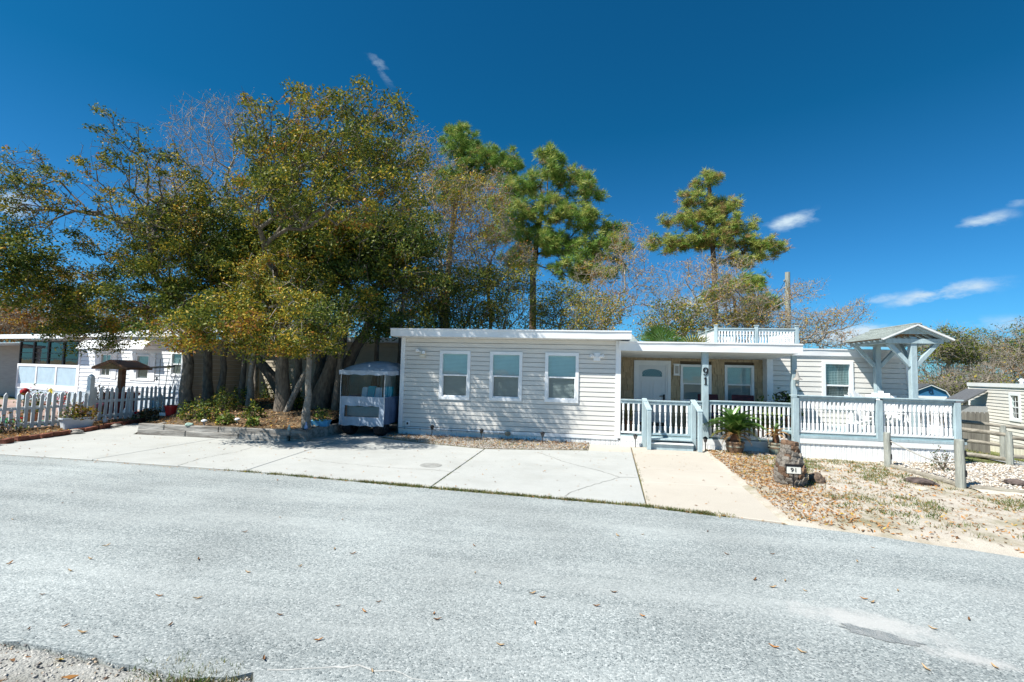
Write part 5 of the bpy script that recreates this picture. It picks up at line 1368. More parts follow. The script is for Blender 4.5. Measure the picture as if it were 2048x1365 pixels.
figurine('white and blue figurine near the timber corner', (*(-6.203, 9.953, 0.250)[:2], .24), .16, mat('white_blue_glaze', (.55, .62, .75), .3, .5, 40, col2=(.08, .15, .45))); figurine('small pale figurine on the timber edge', (*(-6.431, 9.675, 0.250)[:2], .24), .13, mat('green_glaze', (.35, .48, .45), .4, .2))
rock('stone', 'pale green stone on the left of the mound', (-8.868, 9.629, 0.260), (.09, .07, .05), mat('green_stone', (.3, .42, .36), .8, .1), 3.3)
# path lights
def path_light(label, p, h=.30, tilt=0):
    x, y = p; t = thing('path_light', label, 'path light', (x, y, .0)); c = (x, y, 0)
    MB().tube([c, (x, y, h * .62)], .010, 6).obj('stake', BLACK, t); MB().lathe([(.014, h * .6), (.03, h * .66), (.042, h * .86)], 8, c).obj('lens', glass('lens', (.6, .6, .6), .1, .6), t)
    b = MB()
    for k in range(6): a = k * math.pi / 3; b.bar((x + .022 * math.cos(a), y + .022 * math.sin(a), h * .62), (x + .045 * math.cos(a), y + .045 * math.sin(a), h * .87), .006, .006)
    b.obj('cage', BLACK, t); MB().lathe([(.055, h * .86), (.052, h * .90), (.03, h * .96), (.008, h)], 10, c).obj('cap', BLACK, t); t.rotation_euler = (tilt, tilt, 0)
path_light('black path light before the leftmost house window', (-3.72, 11.30)); path_light('path light before the middle house window, tilted', (-2.45, 11.05), .30, .08); path_light('path light before the right house window', (-1.0, 10.98), .30)
path_light('black path light left of the porch steps', (1.08, 11.28), .30); path_light('black path light right of the porch steps', (2.56, 11.15), .33)

# ------------------------------------------------------------------ golf cart under a rain cover
G_ = thing('golf_cart', 'golf cart under blue grey rain cover with clear vinyl windows beside the house', 'golf cart', (-5.35, 11.8, 0))
CVR = mat('blue_grey_canvas', (.38, .45, .54), .8, .12, 5, bump=.5, bscale=6); CVD = mat('dark_blue_canvas', (.10, .16, .28), .8, .15, 5, bump=.5, bscale=6)
TURQ = mat('turquoise_vinyl', (.02, .40, .48), .4, .06, 4); SEATW = mat('white_vinyl', (.62, .64, .68), .4, .05, 4); TYRE = mat('tyre_rubber', (.018, .018, .02), .85, .2, 20)
x0_, x1_, y0_, y1_ = -5.92, -4.80, 10.90, 12.95
for wx_, wy_ in ((x0_ + .16, y0_ + .25), (x1_ - .16, y0_ + .25), (x0_ + .16, y1_ - .35), (x1_ - .16, y1_ - .35)):
    b = MB(); R0 = .26; pr = [(.10, -.10), (.20, -.11), (.245, -.10), (R0, -.06), (R0, .06), (.245, .10), (.20, .11), (.10, .10)]
    n = 22; b2v = len(b.v)
    for (r_, o_) in pr:
        for k in range(n): a = 2 * math.pi * k / n; e = .008 if (k % 2 and r_ == R0) else 0; b.v.append((wx_ + o_, wy_ + (r_ - e) * math.cos(a), R0 + (r_ - e) * math.sin(a)))
    for i in range(len(pr) - 1):
        for k in range(n): b.f.append((i * n + k, i * n + (k + 1) % n, (i + 1) * n + (k + 1) % n, (i + 1) * n + k)); b.m.append(0)
    wh = b.obj('wheel', TYRE, G_)
    b = MB(); b.tube([(wx_ - .09, wy_, R0), (wx_ + .09, wy_, R0)], .105, 16); b.obj('rim', mat('dark_rim', (.10, .10, .11), .4, .1, metal=.6), wh)
MB().b2(x0_ + .12, x1_ - .12, y0_ + .12, y1_ - .1, .24, .42).obj('chassis', mat('dark_chassis', (.03, .03, .035), .6), G_, bevel=.02)
MB().b2(x0_ + .08, x1_ - .08, y0_ + .10, y0_ + .55, .42, .74).obj('rear_body', mat('teal_body_paint', (.02, .14, .19), .25, .06), G_, bevel=.05)
b = MB().b2(x0_ + .08, x1_ - .08, y0_ + .20, y0_ + .72, .74, .84); b.obj('seat_cushion', SEATW, G_, bevel=.03)
xs_ = [x0_ + .20, x0_ + .36, x0_ + .56, x0_ + .70, x0_ + .82, x1_ - .10]
for i, m_ in enumerate((SEATW, TURQ, SEATW, SEATW, TURQ)):
    xa, xb = xs_[i], xs_[i + 1]; tp_ = 1.18 if i in (1, 4) else 1.15
    MB().hexa([(xa, y0_ + .62, .84), (xb, y0_ + .62, .84), (xb, y0_ + .76, .84), (xa, y0_ + .76, .84), (xa + .005, y0_ + .70, tp_), (xb - .005, y0_ + .70, tp_), (xb - .005, y0_ + .80, tp_), (xa + .005, y0_ + .80, tp_)]).obj('seat_back', m_, G_, bevel=.015)
MB().b2(x0_ + .1, x1_ - .1, y1_ - .75, y1_ - .08, .42, .82).obj('front_cowl', mat('dark_cowl', (.02, .10, .14), .3), G_, bevel=.06)
MB().tube([(x0_ + .36 + .17 * math.cos(a), y1_ - .9 + .05 * math.sin(a), 1.02 + .15 * math.sin(a)) for a in np.linspace(0, 2 * math.pi, 18)], .014, 6).obj('steering_wheel', BLACK, G_)
for x, y in ((x0_ + .10, y0_ + .12), (x1_ - .10, y0_ + .12), (x0_ + .10, y1_ - .3), (x1_ - .10, y1_ - .3), (x0_ + .56, y0_ + .9)): MB().tube([(x, y, .42), (x, y, 1.60)], .018, 6).obj('roof_strut', BLACK, G_)
# domed canvas roof with a scalloped valance
b = MB(); nx_, ny_ = 13, 14
for j in range(ny_):
    for i in range(nx_):
        u, v = i / (nx_ - 1), j / (ny_ - 1)
        x = x0_ - .05 + (x1_ - x0_ + .14) * u; y = y0_ - .05 + (y1_ - y0_ + .08) * v
        z = 1.555 + .27 * (max(0, math.sin(math.pi * u)) ** .55) * (max(0, math.sin(math.pi * min(1, v * .96))) ** .30) + .012 * nz2(x, y, 6, 3)
        b.v.append((x, y, z))
for j in range(ny_ - 1):
    for i in range(nx_ - 1): q = j * nx_ + i; b.f.append((q, q + 1, q + nx_ + 1, q + nx_)); b.m.append(0)
b.obj('cover_roof', CVR, G_, smooth=True, fix=False)
def drape(name, a, b_, z0, z1, m, wob, seed, n=28, parent=G_, zt=None, flare=0.0):
    """hanging cloth between two plan points"""
    A_, B_ = Vector((*a, 0)), Vector((*b_, 0)); d = B_ - A_; u = d.normalized(); nn = Vector((-u.y, u.x, 0)); q = MB(); rows = 6
    for j in range(rows):
        for i in range(n + 1):
            t_ = i / n; k = j / (rows - 1); z = z0 + (z1 - z0) * k
            o_ = wob * (1 - k * .6) * noise.noise((t_ * 7 + seed, z * 2.2, seed)) + wob * .5 * math.sin(t_ * 30 + seed) * (1 - k) - flare * (1 - k)
            p = A_ + d * t_ + nn * o_; q.v.append((p.x, p.y, z + (.010 * math.sin(t_ * 21 + seed) if j == 0 else 0)))
    for j in range(rows - 1):
        for i in range(n): e = j * (n + 1) + i; q.f.append((e, e + 1, e + n + 2, e + n + 1)); q.m.append(0)
    return q.obj(name, m, parent, smooth=True, fix=False)
ya = y0_
drape('valance', (x0_ - .05, ya - .05), (x1_ + .09, ya - .05), 1.47, 1.575, CVR, .012, 1); drape('valance', (x1_ + .09, ya - .05), (x1_ + .09, y1_), 1.47, 1.575, CVR, .012, 2); drape('valance', (x0_ - .05, y1_), (x0_ - .05, ya - .05), 1.47, 1.575, CVR, .012, 3)
drape('clear_window', (x0_, ya), (x1_, ya), .93, 1.50, CLEAR, .008, 4)
drape('canvas_band', (x0_ - .01, ya - .012), (x1_ + .01, ya - .012), .72, .945, CVR, .010, 5)
drape('lower_window', (x0_ + .10, ya - .008), (x1_ - .10, ya - .008), .44, .73, CLEAR, .004, 6)
for a_, b_ in ((x0_ - .01, x0_ + .12), (x1_ - .12, x1_ + .01)): drape('canvas_band', (a_, ya - .012), (b_, ya - .012), .40, .735, CVR, .006, 7, 5)
drape('canvas_band', (x0_ - .01, ya - .016), (x1_ + .01, ya - .016), .25, .46, CVR, .016, 8)
for x in (x1_ + .005, x0_ - .002): MB().tube([(x, ya - .02, .26), (x + .012, ya - .024, .7), (x - .004, ya - .02, 1.1), (x, ya - .02, 1.5)], .007, 5).obj('zip_seam', TRIMW, G_)
MB().tube([(x0_ + .55, ya - .02, .27), (x0_ + .55, ya - .024, .44)], .005, 5).obj('zip_seam', CVD, G_)
for side, x in ((1, x1_), (-1, x0_)):
    a_, b_ = ((x, ya), (x, y1_)) if side > 0 else ((x, y1_), (x, ya))
    drape('side_window', a_, b_, .93, 1.50, CLEAR, .02, 9 + side); drape('side_panel', a_, b_, .28, .945, CVD, .035, 12 + side, flare=-.02)

# ------------------------------------------------------------------ right of the walkway
def frond(length, arch, droop, nl, lw, ll, seed, brown=False, mats=None):
    """one pinnate frond along +X, rising then arching; rachis plus paired leaflets"""
    rs = np.random.RandomState(seed); n = nl; t = np.linspace(.10, 1, n)
    x = length * t; z = arch * np.sin(t * 1.9) * length - droop * length * t ** 3
    vs, qs = [], []
    for i in range(n):
        w = ll * (math.sin(math.pi * min(.97, t[i] * .86 + .10))) ** .6
        for s in (-1, 1):
            p = np.array([x[i], 0, z[i]]); dr = np.array([.42, s * .86, .28 - .15 * t[i]]) + rs.normal(0, .05, 3); dr /= np.linalg.norm(dr)
            tip = p + dr * w; side = np.array([lw, 0, 0.0]); mid = p + dr * w * .45 + np.array([0, 0, .006])
            b = len(vs); vs += [p - side * .5, p + side * .5, mid + side * .6, tip, mid - side * .6]; qs += [(b, b + 1, b + 2, b + 4), (b + 4, b + 2, b + 3, b + 3)]
    f = [tuple(q) if q[2] != q[3] else q[:3] for q in qs]
    m = MB(); m.add([tuple(v) for v in vs], f)
    m.tube([(length * k / 6, 0, float(np.interp(k / 6, t, z)) if k else 0) for k in range(7)], [.010, .009, .008, .006, .005, .004, .002], 4)
    return m


SAGO = mat('sago_green', (.10, .20, .04), .35, .2, 3, spec=.5, trans=.15); SAGOB = mat('sago_dead_frond', (.42, .25, .10), .7, .25, 5, trans=.15); SAGOY = mat('sago_yellowing', (.22, .22, .05), .5, .2, 3, trans=.15)


def urn(root, x, y, r, h, m, m2):
    pr = [(r * .72, 0), (r * .78, .02), (r * .92, h * .35), (r, h * .62), (r * .93, h * .80), (r * 1.02, h * .84), (r * 1.06, h * .92), (r * 1.02, h), (r * .90, h), (r * .85, h * .85)]
    p = MB().lathe(pr, 22, (x, y, 0)).obj('pot', m, root, smooth=False)
    MB().lathe([(r * 1.01, h * .55), (r * 1.015, h * .60), (r * 1.0, h * .65)], 22, (x, y, 0)).obj('band', m2, p)
    MB().lathe([(r * .88, h * .86), (r * .2, h * .93)], 14, (x, y, 0)).obj('soil', MULCH, p)


GLZ = mat('mottled_brown_glaze', (.30, .19, .11), .45, .3, 16, col2=(.09, .06, .045)); GLG = mat('green_brown_glaze', (.28, .36, .30), .4, .3, 14, col2=(.20, .11, .06))
sx, sy = 3.16, 11.12
t = thing('sago_palm', 'green sago palm in a brown glazed pot before the porch railing', 'palm', (sx, sy, 0))
urn(t, sx, sy, .19, .26, GLZ, GLG)
MB().lathe([(.09, .20), (.10, .30), (.06, .40), (.02, .44)], 10, (sx, sy, 0)).obj('trunk', BRN, t)
rf = random.Random(4)
fm_ = [frond(.64, .34, .34, 30, .022, .12, 3).mesh('frond', SAGO, fix=False), frond(.60, .34, .16, 30, .022, .12, 4).mesh('frond', SAGO, fix=False), frond(.60, .25, .45, 28, .022, .12, 5).mesh('frond', SAGOY, fix=False), frond(.42, .25, .45, 22, .022, .08, 6).mesh('frond', SAGOB, fix=False)]
for k in range(60):
    lay = k / 60; me = fm_[1] if lay < .35 else fm_[0] if lay < .8 else fm_[2] if lay < .9 else fm_[3]
    inst('frond', me, t, (sx, sy, .38), (rf.uniform(-.25, .25), (-1.0 + lay * 1.05) + rf.uniform(-.1, .1), k * 2.399 + rf.uniform(-.2, .2)), (rf.uniform(.8, 1.1),) * 3)
for a in (-2.6, -.75): inst('frond', fm_[3], t, (sx, sy, .34), (0, .15, a), (.9, .9, .9))
sx, sy = 4.0, 11.15
t = thing('dead_sago', 'small sago with dry orange fronds in a green glazed pot', 'palm', (sx, sy, 0))
urn(t, sx, sy, .16, .27, GLG, GLZ)
MB().lathe([(.06, .20), (.07, .34), (.05, .42), (.02, .46)], 10, (sx, sy, 0)).obj('trunk', BRN, t)
for k in range(13): inst('frond', fm_[3], t, (sx, sy, .42), (rf.uniform(-.2, .2), -.75 + .09 * k + rf.uniform(-.15, .15), k * 2.399), (.6, .75, .6))
for k in range(3): inst('frond', fm_[1], t, (sx, sy, .42), (0, -.9, k * 2.1 + 1), (.45, .5, .45))
for k in range(46):
    a_, r_ = rf.uniform(0, 6.28), rf.uniform(.2, .42); o = None
mk_pebbles('pot_gravel', 'white stones round the two sago pots', 'gravel', [(2.8, 10.95), (4.4, 10.95), (4.4, 11.4), (2.8, 11.4)], 420, .015, .035, yard_z, [.8, .1, .1, 0], 88)
# palm stump with cut leaf bases
sx, sy = 3.13, 8.17
t = thing('palm_stump', 'cut palm stump armoured with grey leaf bases in the sandy yard', 'palm stump', (sx, sy, 0))
prof = [(.175, 0), (.185, .12), (.16, .28), (.12, .40), (.092, .52), (.072, .62), (.062, .67)]
MB().lathe(prof, 16, (sx, sy, 0)).obj('core', mat('stump_core', (.13, .09, .065), .9, .3, 14), t)
BOOT = mat('grey_palm_boot', (.30, .275, .24), .9, .3, 22, bump=.7, bscale=60, rnd_obj=.25, col2=(.12, .095, .075)); BOOTB = mat('brown_palm_boot', (.24, .15, .095), .9, .3, 20, bump=.6, bscale=60, rnd_obj=.25, col2=(.10, .06, .04))
def boot(m):
    b = MB(); W, Hh, T = .052, .105, .030
    b.v = [(-W * .7, 0, 0), (W * .7, 0, 0), (W * .9, T * .9, 0), (-W * .9, T * .9, 0), (-W, T * .1, Hh * .5), (W, T * .1, Hh * .5), (W, T * 1.7, Hh * .55), (-W, T * 1.7, Hh * .55), (-W * .72, T * .3, Hh), (W * .72, T * .3, Hh), (W * .66, T * 1.8, Hh * .97), (-W * .66, T * 1.8, Hh * .97)]
    b.f = [(3, 2, 1, 0)] + [(i + 4 * j, (i + 1) % 4 + 4 * j, (i + 1) % 4 + 4 * j + 4, i + 4 * j + 4) for j in range(2) for i in range(4)] + [(8, 9, 10, 11)]; b.m = [0] * len(b.f)
    return b.mesh('leaf_base', m)
bts = [boot(BOOT), boot(BOOTB)]; z = -.01; row = 0
while z < .62:
    r = np.interp(z + .03, [p[1] for p in prof], [p[0] for p in prof]); n = max(7, int(2 * math.pi * r / .098)); slope = .25 if z > .15 else -.05
    for k in range(n):
        a = 2 * math.pi * (k + .5 * (row % 2)) / n + rf.uniform(-.06, .06)
        rr = r - .012; s_ = rf.uniform(.85, 1.15)
        inst('leaf_base', bts[1 if (z > .52 or rf.random() < .22) else 0], t, (sx + rr * math.cos(a), sy + rr * math.sin(a), z + rf.uniform(-.008, .008)), (rf.uniform(-.05, .20) - .15 + slope * .6, rf.uniform(-.12, .12), a - math.pi / 2), (s_, s_, s_ * rf.uniform(.85, 1.1)))
    z += .058; row += 1
# 91 sign on a stake
gx, gy = 3.04, 7.80
t = thing('yard_sign', 'small black framed sign reading 91 on a stake before the stump', 'sign', (gx, gy, 0))
MB().b2(gx - .008, gx + .008, gy + .004, gy + .014, -.05, .25).obj('stake', BLACK, t)
MB().b2(gx - .105, gx + .105, gy + .0, gy + .012, .225, .355).obj('frame', BLACK, t); MB().b2(gx - .118, gx + .118, gy - .012, gy + .016, .345, .372).obj('frame_top', BLACK, t)
MB().b2(gx - .096, gx + .096, gy - .006, gy + .0, .238, .338).obj('plate', mat('cream_sign_plate', (.80, .78, .70), .4, .02), t)
o = inst('numerals', text_mesh('91', .085, .002, BLACK, 'numerals'), t, (gx, gy - .009, .288), (math.pi / 2, 0, 0), (1.15, 1, 1))
# chunk of palm wood, dark stone, pale stones
rock('wood_chunk', 'rough brown chunk of palm wood right of the stump', (3.62, 8.42, .06), (.16, .11, .10), mat('fibrous_wood', (.20, .15, .11), .95, .3, 25, bump=.9, bscale=60, col2=(.09, .06, .045)), 1.2, 'wood')
rock('stone', 'flat dark lava stone in the sandy yard near the rope fence', (5.33, 8.78, .03), (.22, .13, .075), STONED, 2.4); rock('stone', 'pale stone beside the dark lava stone', (5.05, 8.35, .015), (.12, .09, .03), mat('pale_sandstone', (.5, .45, .37), .9, .1), 4.1)
rock('stone', 'dark flat stone on the shell gravel at the right edge', (6.78, 8.95, .08), (.16, .12, .05), STONED, 5.5)
# rope fence
def round_post(label, x, y, h, r):
    t = thing('rope_fence_post', label, 'post', (x, y, 0)); MB().tube([(x, y, -.1), (x + .004, y, h * .4), (x - .004, y, h * .8), (x, y, h - .012), (x, y, h)], [r * 1.03, r, r * .98, r * .97, r * .88], 14).obj('shaft', POSTG, t, smooth=False)
    for z in (h * .32, h * .72): MB().b2(x + r * .45, x + r * .80, y - r * 1.03, y - r * .55, z - .05, z + .05).obj('notch', DARK, t)
round_post('round grey rope fence post before the deck skirting', 5.67, 10.28, .66, .058); round_post('thicker grey rope fence post nearest the right edge', 5.76, 8.60, .76, .064)
b = MB(); ra, rb_ = Vector((5.70, 10.22, .50)), Vector((5.76, 8.66, .40)); pts = []
for k in range(17): t_ = k / 16; p = ra.lerp(rb_, t_); pts.append((p.x + .10 * math.sin(math.pi * t_), p.y, p.z - .11 * math.sin(math.pi * t_) * (1 + .3 * t_)))
b.tube(pts, .012, 7); tag(b.obj('rope', mat('grey_rope', (.40, .38, .34), .9, .15, 40)), 'sagging grey rope strung between the two round posts', 'rope')
for lab, a_, b_, r_ in (('weathered edging log running from the far to the near rope post', (5.70, 10.2, .035), (5.80, 8.66, .035), .045), ('edging log leaving the near rope post to the right', (5.86, 8.54, .03), (7.4, 8.10, .035), .045)):
    q = MB(); A_, B_ = Vector(a_), Vector(b_); q.tube([A_.lerp(B_, k / 8) + Vector((0, 0, .006 * math.sin(k * 2.1))) for k in range(9)], [r_ * (1 + .06 * math.sin(k * 1.7)) for k in range(9)], 10); tag(q.obj('edging_log', RAILG), lab, 'log')
leafball('shrub', 'small bare twiggy shrub on the shell gravel', 'shrub', (6.42, 10.0, .06), .27, 330, [LF[4], LF[0], SHR[0]], [.4, .35, .25], 91, (.02, .05), 1.1)
# split rail fence
RF = thing('split_rail_fence', 'weathered split rail fence right of the raised deck', 'fence', (8.5, 11.4, -.1))
def log(a_, b_, r_, nm='rail', m=RAILG): A_, B_ = Vector(a_), Vector(b_); MB().tube([A_.lerp(B_, k / 5) + Vector((0, 0, .008 * math.sin(k * 2.3))) for k in range(6)], [r_ * .8, r_, r_ * 1.04, r_, r_ * .97, r_ * .8], 9).obj(nm, m, RF)
for x, y, h in ((8.52, 11.38, .72), (8.95, 12.1, .80), (7.5, 13.0, .80)): log((x, y, gz(x, y) - .1), (x, y, h - .05), .062, 'fence_post', POSTG)
for z in (.18, .55): log((8.52, 11.38, z), (9.9, 10.85, z - .06), .045)
for z in (.10, .58): log((8.50, 11.40, z + (.02 if z > .3 else 0)), (7.42, 12.45, z + (.12 if z > .3 else .06)), .045)
for z in (.30, .72): log((8.95, 12.1, z), (7.5, 13.0, z + .14), .042); log((8.95, 12.1, z), (10.5, 11.6, z - .08), .042)

# ------------------------------------------------------------------ neighbours on the right
RH = thing('cream_house', 'cream sided mobile home at the right edge beyond the lawn', 'house', (14.96, 21.7, -.88), R(-101.5), local=True)
CSID = mat('cream_siding', (.70, .67, .61), .45, .04, 3, rnd_obj=.02)
MB().b2(-.0, 9.9, .1, 4.2, 0, 2.4).obj('wall', CSID, RH)
rw = [(2.55, 3.15, 1.25, 2.22)]
siding(RH, 0, 9.8, .42, 2.40, 0, .118, rw, CSID, d=.02); window(RH, *rw[0], 0, fw=.09, blind='none', grid_=(2, 4), pane=PANE)
MB().b2(-.06, 0.0, -.03, .12, .0, 2.42).obj('corner_board', TRIMW, RH); MB().b2(-.08, 10, -.05, 4.3, 2.40, 2.54).obj('roof', FASC, RH); skirting(RH, 0, 9.8, 0, .42, 0, .2, CREAM, 'skirting_panel')
for k in (2.0, 5.0): MB().lathe([(.05, 2.5), (.05, 2.62), (.09, 2.64), (.03, 2.72)], 10, (k, .6, 0)).obj('roof_vent', TRIMW, RH)
# blue gambrel shed with a G
sx, sy, _ = (18.770, 30.000, 1.207)
BS = thing('blue_shed', 'blue gambrel roofed shed with white trim and letter G', 'shed', (sx, sy, -.9))
SB = mat('blue_shed_boards', (.035, .16, .32), .6, .08, 6); zt = 1.52
gam = [(sx - .95, .75), (sx - .72, 1.12), (sx, 1.44), (sx + .72, 1.12), (sx + .95, .75)]
MB().ext([(sx - .95, -.9)] + gam + [(sx + .95, -.9)], 'y', sy, sy + 2.6).obj('wall', SB, BS)
for a_, b_ in zip(gam[:-1], gam[1:]):
    MB().bar((a_[0], sy - .06, a_[1] + .03), (b_[0], sy - .06, b_[1] + .03), .05, .07, up=(0, 1, 0)).obj('trim_board', TRIMW, BS)
    MB().hexa([(a_[0], sy - .10, a_[1] + .05), (b_[0], sy - .10, b_[1] + .05), (b_[0], sy + 2.7, b_[1] + .05), (a_[0], sy + 2.7, a_[1] + .05), (a_[0], sy - .10, a_[1] + .10), (b_[0], sy - .10, b_[1] + .10), (b_[0], sy + 2.7, b_[1] + .10), (a_[0], sy + 2.7, a_[1] + .10)]).obj('roof_panel', mat('dark_shingle', (.08, .085, .09), .9, .2), BS)
MB().b2(sx - .78, sx + .78, sy - .03, sy, -.85, .86).obj('door', TRIMW, BS)
inst('letter', text_mesh('G', .34, .01, mat('navy_paint', (.01, .03, .08), .5), 'letter'), BS, (sx, sy - .03, 1.11), (math.pi / 2, 0, 0))
gx_, gy_, _ = (23.190, 37.000, 1.514)
GB = thing('white_gable_house', 'white sided gable house with maroon trim behind the blue shed', 'house', (gx_, gy_, -1))
MAR = mat('maroon_trim', (.16, .04, .06), .6, .1)
gp = [(gx_ - 1.9, 1.9), (gx_ + 1.15, .95)]
MB().ext([(gx_ - 1.9, -1), (gx_ - 1.9, 1.95), (gx_ + 1.15, 1.05), (gx_ + 1.15, -1)], 'y', gy_ + .1, gy_ + 5).obj('wall', WSID, GB)
for k in range(12):
    z0 = -.6 + k * .2; xr_ = min(gx_ + 1.05, gx_ + 1.15 - (z0 + .2 - 1.02) / (.9) * 3.05)
    if xr_ > gx_ - 1.8: MB().hexa([(gx_ - 1.9, gy_ + .06, z0), (xr_, gy_ + .06, z0), (xr_, gy_ + .12, z0), (gx_ - 1.9, gy_ + .12, z0), (gx_ - 1.9, gy_ + .095, z0 + .2), (xr_, gy_ + .095, z0 + .2), (xr_, gy_ + .12, z0 + .2), (gx_ - 1.9, gy_ + .12, z0 + .2)]).obj('siding_board', WSID, GB)
MB().bar((gx_ - 2.1, gy_ + .0, 2.03), (gx_ + 1.35, gy_ + .0, 1.02), .25, .10, up=(0, 1, 0)).obj('roof_edge', MAR, GB); MB().b2(gx_ + 1.06, gx_ + 1.18, gy_ + .02, gy_ + .2, -1, 1.05).obj('corner_board', MAR, GB)
hx, hy, _ = (13.834, 20.500, 1.004)
GS = thing('grey_roof_shed', 'grey shed with dark shingle roof beside the cream house', 'shed', (hx, hy, -.9))
MB().b2(hx - .1, hx + .9, hy, hy + .8, -.9, .78).obj('wall', mat('grey_shed_boards', (.34, .35, .36), .8, .12, 10, stretch=(6, 1, .3)), GS)
MB().hexa([(hx - .25, hy - .1, .74), (hx + .8, hy - .1, 1.36), (hx + .8, hy + .9, 1.36), (hx - .25, hy + .9, .74), (hx - .25, hy - .1, .80), (hx + .8, hy - .1, 1.42), (hx + .8, hy + .9, 1.42), (hx - .25, hy + .9, .80)]).obj('roof', mat('grey_shingles', (.11, .115, .125), .9, .15, 20), GS)
bfx, bfy, _ = (11.719, 17.500, 0.428)
BF = thing('board_fence', 'grey vertical board fence beyond the deck', 'fence', (bfx, bfy, -.8)); bd = MB().ext([(0, 0), (.13, 0), (.13, 1.42), (.10, 1.47), (.03, 1.47), (0, 1.42)], 'y', -.012, .012).mesh('board', mat('grey_fence_boards', (.27, .25, .22), .9, .2, 12, stretch=(1, 1, .1), rnd_obj=.15, col2=(.15, .135, .12)))
for k in range(16): inst('board', bd, BF, (bfx - 1.2 + k * .137, bfy + k * .012, -.72 - .03 * (k > 8)))
MB().bar((bfx - 1.2, bfy + .04, .3), (bfx + 1.0, bfy + .22, .3), .04, .09).obj('rail', WOODG, BF); MB().bar((bfx - 1.2, bfy + .04, -.5), (bfx + 1.0, bfy + .22, -.5), .04, .09).obj('rail', WOODG, BF)

# ------------------------------------------------------------------ things on porch and deck
DRED = mat('dark_red_metal', (.07, .012, .018), .5, .2); CUSH = mat('navy_cushion', (.02, .045, .14), .8, .15)
def patio_chair(label, x, y, rz, m=None, cush=CUSH, z=.25, cat='chair'):
    t = thing('patio_chair', label, cat, (x, y, z), rz, local=True); m = m or DRED
    for sx_ in (-.24, .24):
        for sy_ in (-.22, .22): MB().tube([(sx_, sy_, 0), (sx_, sy_, .42)], .014, 6).obj('leg', m, t)
        MB().tube([(sx_, -.24, .62), (sx_, .22, .62)], .018, 6).obj('arm', m, t)
    MB().b2(-.26, .26, -.25, .25, .40, .43).obj('seat_frame', m, t); MB().b2(-.24, .24, -.23, .20, .43, .51).obj('cushion', cush, t, bevel=.02)
    MB().hexa([(-.26, .20, .42), (.26, .20, .42), (.26, .24, .42), (-.26, .24, .42), (-.25, .32, .95), (.25, .32, .95), (.25, .35, .95), (-.25, .35, .95)]).obj('backrest', m, t, bevel=.008)
    return t
patio_chair('dark red patio chair with navy cushion just right of the number post', 3.0, 12.3, R(8)); patio_chair('dark red patio chair with navy cushion before the second porch window', 3.75, 12.45, R(-12))
t = thing('patio_table', 'low dark table between the porch chairs', 'table', (3.4, 12.6, .25)); MB().lathe([(.25, .48), (.25, .50)], 18, (3.4, 12.6, .25)).obj('tabletop', DRED, t); MB().tube([(3.4, 12.6, .25), (3.4, 12.6, .73)], .03, 8).obj('pedestal', DRED, t)
def pot_plant(label, x, y, z, r, h, n, seed, mats=None, pr=None, size=(.05, .13)):
    t = thing('potted_plant', label, 'plant', (x, y, z)); MB().lathe([(r * .6, 0), (r * .8, h * .8), (r * .9, h)], 14, (x, y, z)).obj('pot', TERRA, t)
    leafball('plant', None, None, (x, y, z + h), r * 2.1, n, mats or SHR, pr or [.5, .2, .3], seed, size, 1.5, t)
pot_plant('leafy plant in a pot behind the right porch railing', 4.15, 12.0, .25, .16, .3, 330, 101); pot_plant('broad leaved potted plant at the corner of the right wing', 4.72, 12.35, .5, .15, .25, 260, 102, size=(.08, .18)); pot_plant('potted vine beside the dark porch chair', 3.95, 11.9, .25, .12, .22, 220, 103)
t = thing('dry_grass_pot', 'pot of dry yellow grass behind the left porch railing', 'plant', (1.0, 12.3, .25)); MB().lathe([(.12, 0), (.15, .22), (.16, .25)], 14, (1.0, 12.3, .25)).obj('pot', TERRA, t)
b = MB(); rq = random.Random(8)
for k in range(46):
    a = rq.uniform(0, 6.28); l_ = rq.uniform(.3, .6); q = rq.uniform(.1, .45); p0 = Vector((1.0, 12.3, .48)); p1 = p0 + Vector((math.cos(a) * q * .4, math.sin(a) * q * .4, l_ * .7)); p2 = p0 + Vector((math.cos(a) * q, math.sin(a) * q, l_ * .8))
    b.tube([p0, p1, p2], [.006, .005, .001], 3)
b.obj('blades', mat('dry_grass_blades', (.38, .32, .12), .7, .2), t)
cx, cy, cz = (4.496, 12.200, 1.196)
t = thing('scroll_ornament', 'black scrolled metal sun ornament above the porch railing', 'ornament', (cx, cy, .5)); b = MB(); b.tube([(cx + .12 * math.cos(a), cy, cz + .12 * math.sin(a)) for a in np.linspace(0, 6.28, 24)], .012, 6)
for k in range(4): b.tube([(cx + r_ * math.cos(k * 1.57 + r_ * 18), cy, cz + r_ * math.sin(k * 1.57 + r_ * 18)) for r_ in np.linspace(.01, .115, 9)], .010, 5)
b.obj('scroll', BLACK, t); MB().tube([(cx, cy, .5), (cx, cy, cz - .12)], .008, 5).obj('stake', BLACK, t)
lx, ly, lz = 4.53, 11.44, 1.60
t = thing('post_lantern', 'bell shaped metal lantern on the teal corner post', 'lantern', (lx, ly, lz)); LM = mat('pewter', (.33, .31, .28), .5, .2, 10)
MB().tube([(lx, ly + .06, lz + .20), (lx, ly - .02, lz + .24), (lx, ly - .06, lz + .20)], .010, 6).obj('bracket', LM, t); MB().lathe([(.105, .02), (.10, .03), (.05, .07), (.03, .14), (.012, .20)], 16, (lx, ly - .06, lz)).obj('shade', LM, t); MB().lathe([(.03, -.10), (.038, -.06), (.035, .02)], 12, (lx, ly - .06, lz)).obj('globe', mat('frosted_globe', (.6, .58, .52), .4), t); MB().lathe([(.02, -.13), (.035, -.11), (.02, -.09)], 10, (lx, ly - .06, lz)).obj('finial', LM, t)
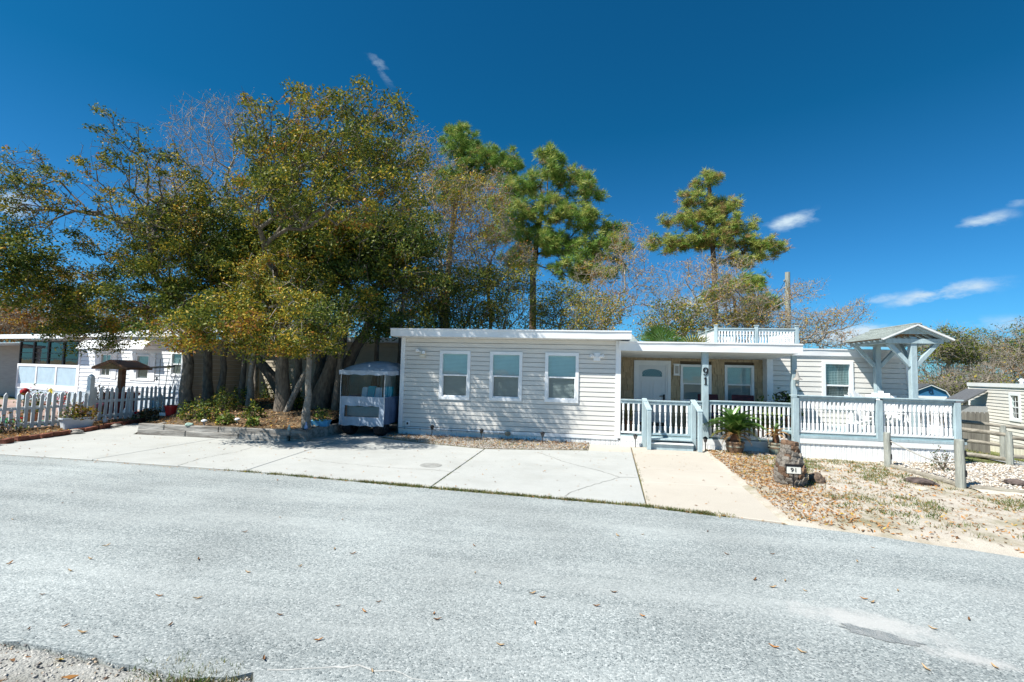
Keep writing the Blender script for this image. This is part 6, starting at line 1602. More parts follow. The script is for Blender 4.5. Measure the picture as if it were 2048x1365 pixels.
def adirondack(label, x, y, rz):
    t = thing('deck_chair', label, 'chair', (x, y, .505), rz, local=True)
    for sx_ in (-.30, .30): MB().b2(sx_ - .02, sx_ + .02, -.38, -.30, 0, .48).obj('leg', WHITE, t); MB().b2(sx_ - .02, sx_ + .02, .20, .30, 0, .48).obj('leg', WHITE, t); MB().b2(sx_ - .075, sx_ + .075, -.42, .32, .48, .51).obj('arm', WHITE, t)
    for k in range(5): MB().b2(-.28, .28, -.36 + k * .11, -.27 + k * .11, .32 - k * .03, .34 - k * .03).obj('seat_slat', WHITE, t)
    for k in range(5): MB().hexa([(-.28 + k * .113, .18, .18), (-.18 + k * .113, .18, .18), (-.18 + k * .113, .20, .18), (-.28 + k * .113, .20, .18), (-.29 + k * .118, .40, .80 + .05 * (2 - abs(k - 2))), (-.185 + k * .118, .40, .80 + .05 * (2 - abs(k - 2))), (-.185 + k * .118, .42, .80 + .05 * (2 - abs(k - 2))), (-.29 + k * .118, .42, .80 + .05 * (2 - abs(k - 2)))]).obj('back_slat', WHITE, t)
adirondack('white slatted deck chair just right of the middle deck post', 6.20, 11.75, R(30)); adirondack('white slatted deck chair before the arbor post', 6.62, 12.15, R(-25))
t = thing('deck_table', 'small white round table between the deck chairs', 'table', (6.35, 11.35, .505)); MB().lathe([(.22, .44), (.22, .47)], 20, (6.35, 11.35, .505)).obj('tabletop', WHITE, t)
for k in range(3): a = k * 2.1; MB().tube([(6.35 + .18 * math.cos(a), 11.35 + .18 * math.sin(a), .505), (6.35 + .1 * math.cos(a), 11.35 + .1 * math.sin(a), .95)], .015, 6).obj('leg', WHITE, t)
t = thing('white_bucket', 'pale tub standing at the right end of the left deck railing', 'bucket', (5.55, 11.2, .505)); MB().lathe([(.09, 0), (.12, .2), (.13, .2), (.13, .22), (.10, .21)], 16, (5.55, 11.2, .505)).obj('bucket', TRIMW, t)
# palmetto tops behind the porch roof
def palmetto(label, x, y, z, n, L_, seed, mt):
    t = thing('palmetto', label, 'palm', (x, y, 0)); MB().tube([(x, y, 0), (x, y, z * .6), (x, y, z)], [.16, .14, .12], 10).obj('trunk', BARKP, t); r = random.Random(seed); b = MB()
    for k in range(n):
        a = r.uniform(0, 6.28); e = r.uniform(-.1, 1.35); d = Vector((math.cos(a) * math.cos(e), math.sin(a) * math.cos(e), math.sin(e))); u = d.cross(Vector((0, 0, 1))).normalized(); w = d.cross(u)
        c = Vector((x, y, z)) + d * L_ * .35
        for j in range(13):
            f_ = (j - 6) / 6 * 1.1; dd = (d * math.cos(f_) + u * math.sin(f_)).normalized(); p1 = c + dd * L_ * .38; p2 = c + dd * L_ * .65 - Vector((0, 0, L_ * .07)); s_ = w.cross(dd).normalized() * .016
            b.add([c - s_ * .3, c + s_ * .3, p1 + s_, p2, p1 - s_], [(0, 1, 2, 4), (4, 2, 3)])
    b.obj('crown', mt, t, fix=False)
palmetto('green palmetto fan crown rising behind the porch roof', *(2.194, 15.200, 2.650)[:2], 2.35, 26, 1.0, 3, SAGO); palmetto('yellowing palmetto leaves behind the porch roof', *(3.241, 15.800, 2.625)[:2], 2.2, 12, .95, 4, SAGOY)
# utility pole and lines
ux, uy, uz = (10.330, 27.000, 7.235)
t = thing('utility_pole', 'wooden utility pole rising behind the bare trees', 'utility pole', (ux, uy, 0)); MB().tube([(ux, uy, 0), (ux, uy, uz * .5), (ux, uy, uz)], [.17, .15, .12], 10).obj('shaft', POSTG, t)
for z in (uz - .5, uz - .9): MB().lathe([(.03, 0), (.05, .05), (.03, .1)], 8, (ux - .16, uy, z)).obj('insulator', GREYP, t)
def wire(label, a_, b_, sag, r=.012):
    A_, B_ = Vector(a_), Vector(b_); tag(MB().tube([A_.lerp(B_, k / 20) - Vector((0, 0, sag * 4 * (k / 20) * (1 - k / 20))) for k in range(21)], r, 4).obj('power_line', BLACK), label, 'wire')
wire('slack service line running down left from the utility pole', (ux - .1, uy, uz - 1.0), (6.082, 20.000, 4.699), .35); wire('second thin service line left of the utility pole', (ux - .1, uy, uz - .4), (5.426, 19.000, 4.927), .9)
wire('upper thin wire crossing the trees behind the arbor', (14.632, 24.000, 2.574), (19.451, 24.000, 3.023), .12, .008); wire('lower thin wire crossing the trees behind the arbor', (15.850, 26.000, 2.578), (21.067, 26.000, 2.997), .1, .008)

# ------------------------------------------------------------------ trees
def grow(seed, trunk, ells, n, bf=.45, seg=.32, jit=.06, r_base=.15, tip=.006, expo=2.4, shell=0.0):
    """points scattered in crown ellipsoids are joined one by one to the nearest-cheapest limb"""
    rs = np.random.RandomState(seed)
    N = np.zeros((60000, 3)); par = np.full(60000, -1, np.int64); pl = np.zeros(60000); c = 0
    tr = [np.array(p, float) for p in trunk]; pts = [tr[0]]
    for a, b in zip(tr[:-1], tr[1:]):
        k = max(1, int(np.linalg.norm(b - a) / .35))
        for i in range(1, k + 1): pts.append(a + (b - a) * i / k + rs.normal(0, .018, 3) * (i < k))
    for i, p in enumerate(pts):
        N[c] = p; par[c] = c - 1; pl[c] = 0 if i == 0 else pl[c - 1] + np.linalg.norm(p - pts[i - 1]); c += 1
    nt = c; start = max(1, int(nt * .68))
    vol = np.array([e[1][0] * e[1][1] * e[1][2] * (e[2] if len(e) > 2 else 1) for e in ells]); vol = vol ** .8; vol /= vol.sum()
    A = []
    for e, k in zip(ells, np.maximum(1, (vol * n).astype(int))):
        d = rs.normal(size=(k, 3)); d /= np.linalg.norm(d, axis=1)[:, None]
        A.append(np.array(e[0]) + d * np.array(e[1]) * (rs.uniform(0, 1, (k, 1)) ** (1 / 3 if not shell else shell)))
    A = np.concatenate(A); top = pts[-1]
    A = A[np.argsort(np.linalg.norm(A - top, axis=1) * 1.0 + rs.uniform(0, .3, len(A)))]
    for p in A:
        d = np.linalg.norm(N[start:c] - p, axis=1); j = start + int(np.argmin(d + bf * pl[start:c])); L = d[j - start]
        if L < .05: continue
        k = max(1, int(L / seg)); a = N[j].copy(); q = j; dirv = (p - a)
        side = np.cross(dirv, rs.normal(size=3)); side /= (np.linalg.norm(side) + 1e-9); bow = side * L * rs.uniform(-.10, .10) + np.array([0, 0, -L * .05])
        for i in range(1, k + 1):
            t = i / k; v = a + dirv * t + bow * math.sin(math.pi * t) + (rs.normal(0, jit * .5, 3) if i < k else 0)
            N[c] = v; par[c] = q; pl[c] = pl[q] + np.linalg.norm(v - N[q]); q = c; c += 1
        if c > 59000: break
    N, par, pl = N[:c], par[:c], pl[:c]
    rad = np.zeros(c); deg = np.zeros(c, int)
    for i in range(c - 1, 0, -1):
        if deg[i] == 0: rad[i] = tip ** expo
        rad[par[i]] += rad[i]; deg[par[i]] += 1
    rad = rad ** (1 / expo)
    s = min(1.6, r_base / max(rad[nt // 2], 1e-6)) if rad[nt // 2] > r_base else 1
    rad = np.maximum(rad * (s if s < 1 else 1), tip * .7)
    rad[:nt] = np.maximum(np.minimum(rad[:nt], r_base * 1.1), r_base * np.linspace(1.0, .5, nt))
    rad[0] = r_base * 1.35; rad[1] = max(rad[1], r_base * 1.1)
    return N, par, rad, deg, nt


def tubes(a, b, ra, rb, n):
    d = b - a; L = np.linalg.norm(d, axis=1)[:, None]; d = d / np.maximum(L, 1e-6)
    ref = np.where(np.abs(d[:, 2:3]) > .9, np.array([[1., 0, 0]]), np.array([[0, 0, 1.]]))
    x = np.cross(ref, d); x /= np.linalg.norm(x, axis=1)[:, None]; y = np.cross(d, x)
    ang = 2 * np.pi * np.arange(n) / n; ca, sa = np.cos(ang)[None, :, None], np.sin(ang)[None, :, None]
    off = x[:, None] * ca + y[:, None] * sa
    v = np.concatenate([a[:, None] + off * ra[:, None, None], b[:, None] + off * rb[:, None, None]], 1)
    m = len(a); k = np.arange(n); k2 = (k + 1) % n
    q = np.stack([k, k2, k2 + n, k + n], -1)[None] + (np.arange(m) * 2 * n)[:, None, None]
    return v.reshape(-1, 3), q.reshape(-1, 4)


def wood_mesh(name, N, par, rad, mat_, extra=None, c0=None):
    idx = np.arange(1, len(N)); a, b = N[par[idx]], N[idx]; ra, rb = rad[par[idx]], rad[idx]
    ra = np.minimum(ra, rb * 1.6 + .004)
    V, Q, off = [], [], 0
    for lo, hi, n in ((.05, 9, 9), (.018, .05, 5), (0, .018, 3)):
        k = (rb >= lo) & (rb < hi)
        if not k.any(): continue
        v, q = tubes(a[k], b[k] + (b[k] - a[k]) * .04, ra[k], rb[k], n); V.append(v); Q.append(q + off); off += len(v)
    if extra is not None:
        v, q = tubes(*extra, 3); V.append(v); Q.append(q + off)
    v = np.concatenate(V) - np.array(c0)
    return np_mesh(name, v, np.concatenate(Q), None, [mat_], None, True)


def twigs(N, rad, rs, per, L0, L1, thr=.02, r=.004, up=.3):
    k = np.where(rad < thr)[0]; k = np.repeat(k, per); n = len(k)
    d = rs.normal(size=(n, 3)); d[:, 2] += up; d /= np.linalg.norm(d, axis=1)[:, None]
    a = N[k]; b = a + d * rs.uniform(L0, L1, n)[:, None]
    return a, b, np.full(n, r), np.full(n, r * .45)


def tree(name, label, seed, trunk, ells, n, leaves=0, per=1, spread=.22, size=(.06, .115), probs=(.40, .27, .17, .1, .06), r=.15, bark=None, twig=0, tl=(.2, .5), cat='tree', bf=.45, group=None, thr=.022, mats=None, up=.45, orange=0.0, tip=.006, twr=.004, seg=.32, extra_stems=()):
    root = thing(name, label, cat, trunk[0], 0, group); rs = np.random.RandomState(seed + 500)
    N, par, rad, deg, nt = grow(seed, trunk, ells, n, bf, seg=seg, r_base=r, tip=tip)
    ex = twigs(N[nt:], rad[nt:], rs, twig, *tl, thr=thr, r=twr) if twig else None
    o = link('trunk', wood_mesh('trunk', N, par, rad, bark or BARKG, ex, trunk[0]), root)
    if leaves:
        k = np.where((rad < thr) & (np.arange(len(N)) >= nt))[0]
        cen = rs.choice(k, max(8, int(len(k) * .42)), replace=False); wgt = rs.uniform(.25, 1.6, len(cen)); wgt /= wgt.sum()
        pick = rs.choice(cen, leaves, p=wgt); g_ = rs.normal(0, 1, (leaves, 3)); g_ /= np.maximum(1, np.linalg.norm(g_, axis=1) / 2.1)[:, None]
        pos = N[pick] + g_ * spread * np.array([.95, .95, .6]) * rs.uniform(.6, 1.15, len(N))[pick][:, None]
        P_ = np.array(probs); ms = mats or LF
        # colour goes by cluster: each limb tip leans to its own mix
        cl_ = rs.uniform(size=len(N))[pick] * .5 + .5 * (np.array([noise.noise(Vector(p) * .55 + Vector((seed, 0, 0))) for p in N])[pick] * .9 + .5); u = np.clip(cl_ * .62 + rs.uniform(size=leaves) * .5 - .06 + orange, 0, .9999)
        mi = np.searchsorted(np.cumsum(P_ / P_.sum()), u)
        v, q = quads_leaf(pos - np.array(trunk[0]), rs.uniform(*size, leaves), rs, up, .46, .35)
        link('crown', np_mesh('crown', v, q, None, ms, np.minimum(mi, len(ms) - 1)), root)
    return root


def W(c, rx, ry, rz, w=1.0): return (c, (rx, ry, rz), w)


# --- the oaks on the mound and one added backdrop oak; crowns as seen from the road, trunks where they stand
tree('oak_tree', 'broad oak with thick leftmost trunk and limbs reaching over the neighbour roof', 11,
     [(-11.1, 11.9, .2), (-11.15, 11.95, 1.6), (-11.5, 12.0, 3.0), (-12.0, 12.0, 4.0)],
     [W((-11.416, 11.300, 3.488), 1.7, 1.3, 1.0), W((-13.457, 11.300, 3.067), 1.5, 1.2, .85), W((-7.485, 8.600, 2.538), .9, .8, .6), W((-13.135, 11.600, 4.836), 1.7, 1.2, .9), W((-14.920, 11.600, 3.978), 1.2, 1.1, .75), W((-8.403, 8.500, 2.192), .7, .7, .34), W((-13.753, 11.200, 2.287), 1.1, .9, .42), W((-10.501, 11.400, 4.467), 1.4, 1.2, .9)],
     740, 48000, spread=.19, size=(.05, .10), r=.17, twig=1, tl=(.1, .3))
tree('oak_tree', 'oak with long sparse limbs stretching to the upper left of the sky', 12,
     [(-11.35, 13.0, .35), (-11.4, 12.9, 2.0), (-11.7, 12.2, 3.4), (-12.0, 11.4, 4.2)],
     [W((-13.918, 10.400, 6.020), 1.6, 1.0, .6), W((-12.127, 10.400, 6.759), 1.05, .85, .8), W((-15.120, 10.400, 6.752), 1.0, .85, .55), W((-10.768, 10.400, 6.568), .95, .8, .8), W((-12.377, 10.400, 7.849), .6, .6, .5), W((-14.809, 10.400, 5.367), 1.2, .85, .42), W((-11.113, 10.400, 5.403), 1.3, 1.0, .65), W((-15.689, 10.400, 5.942), 1.1, .85, .5)],
     620, 10500, spread=.12, size=(.05, .095), r=.14, twig=2, tl=(.10, .3), bf=.25)
tree('oak_tree', 'slender forked oak second from the left on the mound', 13,
     [(-11.0, 13.0, .4), (-10.9, 13.0, 2.2), (-10.3, 12.6, 3.4)],
     [W((-10.147, 12.200, 5.385), 1.6, 1.2, 1.1), W((-11.401, 12.600, 6.605), 1.3, 1.0, .9), W((-8.435, 11.500, 3.925), 1.3, 1.1, .9), W((-10.408, 11.400, 3.231), 1.2, 1.0, .8)], 460, 20000, spread=.2, r=.11)
tree('oak_tree', 'pale lichened oak with a straight thin trunk in the middle of the mound', 14,
     [(-9.38, 12.2, .42), (-9.33, 12.2, 1.7), (-9.1, 11.9, 3.0)],
     [W((-8.234, 10.900, 3.167), 1.2, 1.1, .9), W((-7.062, 8.800, 2.274), .85, .8, .40), W((-6.074, 8.800, 2.652), .95, .8, .58), W((-6.817, 10.300, 2.258), .7, .7, .36)], 420, 22000, spread=.17, size=(.045, .085), r=.085, bark=BARKW, orange=.06)
tree('oak_tree', 'tall oak with dense top crown above the middle of the clump', 15,
     [(-8.1, 11.9, .42), (-8.1, 11.7, 2.2), (-7.8, 11.2, 3.6)],
     [W((-6.993, 9.600, 6.763), 1.15, .95, .75), W((-5.190, 9.200, 6.690), 1.1, .95, .72), W((-4.139, 9.400, 6.404), .75, .8, .62), W((-6.056, 9.400, 5.491), 1.3, 1.0, .8), W((-4.542, 9.400, 5.328), .95, .9, .75), W((-7.305, 9.800, 5.454), 1.0, .9, .7), W((-4.468, 9.300, 7.196), .6, .6, .30), W((-5.921, 9.400, 7.345), .85, .7, .28), W((-4.095, 9.500, 7.061), .33, .4, .3), W((-7.974, 9.800, 7.825), .3, .3, .28), W((-6.539, 9.400, 7.615), .3, .3, .25), W((-4.941, 9.300, 7.560), .3, .3, .25), W((-4.186, 9.400, 7.512), .25, .3, .25)],
     820, 19000, spread=.14, size=(.05, .095), r=.20, probs=(.34, .31, .17, .11, .07), twig=1, tl=(.10, .25))
tree('oak_tree', 'oak leaning over the covered cart with dark dense foliage', 16,
     [(-7.35, 13.2, .42), (-7.0, 13.1, 1.6), (-6.3, 13.0, 2.9), (-6.2, 13.0, 4.0)],
     [W((-5.859, 12.600, 4.839), 1.4, 1.2, 1.0), W((-6.434, 11.800, 3.703), 1.3, 1.1, .9), W((-4.947, 13.000, 4.198), 1.0, 1.0, .9), W((-5.449, 12.200, 2.951), 1.1, 1.0, .55), W((-6.184, 11.200, 2.455), .9, .9, .5), W((-7.459, 12.200, 4.904), 1.4, 1.2, 1.0), W((-4.878, 13.500, 5.654), .8, .8, .8)],
     640, 25000, spread=.2, twig=1, tl=(.1, .3), r=.20, probs=(.56, .24, .08, .07, .05))
tree('oak_tree', 'pale barked oak standing in front right beside the timber corner', 17,
     [(-6.36, 10.2, .2), (-6.37, 10.2, 1.3), (-6.40, 10.22, 2.2), (-6.5, 10.2, 3.0)],
     [W((-6.474, 10.300, 2.969), 1.0, .8, .8), W((-5.588, 9.300, 2.334), .70, .7, .36), W((-7.135, 10.200, 2.270), .7, .7, .35), W((-7.504, 10.600, 3.745), 1.1, .9, .8), W((-5.755, 10.600, 3.012), .8, .8, .6), W((-6.450, 10.050, 1.994), .5, .5, .14)], 380, 19000, spread=.16, size=(.045, .085), r=.085, bark=BARKW, orange=.10, twig=1, tl=(.1, .25))
tree('oak_tree', 'dark oak with a heavy trunk leaning left behind the lichened trunks', 18,
     [(-9.3, 13.9, .42), (-9.8, 13.8, 1.2), (-10.5, 13.7, 2.0), (-10.7, 13.6, 3.2)], [W((-10.485, 12.900, 4.514), 1.5, 1.2, 1.0), W((-12.401, 13.000, 5.821), 1.4, 1.2, .9), W((-8.625, 13.000, 5.585), 1.2, 1, .9)], 420, 26000, spread=.24, size=(.08, .14), probs=(.62, .25, .06, .04, .03), r=.19)  # leaf mix darkened so this back crown reads as shaded interior
for k, (lab, tk, r_, bk) in enumerate((('thin dark trunk left of the pale lichened trunk', [(-10.2, 12.9, .42), (-10.15, 12.9, 1.8), (-10.1, 12.8, 3.6)], .085, BARKG), ('thin crooked stem beside the pale lichened trunk', [(-9.75, 12.6, .42), (-9.65, 12.55, 1.0), (-9.6, 12.5, 1.9), (-9.5, 12.4, 3.4)], .05, BARKW),
        ('dark upright trunk right of the leaning trunk', [(-8.45, 12.9, .42), (-8.4, 12.9, 1.9), (-8.3, 12.8, 3.8)], .12, BARKG), ('massive dark trunk behind the pale front trunk', [(-7.5, 12.5, .42), (-7.25, 12.6, 1.4), (-7.0, 12.7, 2.4), (-6.9, 12.8, 4.0)], .24, BARKG), ('dark trunk just left of the covered cart', [(-6.75, 12.2, .42), (-6.7, 12.2, 1.6), (-6.6, 12.2, 3.6)], .11, BARKG),
        ('thin trunk rising behind the covered cart', [(-6.35, 13.6, .3), (-6.3, 13.6, 2.0), (-6.2, 13.6, 4.0)], .09, BARKG), ('slim trunk nearest the carport', [(-5.95, 14.4, .1), (-5.9, 14.4, 2.0), (-5.8, 14.3, 4.0)], .08, BARKG), ('dark slanting trunk in the middle of the clump', [(-9.0, 14.6, .4), (-8.7, 14.5, 1.5), (-8.5, 14.4, 3.6)], .13, BARKG))):
    e = tk[-1]
    tree('oak_tree', lab, 30 + k, tk, [W((e[0] + (-.5) ** k, e[1] - .3, e[2] + 1.2), 1.2, 1.1, 1.0)], 150, 7000, spread=.26, size=(.08, .14), r=r_, bark=bk, probs=(.55, .25, .08, .07, .05))  # darker leaf mix paints the shade deep inside the clump
b = MB().tube([(-7.9, 11.7, .35), (-7.75, 11.75, .8), (-7.55, 11.85, 1.35), (-7.5, 11.9, 1.5)], [.085, .075, .07, .06], 9); tag(b.obj('leaning_stump', BARKW), 'pale broken trunk leaning right in the middle of the mound', 'tree trunk')
tree('oak_tree', 'tall oak added behind the middle of the clump, dark leaves standing for crown shade', 19, [(-8.9, 15.0, .3), (-8.9, 15.0, 3), (-8.7, 15.0, 6.5)],
     [W((-9.757, 14.600, 7.280), 2.0, 1.3, 1.4), W((-7.698, 14.800, 7.632), 1.8, 1.3, 1.4), W((-6.225, 14.800, 6.394), 1.5, 1.3, 1.2), W((-8.877, 14.800, 9.256), 1.9, 1.2, 1.0), W((-10.976, 14.400, 5.182), 1.8, 1.2, 1.2), W((-6.754, 15.000, 8.545), 1.2, 1.1, .9), W((-10.747, 14.800, 8.991), 1.4, 1.1, .8)], 620, 27000, spread=.26, size=(.08, .14), probs=(.55, .28, .09, .05, .03), r=.2)  # backdrop tree put in; its dark leaf mix paints the shaded crown interior
tree('oak_tree', 'dark oak entering from beyond the left edge of the picture', 40, [(-17.6, 9.9, 0), (-17.3, 9.9, 2.2), (-16.6, 9.9, 3.6)], [W((-14.638, 9.900, 3.775), 1.25, 1.1, .75), W((-14.170, 9.800, 4.324), .9, .9, .42), W((-15.898, 9.900, 4.440), 1.7, 1.1, 1.2), W((-14.109, 10.000, 3.278), .8, .8, .4)], 340, 13000, spread=.22, r=.2, probs=(.4, .25, .1, .15, .1))
# --- bare and half-bare trees
BR = (.05, .2, .2, .25, .3)
tree('bare_tree', 'bare grey tree with fine twigs at the upper left of the clump', 50, [(-11.3, 15.0, .3), (-11.4, 15, 3), (-11.8, 15.2, 5.5)], [W((-13.933, 15.200, 10.087), 1.7, 1.3, 1.4), W((-14.024, 15.000, 8.120), 2.0, 1.4, 1.4), W((-15.439, 15.000, 7.609), 1.3, 1.1, 1.0), W((-12.913, 15.400, 10.898), 1.0, 1.0, .7)], 900, 700, spread=.2, r=.13, bark=BARKT, twig=3, tl=(.15, .45), probs=BR, bf=.3, size=(.05, .08))
tree('bare_tree', 'bare grey tree between the tall oak and the left pine', 51, [(-5.4, 17.5, 0), (-5.5, 17.5, 3), (-5.7, 17.6, 6)], [W((-5.776, 17.500, 8.407), 1.7, 1.4, 1.6), W((-6.453, 17.500, 10.235), 1.0, 1.0, 1.0), W((-4.433, 17.800, 7.679), 1.6, 1.3, 1.5), W((-5.287, 17.500, 5.846), 1.6, 1.3, 1.4), W((-6.288, 17.300, 7.759), 1.3, 1.2, 1.3)], 1000, 9000, spread=.22, r=.12, bark=BARKT, twig=3, tl=(.15, .45), probs=(.15, .3, .3, .15, .1), bf=.3)
tree('bare_tree', 'leafless whitish tree in front of the big pine', 52, [(-3.7, 18.5, 0), (-3.8, 18.5, 3), (-4.0, 18.6, 5)], [W((-4.400, 18.500, 7.911), 1.5, 1.2, 1.4), W((-4.964, 18.500, 6.079), 1.4, 1.2, 1.2), W((-3.921, 18.500, 9.131), .8, .8, .7), W((-3.328, 18.500, 6.059), 1.3, 1.2, 1.1)], 800, 2600, spread=.2, r=.10, bark=BARKT, twig=3, tl=(.2, .5), probs=BR, bf=.3)
for k, (lab, bx, by, px_list, nn_, lv_) in enumerate((
    ('half bare tree with rusty buds right of the big pine', .9, 21, [W((1.092, 21.000, 5.718), 2.0, 1.4, 1.3), W((0.255, 21.000, 4.405), 1.6, 1.3, .9), W((1.711, 21.000, 7.249), 1.0, 1.0, 1.0)], 800, 3200),
    ('half bare tree with budding twigs in front of the right pine', 3.6, 20, [W((4.195, 20.000, 5.305), 2.2, 1.4, 1.0), W((5.149, 20.000, 5.908), 1.5, 1.2, .9), W((3.036, 20.000, 4.287), 1.6, 1.3, .8), W((4.767, 20.000, 3.894), 2.2, 1.3, .6)], 900, 2800),
    ('spreading bare tree with pale limbs behind the roof deck', 6.3, 21, [W((6.773, 21.000, 4.436), 2.0, 1.4, .9), W((7.728, 21.000, 3.822), 1.8, 1.3, .6), W((8.690, 21.000, 5.267), .9, .9, .5), W((5.995, 21.000, 4.851), 1.2, 1.1, .8)], 800, 2400),
    ('bare tree with a long pale limb reaching right over the wing roof', 8.0, 20, [W((8.438, 20.000, 3.729), 1.3, 1.1, .55), W((9.677, 20.000, 4.126), .9, .8, .45), W((10.291, 20.000, 4.475), .4, .4, .25), W((9.137, 20.000, 3.159), 1.2, 1.0, .4)], 520, 1500))):
    tree('budding_tree', lab, 60 + k, [(bx, by, 0), (bx, by, 1.8), (bx + .1, by, 3.0)], px_list, nn_, lv_, spread=.15, r=.11, bark=BARKT, twig=3, tl=(.12, .4), probs=(.05, .22, .30, .28, .15), size=(.05, .09), bf=.22, up=.2)
# --- understory behind the house
for k, (lab, px_, py_, yy_, rx_, rz_, n_) in enumerate((('dense dark green tree directly behind the left roof corner', 860, 600, 16.5, 1.5, 1.1, 9000), ('olive green tree behind the left wing roof', 930, 590, 17.2, 1.5, 1.2, 9000), ('yellow green tree behind the middle of the left wing roof', 1010, 590, 18, 1.5, 1.2, 9000), ('green tree at the foot of the big pine', 1120, 610, 19.5, 1.5, .9, 6000), ('sparse olive tree right of the big pine foot', 1190, 630, 18.5, 1.3, .75, 3600), ('olive tree behind the palmetto', 1350, 640, 19, 1.5, .7, 4500), ('thin olive tree behind the roof deck', 1450, 650, 21, 1.6, .6, 3200), ('dark green tree behind the carport', 790, 610, 17.5, 1.6, 1.3, 9000))):
    c = {0: (-5.682, 16.500, 4.150), 1: (-4.572, 17.200, 4.446), 2: (-3.201, 18.000, 4.575), 3: (-1.175, 19.500, 4.407), 4: (0.228, 18.500, 3.884), 5: (3.255, 19.000, 3.771), 6: (5.599, 21.000, 3.802), 7: (-7.432, 17.500, 4.104)}[k]
    tree('understory_tree', lab, 80 + k, [(c[0], c[1] + .2, 0), (c[0], c[1] + .2, 1.6), (c[0], c[1], max(2.2, c[2] - rz_))], [W(c, rx_, 1.3, rz_), W((c[0] - .4, c[1], c[2] - rz_ * .8), rx_ * .9, 1.2, rz_ * .7), W((c[0] + .5, c[1], c[2] + rz_ * .5), rx_ * .6, 1.0, rz_ * .6)], 330, n_, spread=.25, r=.10, bark=BARKT if k in (4, 5, 6) else BARKG, probs=(.35, .32, .2, .08, .05), twig=1)
# --- far trees left and right
FARP = (.25, .3, .15, .15, .15)
for k, (lab, c, rx_, rz_, n_, pr) in enumerate((('rusty brown tree far behind the sunroom roof', (-36.341, 26.000, 4.553), 3.4, 1.7, 7000, BR), ('olive tree far left behind the neighbour house', (-34.533, 28.000, 4.806), 3.2, 2.0, 7000, FARP), ('grey brown tree behind the oak clump', (-27.144, 27.000, 4.407), 3.4, 1.6, 4200, BR), ('far tree behind the tan house', (-18.258, 26.000, 4.369), 3.4, 1.8, 5200, FARP), ('tall bare brown tree far left edge', (-38.010, 25.000, 4.099), 3.2, 1.6, 6000, BR),
      ('round olive oak right behind the arbor roof', (22.298, 34.000, 3.999), 1.5, 1.1, 5200, (.35, .6, .05, 0, 0)), ('grey leafless thicket behind the blue shed', (23.116, 36.000, 2.296), 3.0, 1.4, 700, BR), ('light green budding tree far right', (32.049, 44.000, 4.540), 2.6, 1.6, 4200, (.3, .6, .1, 0, 0)), ('brown bare tree far right above the cream house', (26.321, 36.000, 2.704), 2.6, 1.6, 700, BR), ('dark olive tree at the far right edge', (29.623, 38.000, 4.007), 2.6, 2.2, 5000, (.5, .4, .05, .03, .02)), ('low olive trees between arbor and cream house', (21.832, 32.000, 1.671), 2.0, .8, 1600, (.4, .4, .05, .05, .1)), ('tree filling the right edge behind the cream house', (29.721, 36.000, 3.429), 2.8, 2.2, 3600, (.4, .4, .08, .05, .07)))):
    tree('background_tree', lab, 100 + k, [(c[0], c[1], -.9 if k > 4 else 0), (c[0], c[1], max(.6, c[2] * .5)), (c[0], c[1], max(1.2, c[2] - rz_ * .5))], [W(c, rx_, 1.8, rz_), W((c[0] + rx_ * .5, c[1], c[2] - rz_ * .5), rx_ * .7, 1.5, rz_ * .6), W((c[0] - rx_ * .5, c[1], c[2] - rz_ * .4), rx_ * .7, 1.5, rz_ * .7)], 420, n_, spread=.30, r=.16, bark=BARKT, probs=pr, twig=3, tl=(.3, .9), size=(.10, .18), twr=.009, tip=.012, thr=.04, seg=.5)


# --- pines
def pine(label, seed, trunk, ells, n, tufts, r, mixp, nl=(.22, .36)):
    root = thing('pine_tree', label, 'tree', trunk[0]); rs = np.random.RandomState(seed)
    N, par, rad, deg, nt = grow(seed, trunk, ells, n, .22, seg=.4, r_base=r, tip=.010)
    link('trunk', wood_mesh('trunk', N, par, rad, BARKP, None, trunk[0]), root)
    k = np.where((rad < .03) & (np.arange(len(N)) >= nt))[0]; term = np.where((deg == 0) & (np.arange(len(N)) >= nt))[0]
    pick = np.concatenate([np.repeat(term, 4), rs.choice(k, max(10, tufts * 2))])
    K = 30; c = np.repeat(N[pick] + rs.normal(0, .12, (len(pick), 3)), K, 0); m = len(c)
    ax = rs.normal(size=(len(pick), 3)) * .5 + np.array([0, 0, .9]); ax = np.repeat(ax, K, 0)
    d = rs.normal(size=(m, 3)) + ax * .9; d /= np.linalg.norm(d, axis=1)[:, None]
    s = np.cross(d, rs.normal(size=(m, 3))); s /= np.linalg.norm(s, axis=1)[:, None]
    L = rs.uniform(*nl, m)[:, None]; w = .0085
    v = np.stack([c - s * w * .6, c + s * w * .6, c + d * L * .6 + s * w - np.array([0, 0, .0]), c + d * L - np.array([0, 0, .02])], 1).reshape(-1, 3)
    mi = np.repeat(rs.choice(3, len(pick), p=mixp), K)
    link('crown', np_mesh('crown', v - np.array(trunk[0]), np.arange(4 * m).reshape(m, 4), None, NEED, mi), root)


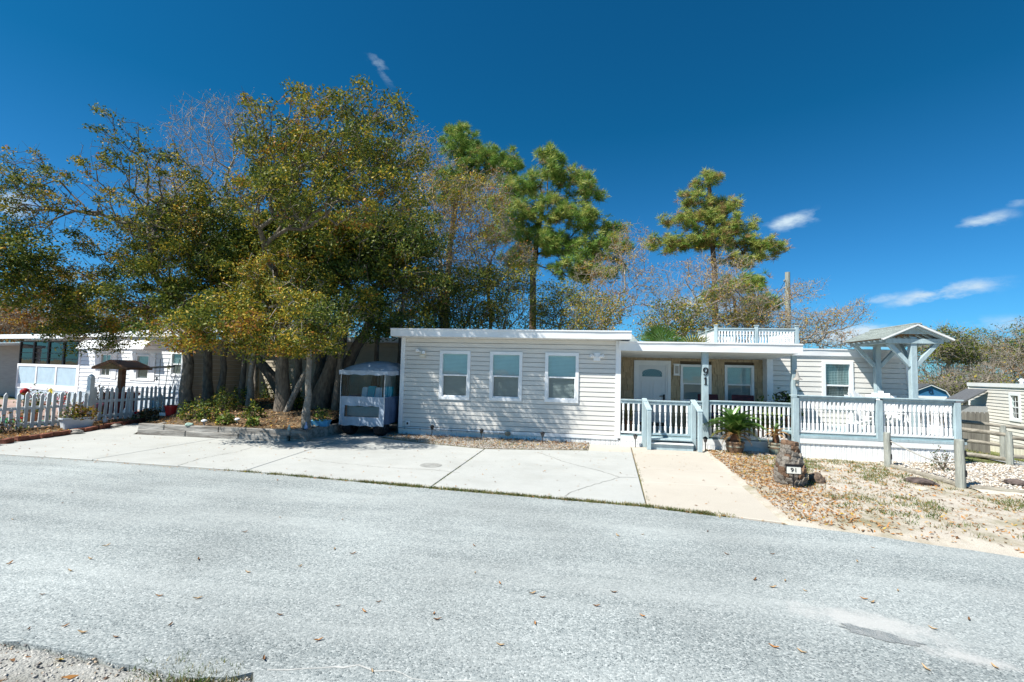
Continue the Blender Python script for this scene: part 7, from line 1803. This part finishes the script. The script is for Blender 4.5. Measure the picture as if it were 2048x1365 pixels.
bxp = -2.85
pine('big green pine with forked limbs behind the left wing', 5, [(-2.75, 24, 0), (-2.8, 24, 4), (-2.86, 24, 6.4), (-2.7, 24, 8.4), (-2.4, 24, 10.4)],
     [W((-0.716, 23.600, 6.732), 1.5, 1.2, .5), W((0.487, 23.600, 7.717), 1.3, 1.2, .55), W((-3.477, 23.600, 7.266), 1.0, 1.1, .55), W((-4.364, 23.800, 10.457), 1.3, 1.2, .55), W((-2.267, 23.600, 9.803), 1.3, 1.2, .7), W((-0.759, 23.600, 9.251), 1.3, 1.2, .7), W((-1.573, 24.000, 11.748), 1.1, 1.1, .7), W((-0.294, 24.000, 10.917), .9, 1.0, .7), W((0.974, 24.000, 8.827), .7, .8, .4), W((-3.777, 23.600, 9.069), 1.1, 1.0, .6), W((-2.102, 24.000, 12.561), .7, .8, .5), W((-2.481, 23.600, 8.017), 1.3, 1.2, .7), W((-1.231, 23.600, 7.996), 1.3, 1.2, .7), W((-3.342, 23.800, 11.211), 1.0, 1.0, .6), W((0.018, 23.600, 6.601), 1.2, 1.1, .4), W((-4.326, 22.500, 8.246), .9, .9, .45), W((-3.986, 22.500, 9.351), 1.0, .9, .5), W((1.059, 23.000, 7.796), .9, .9, .4), W((0.841, 23.000, 6.469), .9, .9, .3)], 500, 1500, .23, [.62, .33, .05])
b = MB()
pine('dark green pine crown left of the big pine', 6, [(-8.5, 28, 0), (-8.6, 28, 5), (-8.5, 28, 9), (-8.0, 28, 14), (-7.9, 28, 16)],
     [W((-7.922, 27.500, 15.344), 1.4, 1.3, 1.0), W((-6.643, 27.500, 14.347), 1.8, 1.4, .9), W((-5.100, 27.500, 13.968), 1.2, 1.2, .8), W((-8.422, 27.800, 13.616), 1.2, 1.2, .9), W((-8.259, 28.000, 16.564), .7, .8, .6), W((-8.920, 28.000, 12.450), 1.1, 1.1, .6), W((-7.447, 27.800, 12.793), 1.3, 1.2, .7), W((-5.850, 27.500, 13.539), 1.3, 1.2, .7)], 290, 800, .24, [.80, .18, .02])
pine('tall tapering pine with yellow green needles behind the porch', 7, [(6.9, 28, 0), (6.95, 28, 5), (6.9, 28, 8), (6.7, 28, 11), (6.55, 28, 13.3)],
     [W((6.544, 28.000, 12.653), .8, .9, .5), W((5.867, 28.000, 11.658), 1.0, 1.0, .4), W((7.482, 28.000, 11.318), 1.1, 1.0, .45), W((5.460, 28.000, 10.507), 1.4, 1.2, .4), W((7.744, 28.000, 10.020), 1.5, 1.2, .45), W((4.232, 28.000, 9.082), 1.4, 1.2, .35), W((6.677, 28.000, 9.327), 1.5, 1.3, .5), W((8.792, 28.000, 9.005), 1.4, 1.2, .4), W((9.957, 28.000, 8.705), .7, .8, .3), W((8.265, 28.000, 8.165), 1.3, 1.2, .35), W((6.678, 28.000, 10.765), 1.3, 1.1, .5), W((5.734, 28.000, 9.345), 1.3, 1.1, .4)], 360, 800, .20, [.30, .48, .22])
pine('small dark pine lower right of the tall pine', 8, [(7.6, 26, 0), (7.5, 26, 3), (7.4, 26, 5.6)], [W((7.911, 26.000, 6.393), 1.2, 1.0, .5), W((8.507, 26.000, 5.357), 1.0, 1.0, .45), W((6.691, 26.000, 5.874), .8, .8, .4), W((8.143, 26.000, 4.583), .9, .9, .3)], 130, 260, .14, [.6, .3, .1])
b = MB(); rs9 = np.random.RandomState(3); c = Vector((-2.226, 24.000, 12.302))
for k in range(9):
    d = Vector((rs9.uniform(-.25, .25), rs9.uniform(-.2, .2), 1)).normalized(); b.tube([c, c + d * .6 + Vector((rs9.uniform(-.1, .1), 0, 0)), c + d * rs9.uniform(.9, 1.4)], [.025, .014, .005], 4)
b.tube([c - Vector((-.05, 0, 2.4)), c], [.05, .028], 5); tag(b.obj('dead_treetop', BARKT), 'bare dead leader sticking out of the big pine top', 'branch')
